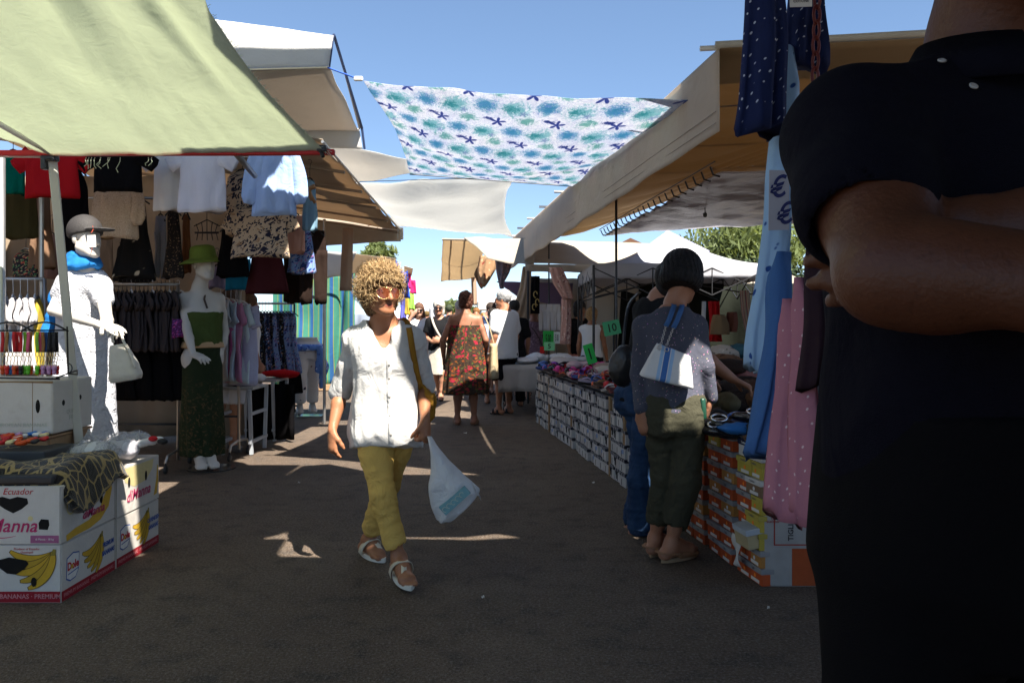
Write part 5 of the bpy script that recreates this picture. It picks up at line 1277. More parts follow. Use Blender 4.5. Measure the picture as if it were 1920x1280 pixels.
# ------------------------------------------------------------------ garments
PROF=dict(tee=[(0,.30),(.03,.66),(.09,.90),(.25,.92),(1,1)],tank=[(0,.35),(.06,.5),(.22,.8),(1,1)],dress=[(0,.30),(.05,.5),(.25,.55),(.42,.6),(1,1)],skirt=[(0,.62),(.08,.68),(1,1)],blouse=[(0,.34),(.05,.68),(.18,.82),(1,1)],box=[(0,1),(1,1)],short=[(0,.8),(.3,.95),(1,1)],pants=[(0,.8),(.5,.9),(1,1)])
def garment(name,label,cat,c,w,L,m,style='tee',yaw=0.0,dep=.028,group=None,sl=None,fold=6,amp=.25,hook=.12,seed=0,hem=.012,hang=True,hm=None,sag=0.0,lean=0.0):
    """one hanging garment with its hanger"""
    rs=random.Random(seed+int(c.x*97)+int(c.z*31)); r=V((math.cos(yaw),math.sin(yaw),0)); n=V((-math.sin(yaw),math.cos(yaw),0)); Z=V((0,0,1))
    par=E(name,label,cat,c,group); mb=MB(); pr=PROF[style]; ph=rs.random()*6; K=36; NV=18
    tx=[p[0] for p in pr]; wx=[p[1] for p in pr]
    def ring(t,cx,hw,d,zz,a):
        out=[]
        for k in range(K):
            th=2*PI*k/K; ct,st=math.cos(th),math.sin(th)
            f=1+a*math.sin(fold*th+ph+2*t)*t+.5*a*math.sin((fold*2+1)*th+ph*2)*t
            x=hw*math.copysign(abs(ct)**.85,ct)*(1+.12*a*math.sin(fold*th+ph)*t); y=d*st*f
            z=zz+ (hem*math.sin(2*th+ph)+hem*.7*math.sin(5*th))*t*t - sag*abs(ct)*(1-t)*0
            q=c+r*(cx+x+lean*t)+Z*z; out.append(q+n*(y+.034*noise.noise(V((q.x*9+seed,q.z*2.2,q.y)))*min(1,t*3)+.016*noise.noise(V((q.x*24,q.z*6,seed)))))
        return out
    if style=='pants':
        rg=[ring(t*.3,0,w/2*lerp(.8,1,t),dep*lerp(.8,1.1,t),-L*.32*t,amp) for t in np.linspace(0,1,7)]; mb.rings(rg)
        for q in(-1,1): mb.rings([ring(t,q*w*.25*lerp(1,1.05,t),w*.27*lerp(1,.8,t),dep*lerp(1,.8,t),-L*lerp(.27,1,t),amp*.8) for t in np.linspace(0,1,10)])
    else:
        rg=[]
        for t in np.linspace(0,1,NV):
            t=t**1.3 if style in('tee','blouse','tank','dress') else t
            rg.append(ring(t,0,w/2*float(np.interp(t,tx,wx)),dep*(.35+.65*sstep(0,.15,t))*(1+.25*t),-L*t,amp))
        mb.rings(rg)
    if sl:
        sL,sa,sw=sl  # length, angle from straight down, half width
        for q in(-1,1):
            a=c+r*(q*w/2*wx[2]*.82)-Z*(L*.06); d=(r*q*math.sin(sa)-Z*math.cos(sa)); b=d.cross(n)
            rgs=[]
            for t in np.linspace(0,1,9):
                hw=sw*lerp(1.05,.9,t)*(1+.35*math.sin(PI*t)*(1 if sL>.3 else 0)); 
                if sL>.3 and t>.93: hw*=.6
                cc=a+d*(sL*t)+n*(.01*math.sin(t*5+ph))
                rgs.append([cc+b*hw*math.cos(2*PI*k/20)+n*(dep*.62*math.sin(2*PI*k/20)*(1+1.6*amp*math.sin(4*2*PI*k/20+ph+4*t))+.012*noise.noise(V((cc.x*14+k*.2,cc.z*14,seed)))) for k in range(20)])
            mb.rings(rgs)
    o=mb.build('fabric',m,par,True)
    if hang:
        hb=MB(); hw=w*.36 if style not in('skirt','pants','short') else w*.4
        hb.tube([c+r*(-hw)+Z*(-.05),c+r*(-hw*.3)+Z*.012,c+Z*.02,c+r*(hw*.3)+Z*.012,c+r*hw+Z*(-.05)],.007,6)
        hb.tube([c+Z*.015]+[c+Z*(hook*.55)]+[c+Z*(hook-.02)+r*(.02*math.sin(a))+Z*(.02*(1-math.cos(a))) for a in(0.3,1.2,2.2,3.1,4.0)],.0028,5)
        hb.build('hanger',hm or plain('hanger_black',(.02,.02,.02),.4),par,True)
    return par
def Pq(x0,y0,x1,y1,Y): return P((x0+x1)/2,y0,Y),(x1-x0)/F*Y,(y1-y0)/F*Y
def cl(n,c,**k): return cloth(n,c,**k)
blackc=cl('black_cloth',(.004,.0035,.004)); 
lace=floral('lace_beige',(.46,.33,.22),[(.36,.25,.16),(.55,.42,.30)],60,.3,.6)
flor1=floral('cream_black_floral',(.42,.31,.21),[(.015,.015,.03),(.30,.18,.10),(.012,.013,.028),(.025,.03,.05)],13,[.30,.22,.36,.28],2.2)
flor2=floral('blue_flower',(.16,.24,.42),[(.02,.03,.10),(.45,.35,.30),(.25,.10,.25),(.02,.05,.2)],13,[.34,.26,.25,.3],1.6)
flor3=floral('dark_lace_print',(.018,.014,.012),[(.22,.14,.08),(.10,.06,.035)],40,.22,1.4)
flor4=floral('folk_print',(.03,.025,.03),[(.45,.08,.05),(.10,.25,.10),(.5,.35,.2)],26,.28,1.0)
hdark=1
H=[ # name,label,cat,x0,y0,x1,y1,Y,mat,style,kw
('hanging_jersey','dark teal green top hanging at the left edge beside the red shirt','top',2,285,48,364,6.3,cl('teal_cloth',(.0,.11,.075)),'tee',{}),
('hanging_jersey','olive brown top hanging below the teal green one','top',8,355,72,446,6.6,cl('olive_cloth',(.045,.035,.012)),'tee',{}),
('hanging_dress','tan dress hanging behind the leaning white pole','dress',52,362,106,502,6.9,cl('tan_cloth',(.22,.13,.08)),'dress',{}),
('hanging_shirt','bright red shirt hanging under the red bar','shirt',46,284,152,369,6.0,cl('red_cloth',(.36,.008,.012)),'tee',dict(sl=(.16,.9,.07))),
('hanging_dress','long black dress hanging right of the red shirt','dress',112,318,170,470,6.5,blackc,'tank',{}),
('hanging_jersey','black top with short sleeves hanging before the beige lace blouse','top',176,284,268,358,6.0,blackc,'tee',dict(sl=(.17,1.0,.06))),
('hanging_blouse','beige lace blouse with wide sleeves hanging below the black top','blouse',186,334,258,446,6.5,lace,'blouse',dict(sl=(.36,.16,.062))),
('hanging_dress','black dress with cream dots hanging behind the dark grey cap','dress',212,372,292,520,7.0,dots('black_cream_dots',(.012,.011,.011),(.5,.42,.3),7,.16,.9),'dress',{}),
('hanging_shirt','white tee shirt with a small red curl hanging on the left of two','shirt',286,288,346,394,6.35,cl('white_cotton',(.66,.63,.62)),'tee',dict(sl=(.14,1.0,.06))),
('hanging_shirt','plain lilac white tee shirt hanging on the right of two','shirt',334,284,424,397,6.2,cl('lilac_white_cotton',(.62,.61,.68)),'tee',dict(sl=(.15,1.0,.07))),
('hanging_trousers','pale grey trousers hanging between two black dresses','trousers',290,405,312,520,7.2,cl('pale_grey_cloth',(.30,.29,.31)),'pants',{}),
('hanging_dress','black lace dress hanging above the green straw hat','dress',304,394,346,520,7.0,flor3,'dress',{}),
('hanging_dress','rust brown dress hanging beside the black lace dress','dress',338,402,360,510,7.3,cl('rust_cloth',(.20,.075,.03)),'dress',{}),
('hanging_blouse','cream and black leaf print shirt hanging high next to the white tee shirts','blouse',424,322,486,440,6.7,flor1,'tee',{}),
('hanging_blouse','large cream and black floral blouse hanging below the pale blue blouse','blouse',430,388,546,482,6.6,flor1,'blouse',dict(sl=(.2,.5,.08),amp=.4)),
('hanging_blouse','pale blue gauze blouse with long gathered sleeves catching the sun','blouse',474,278,556,402,6.0,cl('pale_blue_gauze',(.36,.50,.80),trans=.15,wr=.8,wscale=9),'blouse',dict(sl=(.40,.22,.065),amp=.45,fold=9)),
('hanging_skirt','light denim skirt with a brown bow hanging at the aisle end','skirt',566,338,596,432,6.9,cl('light_denim',(.17,.28,.36),wr=.8),'skirt',dict(yaw=.7)),
('hanging_jersey','peach ribbed top hanging behind the floral blouse','top',538,404,572,474,7.1,cl('peach_cloth',(.48,.25,.18)),'box',{}),
('hanging_shorts','blue flower print shorts hanging below the denim skirt','shorts',540,432,592,512,7.2,flor2,'skirt',dict(amp=.4)),
('hanging_trousers','dark brown trousers hanging nearest the striped wall','trousers',562,432,613,568,7.3,cl('dark_brown_cloth',(.022,.013,.010)),'pants',dict(yaw=.3,dep=.016,amp=.5)),
('hanging_trousers','dark brown trousers hanging behind the blue flower shorts','trousers',532,470,566,566,7.45,cl('dark_brown_cloth',(.022,.013,.010)),'box',dict(dep=.03)),
('hanging_blouse','cobalt blue blouse hanging between dark trousers','blouse',553,484,580,549,7.5,cl('cobalt_cloth',(.04,.12,.45)),'box',{}),
('hanging_skirt','black skirt hanging left of the maroon pleated skirt','skirt',406,424,468,518,7.0,blackc,'skirt',{}),
('hanging_skirt','maroon pleated skirt hanging below the large floral blouse','skirt',460,474,542,548,7.1,cl('maroon_cloth',(.055,.012,.014)),'skirt',dict(fold=14,amp=.35)),
('hanging_dress','turquoise dress hanging behind the black skirt','dress',424,486,470,542,7.6,cl('turquoise_cloth',(.02,.25,.42)),'box',{}),
('hanging_jersey','pale lilac top hanging right of the green straw hat','top',392,500,422,540,7.7,cl('lilac_cloth',(.34,.27,.38)),'box',{}),
('hanging_dress','folk print dress hanging above the white shirt rail','dress',24,470,74,520,6.9,flor4,'tank',{}),
('hanging_dress','black and cream dress hanging above the brown tee shirt rail','dress',214,446,292,528,7.7,dots('black_cream_dots',(.012,.011,.011),(.5,.42,.3),7,.16,.9),'tank',{}),
('hanging_dress','dusty pink dress hanging behind the leaning white pole','dress',84,440,112,520,7.3,cl('dusty_pink',(.24,.14,.12)),'tank',{}),
('hanging_jersey','tan linen top hanging at the back between the black dresses','top',158,424,214,520,7.8,cl('tan_linen',(.30,.21,.14)),'tee',{}),
]
for i,(nm,lb,ct,x0,y0,x1,y1,Y,m,st,kw) in enumerate(H):
    c,w_,L=Pq(x0,y0,x1,y1,Y); k=dict(seed=i,group='clothes hung under the left awning',hook=.16); k.update(kw); garment(nm,lb,ct,c,w_,L,m,st,**k)
mb=MB(); M=frame(P(328,302,6.27),(1,0,0),(0,0,1)); mb.tube([M@V((.03*math.cos(a),.035*math.sin(a),0)) for a in np.linspace(.5,5,10)],.004,5); mb.tube([M@V((.035,0,0)),M@V((.05,-.05,0))],.004,5)
o=mb.build('shirt_print',plain('red_print',(.35,.12,.10)),None); o.parent=[q for q in bpy.data.objects if q.get('label','').startswith('white tee shirt with a small')][0]; o.location=o.location-o.parent.location
mb=MB(); bw=P(580,354,6.72); mb.tube([bw+V((-.05,0,.02)),bw,bw+V((.05,-.01,.02))],.02,6); mb.tube([bw,bw+V((.01,0,-.05)),bw+V((.05,.0,-.12))],.014,6); mb.tube([bw,bw+V((.0,0,-.05)),bw+V((.02,.0,-.10))],.012,6)
o=mb.build('bow',plain('tan_bow',(.30,.15,.06),.7),None,True); o.parent=[q for q in bpy.data.objects if q.get('label','').startswith('light denim')][0]; o.location=o.location-o.parent.location
# overhead rails the clothes hang from
for Y,z,x0,x1 in((6.0,2.72,-4.2,-1.75),(6.5,2.66,-4.6,-2.0),(7.1,2.42,-5.0,-1.8)):
    mb=MB(); rod(mb,V((x0,Y,z)),V((x1,Y,z)),.012); o=mb.build('hanging_rail',steel,None,True); tag(o,'%s steel rail under the left awning carrying clothes'%('front' if Y<6.2 else 'middle' if Y<7 else 'back and lower'),'rail')
# strappy hanger
mb=MB(); c=P(388,412,7.4)
for i in range(5): mb.tube([c+V((-.10+.05*i,0,-.02*abs(i-2))),c+V((-.08+.04*i,0,-.10)),c+V((-.10+.05*i,0.01,-.19))],.004,4)
mb.tube([c+V((-.12,0,-.06)),c+V((0,0,.0)),c+V((.12,0,-.06))],.005,5); mb.tube([c+V((-.11,0,-.12)),c+V((.11,0,-.12))],.01,5); mb.tube([c,c+V((0,0,.08))],.003,5)
o=mb.build('strappy_vest',plain('hanger_black',(.02,.02,.02)),None,True); tag(o,'black strappy top on a hanger above the green straw hat','top')
# ------------------------------------------------------------------ rails with clothes edge on
def rack(label,x0,x1,Y,ybar,leg=True,ylow=788,wheels=False):
    par=E('clothes_rail',label,'clothes rail',((x0+x1-1920)/2/F*Y,Y,0)); a=P(x0,ybar,Y); b=P(x1,ybar,Y)
    mb=MB(); rod(mb,a,b,.014); mb.build('bar',steel,par,True)
    for q in(a,b):
        mb=MB(); rod(mb,q,V((q.x,q.y,.08)),.014); mb.tube([V((q.x,Y-.26,.09)),V((q.x,Y-.22,.15)),V((q.x,Y,.17)),V((q.x,Y+.22,.15)),V((q.x,Y+.26,.09))],.013,8); mb.build('upright',dsteel if wheels else steel,par,True)
        for dy in(-.26,.26):
            w=MB(); w.lathe([(.0,-.012),(.03,-.012),(.035,-.006),(.035,.006),(.03,.012),(0,.012)],V((q.x,Y+dy,.036)),14,Matrix.Rotation(PI/2,3,'Y')); w.tube([V((q.x,Y+dy,.036)),V((q.x,Y+dy,.10))],.008,6); w.build('wheel',plain('caster',(.03,.03,.03),.5),par,True)
    mb=MB(); rod(mb,V((a.x,Y,.40)),V((b.x,Y,.40)),.010); mb.build('lower_bar',dsteel,par,True)
    return a,b
whh=plain('hanger_white',(.62,.62,.62),.4)
a,b=rack('long steel clothes rail with dark brown tee shirts behind the white dress mannequin',186,334,7.15,533)
for i in range(17):
    x=lerp(206,334,i/16); lastq=i==16
    m=cl('dark_taupe_jersey',(.050,.040,.040))
    garment('tee_shirt','dark taupe tee shirt on a hanger, turned sideways in the row' if not lastq else 'dark taupe tee shirt turned outward at the end of the rail','shirt',P(x,548,7.15+.02*(i%3)),.40,.52,m,'tee',yaw=-1.05+.12*random.random() if not lastq else -.35,dep=.028,group='dark tee shirts on the rail',sl=(.14,.55,.055),seed=i,hm=whh if i in(5,10,14,16) else None,hook=.09,amp=.15)
for i in range(8):
    x=lerp(225,352,i/7); garment('skirt','black long skirt in the row below the taupe tee shirts','skirt',P(x,618,7.22),.50,.62,blackc,'skirt',yaw=-.7+.2*random.random(),dep=.05,group='black skirts on the low rail',seed=i,hook=.06)
mb=MB(); rod(mb,P(205,612,7.22),P(360,612,7.22),.01); o=mb.build('hanging_rail',steel,None,True); tag(o,'low steel rail carrying the black skirts','rail')
garment('printed_jersey','purple and pink print top at the end of the taupe tee shirts','top',P(338,598,7.0),.13,.16,floral('pink_print',(.10,.02,.10),[(.5,.08,.25),(.25,.10,.35)],40,.3,1),'box',group=None,hang=False)
a,b=rack('steel clothes rail with white shirts at the left edge',-60,84,6.5,523)
for i in range(8):
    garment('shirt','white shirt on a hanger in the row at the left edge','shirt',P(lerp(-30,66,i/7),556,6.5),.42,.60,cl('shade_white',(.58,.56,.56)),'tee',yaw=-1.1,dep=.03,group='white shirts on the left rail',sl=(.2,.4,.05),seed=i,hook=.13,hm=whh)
garment('shirt','yellow shirt at the end of the white shirts row','shirt',P(72,560,6.5),.40,.60,cl('soft_yellow',(.45,.33,.05)),'tee',yaw=-1.1,dep=.03,hook=.13)
a,b=rack('short steel clothes rail with pastel shirts beside the green top mannequin',394,448,7.75,534)
pas=[('white',(.62,.64,.68)),('ice blue',(.50,.60,.70)),('rose pink',(.50,.22,.34)),('mint white',(.55,.62,.62)),('pale lilac grey',(.46,.44,.56))]
for i,(nm,cc) in enumerate(pas):
    garment('tee_shirt','%s tee shirt on the pastel rail'%nm,'shirt',P(414+i*9.5,560+2*i,7.75-.02*i),.44,.78,cl('pastel_'+nm.replace(' ','_'),cc),'tee',yaw=-.95+.1*i,dep=.03,group='pastel tee shirts',sl=(.20,.35,.07),seed=i,hm=whh,hook=.13)
mb=MB(); c=P(432,618,7.6); mb.tube([c+V((-.05,0,0)),c,c+V((.05,0,.0))],.022,6); mb.tube([c,c+V((.01,0,-.16)),c+V((-.01,0,-.46))],.02,6); o=mb.build('pink_scarf',cl('rose_scarf',(.48,.12,.28)),None,True); tag(o,'pink knotted scarf hanging among the pastel tee shirts','scarf')
a,b=rack('wheeled clothes rail with blue floral dresses before the striped wall',462,552,11.0,569,wheels=True)
fm=[flor2,floral('navy_floral',(.012,.018,.05),[(.3,.35,.5),(.35,.15,.1),(.1,.2,.4)],20,.27,1.4),floral('black_floral',(.012,.012,.014),[(.4,.3,.2),(.10,.2,.35)],18,.25,1.4)]
for i in range(13):
    k=i%3 if i<9 else 0
    garment('floral_dress','%s floral dress on the wheeled rail'%['pale blue','navy','black'][k],'dress',P(lerp(474,546,i/12),586,11+.02*(i%2)),.46,.82,fm[k],'dress',yaw=-.9+.2*random.random(),dep=.04,group='floral dresses on the wheeled rail',seed=i,hook=.13)
garment('long_skirt','black long skirt at the bottom end of the wheeled rail','skirt',P(545,668,10.9),.34,.50,blackc,'skirt',hang=False)
# ------------------------------------------------------------------ mannequins
mw=plain('mannequin_white',(.52,.48,.42),.45,.4,0,.05,6)
def mannequin_white():
    par=E('mannequin','white mannequin in white crochet dress with blue scarf and dark grey cap','mannequin',(-2.98,5.6,0)); J=fig((-2.98,5.6,.06),.55,1.80,hyaw=.55,fat=.88); s=J.s
    J.hc=P(163,448,5.55); J.nk=P(158,496,5.6); J.pel=J.nk-V((0,0,.545*s)); J.sh={'L':P(190,536,5.55),'R':P(126,530,5.65)}; J.hip={'L':J.pel+J.l*.085*s,'R':J.pel-J.l*.085*s}
    J.arm={'L':dict(e=P(200,596,5.35),w=P(203,612,5.12),d=V((.55,-.6,-.10)).normalized(),n=V((-.2,.2,-1)),c=.55),'R':dict(e=P(100,582,5.45),w=P(190,610,5.18),d=V((.9,-.25,-.12)).normalized(),n=V((0,.2,-1)),c=.4)}
    body(J,face=False,toes=False).build('body',mw,par,.008)
    t=NT('white_crochet'); v=t.tc('Object'); em=t.vor(v,26,'SMOOTH_F1'); f=t.vor(v,70); h=t.M('ADD',t.M('MULTIPLY',em,.5),t.M('MULTIPLY',f,.25)); cm=t.fin(t.mix(f,(.62,.62,.64),(.52,.52,.55)),.9,.1,0,t.bump(h,.8,.025),trans=.1)
    g=topsdf(J,-.60,.020,.0,neck='boat',flare=.16,fold=lambda th,z:.02*np.sin(th*6)*np.clip((.2-z),0,1)+.006*np.sin(z*60)); 
    for k in 'RL': g.cap(J.sh[k],lerp(J.sh[k],J.arm[k]['e'],.42),.066,.070,.04)
    g.build('dress',cm,par,.008)
    g=SDF(); q=J.nk+V((0,0,.02))
    for i,(dz,r,th) in enumerate(((.030,.070,.024),(.0,.082,.028),(-.025,.095,.025))): 
        pts=[q+V((r*math.cos(a),r*.9*math.sin(a)-.015,dz+.012*math.sin(a*2+i))) for a in np.linspace(0,2*PI,13)]; g.chain(pts,[th]*13,.02)
    g.chain([q+V((-.09,.02,0)),q+V((-.15,.06,-.12)),P(105,560,5.66),P(86,640,5.62)],[.035,.04,.045,.05],.03,flat=((0,1,0),.5)); g.build('scarf',floral('blue_scarf',(.015,.14,.38),[(.03,.06,.30),(.25,.45,.65)],18,.25,1.5),par,.008,disp=wrinkle(5,.006,(26,26,26),.006))
    W=lambda x,y,z:J.hc+J.hR@V((x*s,y*s,z*s)); g=SDF(); g.ell(W(0,.02,.05),(.098*s,.115*s,.105*s),J.hR); g.half(W(0,.02,.020),-J.hu+J.hf*.18,.004); g.ell(W(0,-.13,.052),(.080*s,.095*s,.010*s),J.hR,.01); ho=g.build('cap',plain('grey_felt',(.04,.036,.034),.65,.3,0,.3,120,.4,200),par,.006)
    mb=MB(); M=frame(P(172,452,5.36),(1,0,.05),(0,0,1)); mb.prism([(-.028,-.04),(.028,-.04),(.028,.04),(-.028,.04)],.002,M); mb.build('price_tag',plain('tag_paper',(.72,.68,.6)),ho); mb=MB(); mb.tube([P(171,437,5.36),P(175,430,5.4),P(174,424,5.45)],.002,4); mb.tube([P(173,458,5.36),P(172,474,5.36)],.0015,4); mb.build('tag_string',plain('red_string',(.4,.06,.03)),ho)
    mb=MB(); mb.lathe([(0,0),(.19,0),(.19,.008),(.02,.014),(.014,.02),(.014,.5),(0,.5)],(-2.98,5.6,0),28); mb.build('stand',steel,par,auto=35)
    # handbag on its wrist
    hb=E('handbag','cream leather handbag hanging from the hands of the white dress mannequin','bag',P(232,690,5.05)); cm=plain('cream_bag',(.58,.53,.44),.55,.3,0,.12,9,.2,60)
    ol=[(209,634),(206,655),(213,690),(217,712),(228,715),(252,705),(262,698),(262,690),(247,655),(236,632),(228,630)]
    # rounded slab
    g=SDF(); A=P(221,640,5.05);B=P(237,700,5.03); 
    rows=[(0,0,0,.088,.055),(.03,0,0,.098,.062),(.10,.0,0,.088,.055),(.18,-.01,0,.062,.04),(.235,-.018,0,.045,.026)]
    R=Matrix.Rotation(.30,3,'Y').inverted() if False else Matrix.Rotation(-.16,3,'Y')
    g.loft(P(238,714,5.04),R,rows,.01,p=3.5); g.build('bag_body',cm,hb,.006,disp=wrinkle(4,.003,(14,14,14),.003))
    mb=MB(); mb.tube(smoothpts([P(213,642,5.02),P(210,628,5.03),P(216,618,5.06),P(226,622,5.05),P(232,640,5.02),P(246,664,5.0),P(254,690,4.985)],4),.008,7); mb.build('handle',cm,hb,True)
    mb=MB(); mb.tube([P(209,626,5.03),P(214,630,5.02),P(219,628,5.03)],.008,6); mb.build('clasp',plain('hanger_black',(.02,.02,.02)),hb)
mannequin_white()
def mannequin_green():
    par=E('mannequin','white mannequin in green top, tan belt, dark skirt and lime straw hat','mannequin',(-2.72,7.16,0)); J=fig((-2.72,7.16,.03),.75,1.80,hyaw=.1,fat=.9); s=J.s
    J.hc=P(384,497,7.1); J.nk=P(374,545,7.16); J.pel=J.nk-V((-.03,0,.545*s)); J.sh={'L':J.nk+J.l*.155*s-V((0,0,.07)),'R':P(347,560,7.13)}; J.hip={'L':J.pel+J.l*.085*s,'R':J.pel-J.l*.085*s}
    J.arm['R']=dict(e=P(351,618,6.98),w=P(362,664,6.88),d=V((.75,-.35,-.22)).normalized(),n=V((.2,.2,-1)),c=.25); J.arm['L']=dict(e=J.sh['L']+V((.04,.06,-.30)),w=J.sh['L']+V((.03,-.05,-.52)),d=V((0,-.2,-1)).normalized(),n=V((-1,0,0)),c=.3)
    J.leg={'R':dict(k=P(372,750,7.1),a=P(373,850,7.12),t=V((-2.68,6.88,.035))),'L':dict(k=P(392,750,7.15),a=P(391,848,7.16),t=V((-2.58,6.94,.035)))}
    body(J,face=False,toes=True).build('body',mw,par,.008)
    gm_=cl('moss_muslin',(.065,.09,.025),wr=1.0,wscale=11); topsdf(J,.10,.022,.0,neck='none',hi=.37,strap=True,wide=1.04).build('top',gm_,par,.008,disp=wrinkle(3,.006,(20,20,12),.006))
    g=SDF(); g.loft(J.pel,J.R,rows_s(FEM,s,.026,.085*s,.135*s),.01); g.build('belt',plain('tan_belt',(.45,.28,.14),.5),par,.008)
    g=SDF(); Rz=Rm(*basis(J.fw,(0,0,1))); g.loft(J.pel,Rz,[(-.78*s,0,0,.185,.165),(-.6*s,0,0,.19,.165),(-.2*s,0,0,.175,.14),(0,0,0,.175,.13),(.10*s,0,0,.15,.115)],.02,fold=lambda th,z:(.07*np.sin(th*7)+.03*np.sin(th*13+z*4))*np.clip(.1-z,0,1))
    t=NT('dark_tapestry'); v=t.tc('Object'); z=t.xyz(t.geo())[2]; n=t.noise(v,16,4,.7,2); f=t.M('MULTIPLY',t.smooth(n,.53,.62),t.smooth(z,.95,.55)); c=t.mix(f,t.mix(t.noise(v,5),(.010,.018,.006),(.02,.03,.010)),t.mix(t.noise(v,9),(.15,.06,.02),(.04,.06,.03))); sk_=t.fin(c,.85,.2,0,cloth_nrm(t,.4,.7,7)); g.build('skirt',sk_,par,.009)
    W=lambda x,y,z:J.hc+J.hR@V((x*s,y*s,z*s)); mb=MB(); R=J.hR@Matrix.Rotation(-.12,3,'Y'); mb.lathe([(0,.165),(.05,.163),(.082,.15),(.092,.12),(.098,.06),(.104,.045),(.14,.032),(.185,.008),(.186,.004),(.14,.026),(.10,.038),(.09,.05),(0,.06)],W(0,.015,.015),32,R,1.16,1.26)
    mb.build('straw_hat',plain('lime_straw',(.14,.19,.03),.8,.2,0,.18,90,.5,160),par,True)
    mb=MB(); q=J.nk; mb.tube([q+J.l*.05+J.fw*.02,q+J.fw*.11-V((0,0,.08)),q+J.fw*.13+J.l*.02-V((0,0,.16))],.009,6); mb.build('necklace',plain('dark_beads',(.05,.03,.02),.4),par)
    mb=MB(); mb.lathe([(0,0),(.21,0),(.21,.010),(.03,.016),(.014,.02),(.014,.35),(0,.35)],(-2.70,7.16,0),28); mb.build('stand',plain('smoked_glass',(.03,.035,.035),.2,.6),par,auto=35)
mannequin_green()
def mannequin_legs():
    par=E('mannequin','half mannequin in white trousers with black flowers and blue sash','mannequin',(-2.9,11.3,0)); J=fig((P(576,700,11.2).x,11.2,.02),.4,1.75); s=J.s
    J.leg={'R':dict(k=J.W((-.09,.05,.5)),a=J.W((-.10,.0,.10)),t=J.W((-.10,.14,.03))),'L':dict(k=J.W((.08,-.02,.5)),a=J.W((.08,-.08,.10)),t=J.W((.10,.06,.03)))}
    body(J,arms=False,head=False).g[0].clear() if False else None
    g=SDF(); g.loft(J.pel,J.R,rows_s(FEM,s,.0,-.12*s,.16*s),.03)
    for k in 'LR':
        L=J.leg[k]; g.chain([J.hip[k],L['k'],L['a']],[.088*s,.056*s,.033*s],.03); foot(g,L['a'],L['t'],s)
    g.build('body',mw,par,.011); pantsdf(J,1.72,.012,.10,.078,.075).build('trousers',floral('white_black_flower',(.66,.62,.58),[(.015,.02,.05),(.30,.22,.2)],6,[.22,.12],1.2,coord='Object'),par,.011)
    g=SDF(); g.chain([J.pel+V((.2*math.cos(a),.16*math.sin(a),.03)) for a in np.linspace(0,2*PI,14)],[.045]*14,.02); q=J.pel+V((.2,-.12,.02)); g.chain([q,q+V((.06,-.02,-.25)),q+V((.04,-.02,-.52))],[.05,.075,.04],.02,flat=((0,1,0),.5)); g.chain([q,q+V((-.02,-.03,-.3))],[.04,.05],.02,flat=((0,1,0),.5)); g.build('sash',floral('blue_white_sash',(.12,.25,.62),[(.45,.55,.8),(.05,.10,.4)],10,.3,1.4,coord='Object'),par,.011,disp=wrinkle(4,.006,(22,22,14),.005))
    mb=MB(); mb.box((J.pos.x+.05,11.2,.012),(.34,.26,.012),bev=.004); mb.build('stand',plain('glass_base',(.45,.55,.52),.15,.6),par)
mannequin_legs()
# ------------------------------------------------------------------ trestle, folded goods
def trestle(label,x,Y,w,h,col):
    par=E('trestle_table',label,'table',(x,Y,0)); 
    mb=MB(); mb.box((x,Y,h),(w,.5,.025),bev=.004); mb.build('tabletop',plain('trestle_top',(.30,.30,.29),.6),par)
    for q in(-1,1):
        mb=MB(); 
        for dy in(-.24,.24): mb.box((x+q*w*.42,Y+dy,h/2),(.032,.032,h*.98),Matrix.Rotation(.10*(1 if dy<0 else -1),3,'X'))
        for z in(.2,.62): mb.box((x+q*w*.42,Y,h*z),(.028,.46+.1*(1-z),.028))
        mb.build('leg_frame',col,par)
gp=plain('grey_paint',(.36,.38,.40),.5)
trestle('grey folding trestle with dark folded cloth on top',P(458,720,8.1).x,8.1,.34,.66,gp); trestle('second grey trestle with red cloth on top',P(500,720,9.0).x,9.0,.36,.67,gp)
def pile(name,label,cat,c,size,m,seed=0,grp=None,n=1,amp=.25):
    g=SDF(); rs=random.Random(seed)
    for i in range(max(2,n)):
        g.ell(V(c)+V((rs.uniform(-.3,.3)*size[0],rs.uniform(-.3,.3)*size[1],size[2]*.4+i*size[2]*.12)),(size[0]*rs.uniform(.3,.5),size[1]*rs.uniform(.3,.5),size[2]*.42),k=.03)
    g.half(V(c),(0,0,-1)); o=g.build(name,m,None,max(.008,size[0]/34),disp=wrinkle(seed,.006,(24,24,24),.010)); return tag(o,label,cat,grp)
pile('folded_cloth','dark green folded cloth on the first grey trestle','cloth',(P(458,720,8.1).x,8.05,.675),(.22,.3,.07),cl('dark_green_fold',(.02,.03,.02)),1)
pile('red_cloth','red cloth heap on the second grey trestle','cloth',(P(508,720,9.0).x,9.0,.685),(.5,.35,.10),cl('red_cloth',(.36,.008,.012)),2)
pile('white_cloth','white printed cloth spilling at the front of the second trestle','cloth',(P(484,728,8.8).x,8.75,.66),(.3,.2,.10),dots('white_black_spots',(.6,.6,.64),(.08,.08,.1),30,.2,1,coord='Object'),3)
mb=MB(); mb.grid(lambda u,v: V((lerp(P(448,0,8.5).x,P(540,0,8.5).x,u),8.75+.03*math.sin(u*25),lerp(.64,.03,v))),30,4,.003); o=mb.build('table_skirt',blackc,None,True); tag(o,'black cloth hanging behind the grey trestle legs','cloth')
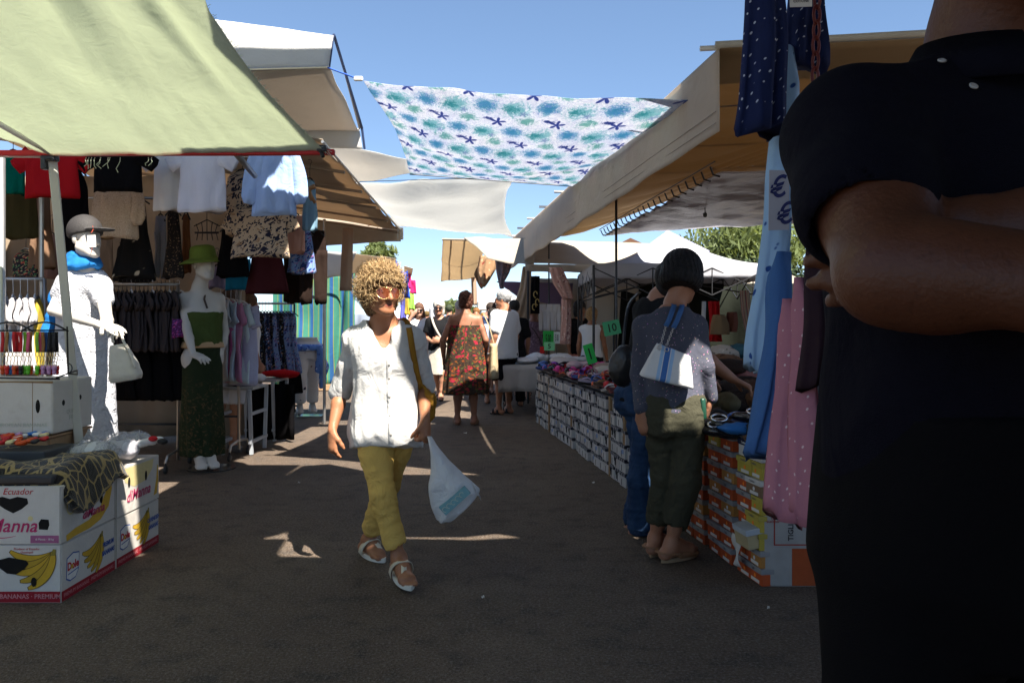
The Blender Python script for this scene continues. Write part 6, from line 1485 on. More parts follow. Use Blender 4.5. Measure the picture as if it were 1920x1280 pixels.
# ------------------------------------------------------------------ striped wall
st_=stripes('green_blue_stripes',[(0,(.045,.20,.14)),(.42,(.24,.23,.05)),(.47,(.045,.20,.14)),(.62,(.02,.09,.24)),(.92,(.24,.23,.05)),(.97,(.045,.20,.14))],.20,trans=.12)
mb=MB(); Y=15.5
def f_(u,v):
    a=P(512,512,Y);b=P(666,506,Y); x=lerp(a.x,b.x,u); z=lerp(a.z,.12,v); return V((x,Y+.05*math.sin(u*17)*(.3+v)+.25*u*v*0+.05*noise.noise(V((u*6,v*4,1)))+.10*math.exp(-((u-.86+.12*v)/.04)**2),z))
mb.grid(f_,70,20,.004,(1.62,2.2)); o=mb.build('striped_tarpaulin',st_,None,True); tag(o,'green tarpaulin wall with blue and yellow stripes','tarpaulin')
mb=MB(); c=P(608,716,15.4); mb.box((c.x,15.45,.07),(1.2,.10,.12),bev=.01); o=mb.build('base_board',wood,None); tag(o,'wooden base board below the striped tarpaulin','board')
mb=MB(); f2=P(585,478,15.0);f3=P(655,470,15.0); sheet(mb,P(580,470,15.0),P(668,474,15.0),P(652,516,15.3),P(585,522,15.3),12,8,0,0,.004,.05,3,2); o=mb.build('awning_flap',whitec,None,True); tag(o,'white awning flap above the striped tarpaulin','awning')
mb=MB(); sheet(mb,P(655,470,15.2),P(742,486,15.6),P(742,500,17),P(655,520,17),12,8,0,0,.004,.05,7,2); o=mb.build('awning_flap',cream,None,True); tag(o,'cream awning flap right of the white flap and behind curly hair','awning')
# beige sleeve hanging at the awning end
mb=MB(); rg=[]
for t in np.linspace(0,1,14):
    c=lerp(P(652,428,10.0),P(648,545,10.0),t); rg.append([c+V(((.060+.012*t)*math.cos(a)*(1+.2*math.sin(3*a)),.05*math.sin(a)*(1+.25*math.sin(4*a+t)),0)) for a in np.linspace(0,2*PI,20,endpoint=False)])
mb.rings(rg); o=mb.build('awning_sleeve',cl('beige_sleeve',(.40,.28,.20),trans=.1),None,True); tag(o,'beige folded cloth sleeve hanging from the brown awning corner','cloth')
# blue cloth and streamers behind the hair
mb=MB(); mb.grid(lambda u,v: lerp(lerp(P(742,488,13),P(764,505,13),u),lerp(P(748,556,13),P(770,560,13),u),v)+V((0,.08*math.sin(u*9+v*3),-.1*math.sin(u*3)*(1-v))),14,10,.004); o=mb.build('blue_cloth',cl('ultramarine_cloth',(.03,.08,.42)),None,True); tag(o,'ultramarine cloth hanging from a line beside the curly hair','cloth')
mb=MB(); sheet(mb,P(758,497,14),P(775,502,14),P(772,516,14.4),P(758,520,14.4),6,6,0,0,.004,.03,4,2); o=mb.build('awning_flap',cream,None,True); tag(o,'small cream awning corner right of the ultramarine cloth','awning')
for x,y0,y1,c,nm in((766,512,540,(.55,.03,.15),'magenta'),(775,525,550,(.5,.02,.12),'crimson'),(772,546,580,(.25,.45,.08),'lime'),(763,548,590,(.45,.32,.05),'yellow'),(756,540,600,(.10,.10,.35),'dark blue')):
    garment('hanging_jersey','%s small garment hanging beyond the curly haired woman'%nm,'top',P(x,y0,14.2),.12,(y1-y0)/F*14.2,cl('far_%s'%nm.replace(' ','_'),c),'skirt',hang=False,group='bright garments hanging far off')
# ------------------------------------------------------------------ banana boxes and what lies on them (left)
card=NT('white_cardboard'); v=card.tc('Object'); n=card.noise(v,6,5,.6); f=card.noise(card.mapv(v,scale=(1,1,.15)),240,2); c=card.mix(n,(.50,.46,.40),(.62,.59,.54)); c=card.mix(card.M('MULTIPLY',card.smooth(card.noise(v,3,5,.7),.55,.75),.4),c,(.36,.29,.21)); c=card.mix(card.M('MULTIPLY',f,.14),c,(.25,.2,.15))
card=card.fin(c,.85,.2,0,card.bump(card.noise(v,14,4),.25,.02))
kraft=plain('brown_kraft',(.24,.145,.07),.85,.2,0,.2,14)
ink=lambda n,c: plain('ink_'+n,c,.75,.2,0,.15,40)
hole=plain('hole_dark',(.006,.005,.004),.9)
def blob(pts): return pts
def ellp(cx,cy,rx,ry,n=20,a0=0): return [(cx+rx*math.cos(2*PI*k/n+a0),cy+ry*math.sin(2*PI*k/n+a0)) for k in range(n)]
def crescent(cx,cy,R,a0,a1,w,n=14):
    o=[];i=[]
    for k in range(n+1):
        t=k/n; a=lerp(a0,a1,t); h=w*math.sin(PI*min(1,max(0,.06+.88*t)))**.6
        o.append((cx+(R+h/2)*math.cos(a),cy+(R+h/2)*math.sin(a))); i.append((cx+(R-h/2)*math.cos(a),cy+(R-h/2)*math.sin(a)))
    return o+i[::-1]
def ccw(p):
    a=sum(p[i][0]*p[(i+1)%len(p)][1]-p[(i+1)%len(p)][0]*p[i][1] for i in range(len(p))); return p if a>0 else p[::-1]
def flat(name,polys,M,mat,par,lift=.0008,d=.0004):
    mb=MB()
    for p in polys:
        M2=M.copy(); M2.translation=M.translation+(M.to_3x3()@V((0,0,lift))); mb.prism(ccw(p),d,M2)
    return mb.build(name,mat,par)
def bananas(M,par,cx,cy,sc,a=0.0,col=(.50,.30,.025)):
    """bunch print: curved fruits fanning out of one stem at the top right"""
    sx,sy=cx+sc*.55,cy+sc*.85; Rr=sc*1.45
    def fruit(phi,w,ext=0.0):
        o=[];i=[];n=14
        for k in range(n+1):
            t=k/n; th=-1.30*t*(1+ext)+.02; h=w*(math.sin(PI*min(1,.10+.85*t))**.55)
            for lst,sg in((o,1),(i,-1)):
                x=-Rr+(Rr+sg*h/2)*math.cos(th); y=(Rr+sg*h/2)*math.sin(th); c,s_=math.cos(phi),math.sin(phi); lst.append((sx+x*c-y*s_,sy+x*s_+y*c))
        return o+i[::-1]
    for i in range(5):
        phi=a-.62+.25*i
        flat('print_outline',[fruit(phi,sc*.36,.02)],M,ink('brown',(.09,.06,.012)),par,.0008+.0004*i); flat('banana_print',[fruit(phi,sc*.30)],M,ink('banana%d'%(i%2),(col[0]*(1-.18*(i%2)),col[1]*(1-.15*(i%2)),col[2])),par,.0010+.0004*i)
    flat('stem_print',[[(sx-sc*.10,sy-sc*.10),(sx+sc*.10,sy-sc*.08),(sx+sc*.12,sy+sc*.16),(sx-.0,sy+sc*.18)]],M,ink('stem',(.22,.17,.03)),par,.0034)
def lettering(txt,size,x,y,M,mat,par,shear=0,bold=0.0,align='CENTER',rot=0,sx=1.0,lift=.0012):
    mb=MB(); M2=M@Matrix.Translation((x,y,lift))@Matrix.Rotation(rot,4,'Z'); text_geo(txt,size,M2,mb,.0003,shear,align,bold,sx); return mb.build('lettering',mat,par)
red=ink('red',(.42,.012,.018)); dred=ink('deep_red',(.27,.012,.02)); pinkr=ink('magenta',(.42,.03,.11)); blu=ink('blue',(.03,.08,.28)); wht=ink('white',(.66,.64,.6)); pur=ink('purple',(.32,.10,.19)); yel=ink('yellow',(.55,.33,.04)); ora=ink('orange',(.55,.24,.03)); pyel=ink('pale_yellow',(.60,.50,.24))
def bbox(label,x0,x1,y0,y1,z0,z1):
    par=E('banana_box',label,'box',((x0+x1)/2,(y0+y1)/2,z0)); rs=random.Random(int(y0*100+z0*77)); mb=MB(); 
    bm=bmesh.new(); bmesh.ops.create_cube(bm,size=1); bmesh.ops.bevel(bm,geom=list(bm.edges),offset=.012,segments=2,affect='EDGES'); bm.verts.index_update()
    vs=[]
    for q in bm.verts: p=V((lerp(x0,x1,q.co.x+.5),lerp(y0,y1,q.co.y+.5),lerp(z0,z1,q.co.z+.5))); vs.append(p)
    mb.add(vs,[tuple(q.index for q in f.verts) for f in bm.faces]); bm.free(); mb.build('carton',card,par)
    # lid edge
    MF=frame(V((x0,y0,z0)),(1,0,0),(0,0,1)); MR=frame(V((x1,y0,z0)),(0,1,0),(0,0,1)); return par,MF,MR
def dole(M,par,W,H,band=True,sub=('PREMIUM','BANANAS')):
    if band:
        flat('red_band',[[(.004,.004),(W-.004,.004),(W-.004,.052),(.004,.052)]],M,dred,par); lettering('PREMIUM BANANAS · PREMIUM BANANAS',.026,W/2,.028,M,ink('pink_white',(.5,.2,.2)),par,0,.0,sx=.95)
    sh=[(.045,.10),(.075,.085),(.12,.09),(.145,.12),(.15,.195),(.10,.205),(.05,.19)]
    flat('shield_rim',[[(x+(x-.097)*.10,y+(y-.145)*.10) for x,y in sh]],M,blu,par,.0007); flat('shield',[sh],M,wht,par,.0013)
    lettering('Dole',.052,.098,.150,M,red,par,0,.0018,sx=.95,lift=.0020); flat('sun_print',[ellp(.088,.146,.011,.011,12)],M,yel,par,.0026); flat('underline',[[(.055,.113),(.145,.122),(.145,.127),(.055,.118)]],M,blu,par,.0020)
    bananas(M,par,W*.60,.135,.105,-.05)
    for i,t in enumerate(sub): lettering(t,.034,W*.84,.165-.042*i,M,blu,par,.15,.001,sx=.8,lift=.0042)
Z1,Z2=.272,.545
p,MF,MR=bbox('lower white banana box at the front corner with yellow bananas and a red band',-2.50,-2.10,3.71,4.215,0,Z1)
flat('red_band',[[(.004,.004),(.396,.004),(.396,.055),(.004,.055)]],MF,dred,p); lettering('PREMIUM BANANAS · PREMIUM',.030,.19,.031,MF,ink('pink_white',(.5,.2,.2)),p,0,.0005)
bananas(MF,p,.30,.135,.115,-.35); flat('torn_hole',[[(.10,.20),(.16,.215),(.24,.20),(.25,.185),(.23,.16),(.19,.135),(.15,.14),(.11,.17)]],MF,hole,p,.0050); flat('hand_hole',[ellp(.275,.10,.013,.022,14)],MF,hole,p,.0050); lettering('Produce of Ecuador\nGuayaquil',.015,.24,.245,MF,red,p,.1)
dole(MR,p,.505,Z1)
p,MF,MR=bbox('upper white fruit box at the front corner with a heart shaped hole',-2.50,-2.10,3.705,4.215,Z1+.003,Z2)
flat('heart_hole',[[(.10,.215),(.13,.222),(.165,.212),(.20,.222),(.245,.214),(.25,.19),(.22,.165),(.18,.145),(.14,.165),(.105,.19)]],MF,hole,p); lettering('Manna',.088,.175,.085,MF,pinkr,p,.28,.001); lettering('Ecuador',.042,.20,.245,MF,red,p,.3); flat('hand_hole',[[(.30,.07),(.34,.068),(.348,.09),(.345,.115),(.31,.118),(.298,.10)]],MF,hole,p); flat('label_print',[[(.26,.006),(.392,.006),(.392,.042),(.26,.042)]],MF,pur,p); lettering('di Manna · 18 kg',.013,.326,.024,MF,wht,p); flat('underline',[crescent(.12,.30,.27,-2.0,-1.3,.004)],MF,pinkr,p); flat('dot_print',[ellp(.26,.12,.012,.012)],MF,pyel,p)
flat('fruit_print',[[q for q in ellp(.20,.285,.155,.135,32) if q[1]<=.268]+[]],MR,ora,p,.0008); flat('banana_print',[[(.05,.0),(.045,.03),(.12,.045),(.25,.055),(.36,.10),(.43,.18),(.455,.258),(.47,.258),(.472,.16),(.44,.08),(.36,.03),(.26,.012),(.12,.008)]],MR,yel,p,.0012); flat('seal_print',[ellp(.085,.16,.036,.042,20)],MR,pyel,p); flat('seal_inner',[ellp(.085,.16,.027,.033,20)],MR,wht,p,.0014)
for x,y in((.195,.125),(.365,.135)): flat('hand_hole',[ellp(x,y,.014,.026)],MR,hole,p,.0018)
lettering('diManna',.062,.29,.088,MR,pinkr,p,.3,.0008,lift=.0024)
p,MF,MR=bbox('lower banana box of the rear stack with shield logo and red band',-2.50,-2.10,4.225,4.735,0,Z1-.008)
dole(MR,p,.51,Z1-.008,sub=('CAVENDISH','BANANAS'))
p,MF,MR=bbox('upper white fruit box of the rear stack with two oval holes',-2.50,-2.098,4.222,4.735,Z1-.004,Z2-.02)
flat('fruit_print',[[(.05,.245),(.10,.17),(.20,.13),(.34,.14),(.42,.19),(.44,.245)]],MR,pyel,p); flat('banana_print',[[(.44,.03),(.48,.035),(.50,.11),(.495,.20),(.485,.20),(.475,.12)]],MR,yel,p)
for x,y in((.14,.165),(.34,.165)): flat('hand_hole',[ellp(x,y,.014,.028)],MR,hole,p,.0018)
lettering('diManna',.085,.25,.085,MR,pinkr,p,.3,.0008,lift=.0024)
# crate under the upper box, big white carton, key ring rack
p=E('wooden_crate','raw wooden crate hidden under the plain white carton','crate',(-2.72,4.45,Z2)); mb=MB()
for z in(.03,.11): mb.box((-2.72,4.24,Z2+z),(.5,.015,.06)); mb.box((-2.72,4.66,Z2+z),(.5,.015,.06)); mb.box((-2.475,4.45,Z2+z),(.015,.40,.06))
mb.box((-2.72,4.45,Z2+.152),(.52,.44,.012)); mb.build('slats',wood,p)
p=E('carton','plain white carton with oval holes under the key ring rack','box',(-2.70,4.45,.71)); mb=MB(); mb.box((-2.72,4.45,.853),(.54,.40,.285),None,.010); mb.build('carton_body',card,p)
MF=frame(V((-2.99,4.25,.71)),(1,0,0),(0,0,1)); MR=frame(V((-2.45,4.25,.71)),(0,1,0),(0,0,1))
flat('hand_hole',[ellp(.46,.15,.012,.036)],MF,hole,p); flat('hand_hole',[ellp(.10,.16,.014,.016)],MR,hole,p); flat('hand_hole',[ellp(.27,.175,.012,.014)],MR,hole,p); flat('orange_edge',[[(.10,.0),(.225,.0),(.225,.25),(.10,.25)]],MF,ink('orange_side',(.42,.13,.02)),p,.0008); lettering('EUROPEAN BANANAS',.028,.37,.05,MF,ink('faded_green',(.38,.40,.33)),p,0,0); lettering('QUALITY\nFRUIT',.034,.2,.09,MR,ink('faded_green',(.38,.40,.33)),p); flat('fold_line',[[(.43,.0),(.433,.0),(.433,.28),(.43,.28)]],MF,kraft,p); flat('torn_edge',[[(.12,.27),(.3,.277),(.54,.272),(.54,.284),(.12,.284)]],MF,kraft,p)
kr=E('key_ring_rack','black wire rack hung with coloured key ring straps on the plain white carton','display rack',(-2.68,4.3,.996)); mb=MB()
zb=P(60,619,4.3).z
mb.tube([P(-30,620,4.3),P(126,619,4.3)],.005,6); mb.tube([P(-30,708,4.3),P(112,710,4.3)],.005,6)
for x in(126,): mb.tube([P(x,612,4.3),P(x+2,700,4.3),P(x-20,708,4.2)],.005,6); mb.tube([P(x+2,700,4.3),P(x+19,702,4.3),P(x+19,694,4.36),P(x+2,700,4.4)],.004,6); mb.tube([P(x-1,690+10*math.cos(a),4.3)+V((.03*math.sin(a),0,0)) for a in np.linspace(0,PI,8)],.003,5)
for x0,x1 in((-30,62),(40,128)): mb.tube([P(lerp(x0,x1,t),621-17*math.sin(PI*t),4.3) for t in np.linspace(0,1,12)],.005,6)
mb.build('wire_frame',plain('black_wire',(.012,.012,.012),.5),kr,True)
ks=[(5,'red'),(13,'brown'),(20,'blue'),(27,'red'),(33,'red'),(39,'red'),(47,'lime'),(53,'pink'),(58,'brown'),(70,'lime'),(76,'pink'),(81,'brown'),(86,'navy'),(92,'black'),(97,'black'),(102,'black'),(107,'black')]
kc=dict(red=(.45,.01,.012),brown=(.24,.11,.03),blue=(.20,.30,.50),lime=(.18,.42,.03),pink=(.55,.08,.15),navy=(.02,.07,.25),black=(.012,.012,.014))
fc=[('orange_toy',(.55,.07,.01)),('green_toy',(.10,.42,.02)),('mauve_toy',(.42,.22,.40)),('red_toy',(.5,.02,.02)),('black_toy',(.02,.02,.02)),('blue_toy',(.03,.15,.45))]
for i,(x,c) in enumerate(ks):
    t=E('key_ring','%s strap key ring hanging in the wire rack'%c,'key ring',P(x,622,4.3),'key rings on the wire rack'); mb=MB(); mb.grid(lambda u,v: P(x-3+6*u,622+38*v,4.29-.012*(i%2))+V((0,.004*math.sin(v*5+i),0)),2,6,.0025); mb.build('strap',plain('strap_'+c,kc[c],.6),t,True)
    mb=MB(); mb.tube([P(x+3.2*math.cos(a),664+4.5*math.sin(a),4.29) for a in np.linspace(0,2*PI,12)],.0018,5); mb.tube([P(x,668,4.29),P(x+1,674,4.288),P(x-1,680,4.292),P(x,686,4.29)],.0022,5); mb.build('ring',metal('brass',(.6,.45,.2),.3),t)
    nm,cc=fc[[0,3,5,0,3,4,1,1,0,1,0,2,2,2,3,2,3][i]]; g=SDF(); q=P(x,695,4.285-.02*(i%2)); g.ell(q+V((0,0,.014)),(.014,.012,.013),k=.004); g.ell(q+V((0,0,-.008)),(.011,.010,.014),k=.006)
    for sx in(-1,1): g.cap(q+V((sx*.007,0,.022)),q+V((sx*.009,0,.032)),.004,.003,.003)
    g.build('charm',plain(nm,cc,.4),t,.0035,relax=1)
# giraffe print throw, dark board, plastic packs
t=NT('giraffe_plush'); v=t.tc('UV'); w_=t.noise(v,10,2,.5,0,'Color'); q=t.n('ShaderNodeVectorMath',operation='MULTIPLY_ADD'); t.L(w_,q.inputs[0]); q.inputs[1].default_value=(.022,.022,.022); t.L(v,q.inputs[2]); d=t.vor(t.mapv(q.outputs[0],scale=(1.25,1,1)),16,'DISTANCE_TO_EDGE',rnd=.85); f=t.smooth(d,.045,.085); n=t.noise(t.tc('Object'),220,3); c=t.mix(f,t.mix(n,(.26,.17,.05),(.40,.29,.11)),(.012,.009,.007)); gm2=t.fin(c,.95,.1,0,t.bump(t.M('ADD',n,t.M('MULTIPLY',t.noise(t.tc('Object'),9,3),1.5)),.6,.02),sheen=.3)
mb=MB()
def f_(u,v):
    # over the box tops, spilling down over the front right corner
    x=lerp(-2.86,-2.03,u); y=lerp(4.24,3.73,v); top=.600+.030*math.sin(u*7+v*3)*math.sin(v*5)+.035*noise.noise(V((u*4,v*4,2)))
    dx=max(0,x+2.13-.02*math.sin(v*6)); dy=max(0,3.73-y); drop=(dx*1.05)*(.7+.5*math.sin(v*2.2)); e_=min(u,1-u,v,1-v); z=top-drop-(dy*.9)*sstep(.35,.8,u)-.055*(1-sstep(0,.10,e_))
    return V((x-dx*.35,y+dy*.2*sstep(.3,.8,u),z))
mb.grid(f_,70,50,.03,(1.0,.72)); o=mb.build('throw_blanket',gm2,None,True); tag(o,'black and tan giraffe print plush throw lying over the banana boxes','throw')
mb=MB(); mb.box(V((-2.45,3.80,.572)),(.62,.20,.045),Matrix.Rotation(.04,3,'Z'),.012); o=mb.build('black_case',plain('black_vinyl',(.018,.017,.017),.45,.4,0,.2,30,.2,30),None); tag(o,'flat black case lying at the front edge of the upper fruit box','case')
def film(name,col,al):
    t=NT(name); v=t.tc('Object'); n=t.noise(v,16,4,.7,2); return t.fin(t.mix(n,scol(col,.7),scol(col,1.2)),.12,.6,0,t.bump(n,.8,.03),alpha=t.M('ADD',al,t.M('MULTIPLY',t.smooth(n,.45,.65),.35)))
clr=film('clear_film',(.55,.55,.58),.30); 
packs=[('clear plastic wrapped parcel with white lining behind the giraffe throw',(-2.30,4.34,.585),(.30,.22,.10),(.62,.62,.64)),('clear plastic parcel with grey lining at the far end of the fruit boxes',(-2.22,4.60,.60),(.26,.22,.10),(.40,.40,.43)),('crumpled clear parcel with red trim above the sunlit fruit box',(-2.20,4.42,.575),(.24,.20,.12),(.58,.56,.60))]
for i,(lb,c,sz,col) in enumerate(packs):
    p=E('wrapped_parcel',lb,'parcel',c); g=SDF(); g.ell(V(c)+V((0,0,.02)),(sz[0]*.42,sz[1]*.42,sz[2]*.4),k=.02); g.ell(V(c)+V((.05,.02,.03)),(sz[0]*.3,sz[1]*.3,sz[2]*.4),k=.03); g.build('contents',cloth('parcel_cloth%d'%i,col),p,.009,disp=wrinkle(i,.008,(22,22,22),.008))
    mb=MB(); rs=random.Random(i)
    def f_(u,v): 
        a=u*2*PI; rr=.10+.9*v; q=V(c)+V((sz[0]*.55*rr*math.cos(a),sz[1]*.55*rr*math.sin(a),sz[2]*(.75-.55*v**2))); k=noise.noise(q*17+V((i,0,0))); return q+V((.02*k,.02*noise.noise(q*15+V((5,0,0))),.035*k))
    mb.grid(f_,40,12,0); mb.build('film',clr,p,True)
for i,(a,b,c_,lb) in enumerate(((P(135,842,4.35),P(165,803,4.4),P(195,822,4.45),'stiff clear plastic sheet standing up behind the throw, left one'),(P(243,822,4.5),P(262,805,4.55),P(268,830,4.5),'small pointed piece of clear plastic above the sunlit box'))):
    mb=MB(); d=a+(c_-b)*.8; mb.grid(lambda u,v: bil(a,b,c_,d,u,v)+V((0,.03*math.sin(u*3+v*2),.0)),6,6,.001); o=mb.build('plastic_sheet',film('stiff_film%d'%i,(.60,.58,.58),.55),None,True); tag(o,lb,'plastic')
mb=MB(); g=SDF(); g.chain([P(262,832,4.45),P(285,826,4.5),P(303,822,4.52)],[.022,.02,.014],.02); g.build('wrapped_toy',plain('white_fur',(.65,.63,.62),.9),None,.008,disp=lumps(.003,120)); o=bpy.data.objects['wrapped_toy']; tag(o,'white and red soft toy wrapped in plastic at the far end of the boxes','toy')
for c,r,m,n_ in((P(287,822,4.47),(.026,.02,.016),red,'red_patch'),(P(305,827,4.47),(.03,.02,.018),plain('black_fur',(.015,.014,.014)),'black_patch')):
    g=SDF(); g.ell(c,r); q=g.build(n_,m,o,.006)
rs=random.Random(5)
for i in range(22):
    x=rs.uniform(2,84); y=rs.uniform(812,832); Y=4.02+(832-y)*.012; nm,cc=rs.choice(fc+[('cream_toy',(.6,.5,.25)),('white_toy',(.65,.62,.6)),('orange_toy',(.55,.07,.01))]); g=SDF(); q=P(x,y,Y); g.ell(q,(.03,.016,.012),Matrix.Rotation(rs.uniform(-.8,.8),3,'Z'),k=.005); g.ell(q+V((.018,0,.008)),(.014,.012,.010),k=.006); o=g.build('trinket',plain(nm,cc,.4),None,.005); tag(o,'small %s trinket heaped behind the giraffe throw'%nm.split('_')[0],'trinket','trinkets heaped on the boxes')
mb=MB(); mb.box(V((-2.62,4.18,.60)),(.5,.28,.11),bev=.01); o=mb.build('trinket_tray',plain('grey_tray',(.05,.05,.05),.6),None); tag(o,'grey tray under the coloured trinkets','tray')
# ------------------------------------------------------------------ shoe boxes, right
def TX(Y): return 1.760-.1373*Y
TD=V((-.1373,1,0)).normalized(); TN=V((1,.1373,0)).normalized()   # along the table, into the table
dash=NT('dark_lid'); u,vz,_=dash.xyz(dash.tc('UV')); f=dash.smooth(dash.M('FRACT',dash.M('MULTIPLY',u,19)),.62,.66); c=dash.mix(dash.M('MULTIPLY',f,.8),(.018,.018,.028),(.34,.32,.32)); dash=dash.fin(c,.7,.3)
wb=plain('shoe_box_white',(.52,.485,.45),.8,.2,0,.16,9,rnd=.45); tick=plain('ticket_blue',(.18,.25,.42),.7); blk=plain('print_black',(.015,.015,.02),.7)
def Tm(Y,z,dn=0.0): # frame origin on the table front: local x along table (towards camera), y up, normal to the aisle
    o=V((TX(Y),Y,z))+TN*dn; return frame(o,-TD,(0,0,1))
def proto_box(name,w,h,lid,body,lb,kind):
    root=E(name,lb,'shoe box'); 
    mb=MB(); mb.box((0,0,h*.40),(.30,w*.94,h*.78),bev=.003); mb.build('carton',body,root)
    mb=MB(); mb.box((0,0,h*.86),(.31,w*.985,h*.22),bev=.003); mb.uv=[(p[1]+.3,p[2]) for p in mb.v]; mb.build('lid',lid,root)
    return root
SB=[]
pw=proto_box('shoe_box',.165,.112,dash,wb,'white shoe box with dark dashed lid stacked along the long table','a')
mb=MB(); mb.box((-.1515,.02,.035),(.002,.010,.05)); mb.build('print',blk,pw)
pw2=copy_tree(pw); pw2['label']='white shoe box with dark dashed lid and pale blue ticket'; mb=MB(); mb.box((-.1525,-.02,.055),(.003,.05,.034)); mb.build('ticket',tick,pw2)
pw3=copy_tree(pw); pw3['label']='white shoe box with a black clip hanging from its dark lid'; mb=MB(); mb.box((-.1535,.03,.055),(.004,.028,.06)); mb.tube([V((-.155,.0,.085)),V((-.158,.03,.06)),V((-.155,.055,.085))],.004,5); mb.build('clip',blk,pw3)
ang=math.atan2(TD.y,TD.x)-PI/2
first={0:True,1:True,2:True}; rs=random.Random(9)
Y=5.12; col=0; posts=[6.35,6.80,8.35,9.62,10.3]
while Y<10.55:
    if any(abs(Y-p)<.09 for p in posts): Y+=.06
    for r in range(6):
        k=rs.choice([0,0,0,1,2,2]); src=(pw,pw2,pw3)[k]
        if first[k]: b=src; first[k]=False
        else: b=copy_tree(src)
        c=V((TX(Y),Y,0))+TN*(.15+rs.uniform(-.012,.02)); b.location=(c.x,c.y,.004+r*.1125); b.rotation_euler=(rs.uniform(-.02,.02),0,ang+rs.uniform(-.06,.06)); b['group']='white shoe boxes stacked under the long table'
    Y+=.168
for i,Y in enumerate(posts):
    mb=MB(); c=V((TX(Y-.01),Y-.01,.34))+TN*.06; mb.box(c,(.12,.05,.68),Matrix.Rotation(ang,3,'Z'),.004); o=mb.build('cardboard_post',kraft,None); tag(o,'brown cardboard post standing between white shoe boxes, %s from the camera'%['nearest','second','third','fourth','farthest'][i],'post')
# orange and yellow boxes
def lidm(n,c): 
    return plain(n,c,.75,.2,0,.15,18,rnd=.4)
gl=lidm('grey_lid',(.27,.25,.24)); orb=lidm('orange_box',(.42,.07,.018)); yb=lidm('mustard_box',(.42,.32,.05)); amb=lidm('amber_box',(.45,.20,.05)); whb=lidm('white_box',(.52,.49,.45)); brb=lidm('brown_box',(.20,.12,.07)); nvl=lidm('navy_lid',(.02,.022,.05)); oln=lidm('mustard_lid',(.40,.31,.06))
def op(lb,body,lid,dot,txt):
    r=E('shoe_box',lb,'shoe box'); w,h=.172,.0865
    mb=MB(); mb.box((0,0,h*.34),(.30,w*.95,h*.68),bev=.003); mb.build('carton',body,r); mb=MB(); mb.box((0,0,h*.82),(.312,w*.985,h*.32),bev=.003); mb.build('lid',lid,r)
    M=frame(V((-.1502,w/2,0)),(0,-1,0),(0,0,1))
    if txt!='white': flat('label',[[(.05,.006),(.14,.006),(.14,.022),(.05,.022)]],M,plain('label_white',(.55,.52,.48)),r,.001)
    flat('dot_sticker',[ellp(.095,.036,.011,.010,10)],M,plain('sticker_'+dot,dict(orange=(.75,.17,.01),black=(.02,.02,.02),white=(.6,.58,.55))[dot]),r,.002)
    M2=frame(V((-.1562,w/2,0)),(0,-1,0),(0,0,1)); lettering('Tiglio' if txt=='t' else 'Comfort',.017,.085,h*.83,M2,plain('lid_ink',(.10,.09,.09)) if lid is not nvl else wht,r,0,0)
    return r
OP={'o':op('orange shoe box with grey lid and white label in the near stacks',orb,gl,'orange','t'),'a':op('amber orange shoe box with grey lid in the near stacks',amb,gl,'white','t'),'y':op('mustard yellow shoe box with orange sticker in the near stacks',yb,oln,'orange','c'),'w':op('white shoe box with navy lid on top of the nearest stack',whb,nvl,'black','white'),'b':op('brown shoe box among mustard boxes in the nearest stack',brb,whb,'white','c')}
used=set(); 
plan={0:['oooaoooo','ooaoooao'],1:['ooooooyo','oaoooaoo'],2:['oooooyyw','oyyyybyw']}
# columns from far (5.02) to near
cols=[(4.93,'oooaoooo'),(4.76,'ooaoooao'),(4.53,'ooooaooy'),(4.355,'oooaoaoo'),(4.13,'ooooooyw'),(3.955+.06,'oayyybyw')]
for j,(Y,pl_) in enumerate(cols):
    for r in range(8):
        k=pl_[r]; src=OP[k]
        if k not in used: b=src; used.add(k)
        else: b=copy_tree(src)
        c=V((TX(Y),Y,0))+TN*(.155+rs.uniform(0,.012)); b.location=(c.x,c.y,.003+r*.087); b.rotation_euler=(0,0,ang+rs.uniform(-.03,.03)); b['group']='orange and yellow shoe boxes in the near stacks'
mb=MB(); Mx=Tm(4.10,.16,-.03); mb.grid(lambda u,v: Mx@V((-.05+.07*u+.02*v,.06-.16*v,.01+.012*math.sin(v*7+u*3))),4,8,.001); o=mb.build('torn_paper',plain('torn_paper',(.5,.46,.42)),None,True); tag(o,'torn white paper hanging from the orange boxes near the ground','paper')
p=E('open_box','open pale shoe box tilted out of the nearest stack','shoe box',V((TX(4.0),4.0,.19))-TN*.02); mb=MB(); Rb=Matrix.Rotation(ang,3,'Z')@Matrix.Rotation(-.16,3,'Y'); mb.box(V((TX(4.02),4.02,.225))-TN*.005,(.10,.155,.075),Rb,.003); mb.build('carton',lidm('cream_box',(.42,.33,.18)),p); mb=MB(); mb.box(V((TX(4.02),4.02,.272))-TN*.012,(.11,.165,.03),Rb,.003); mb.build('lid',lidm('pale_blue_lid',(.38,.40,.42)),p)
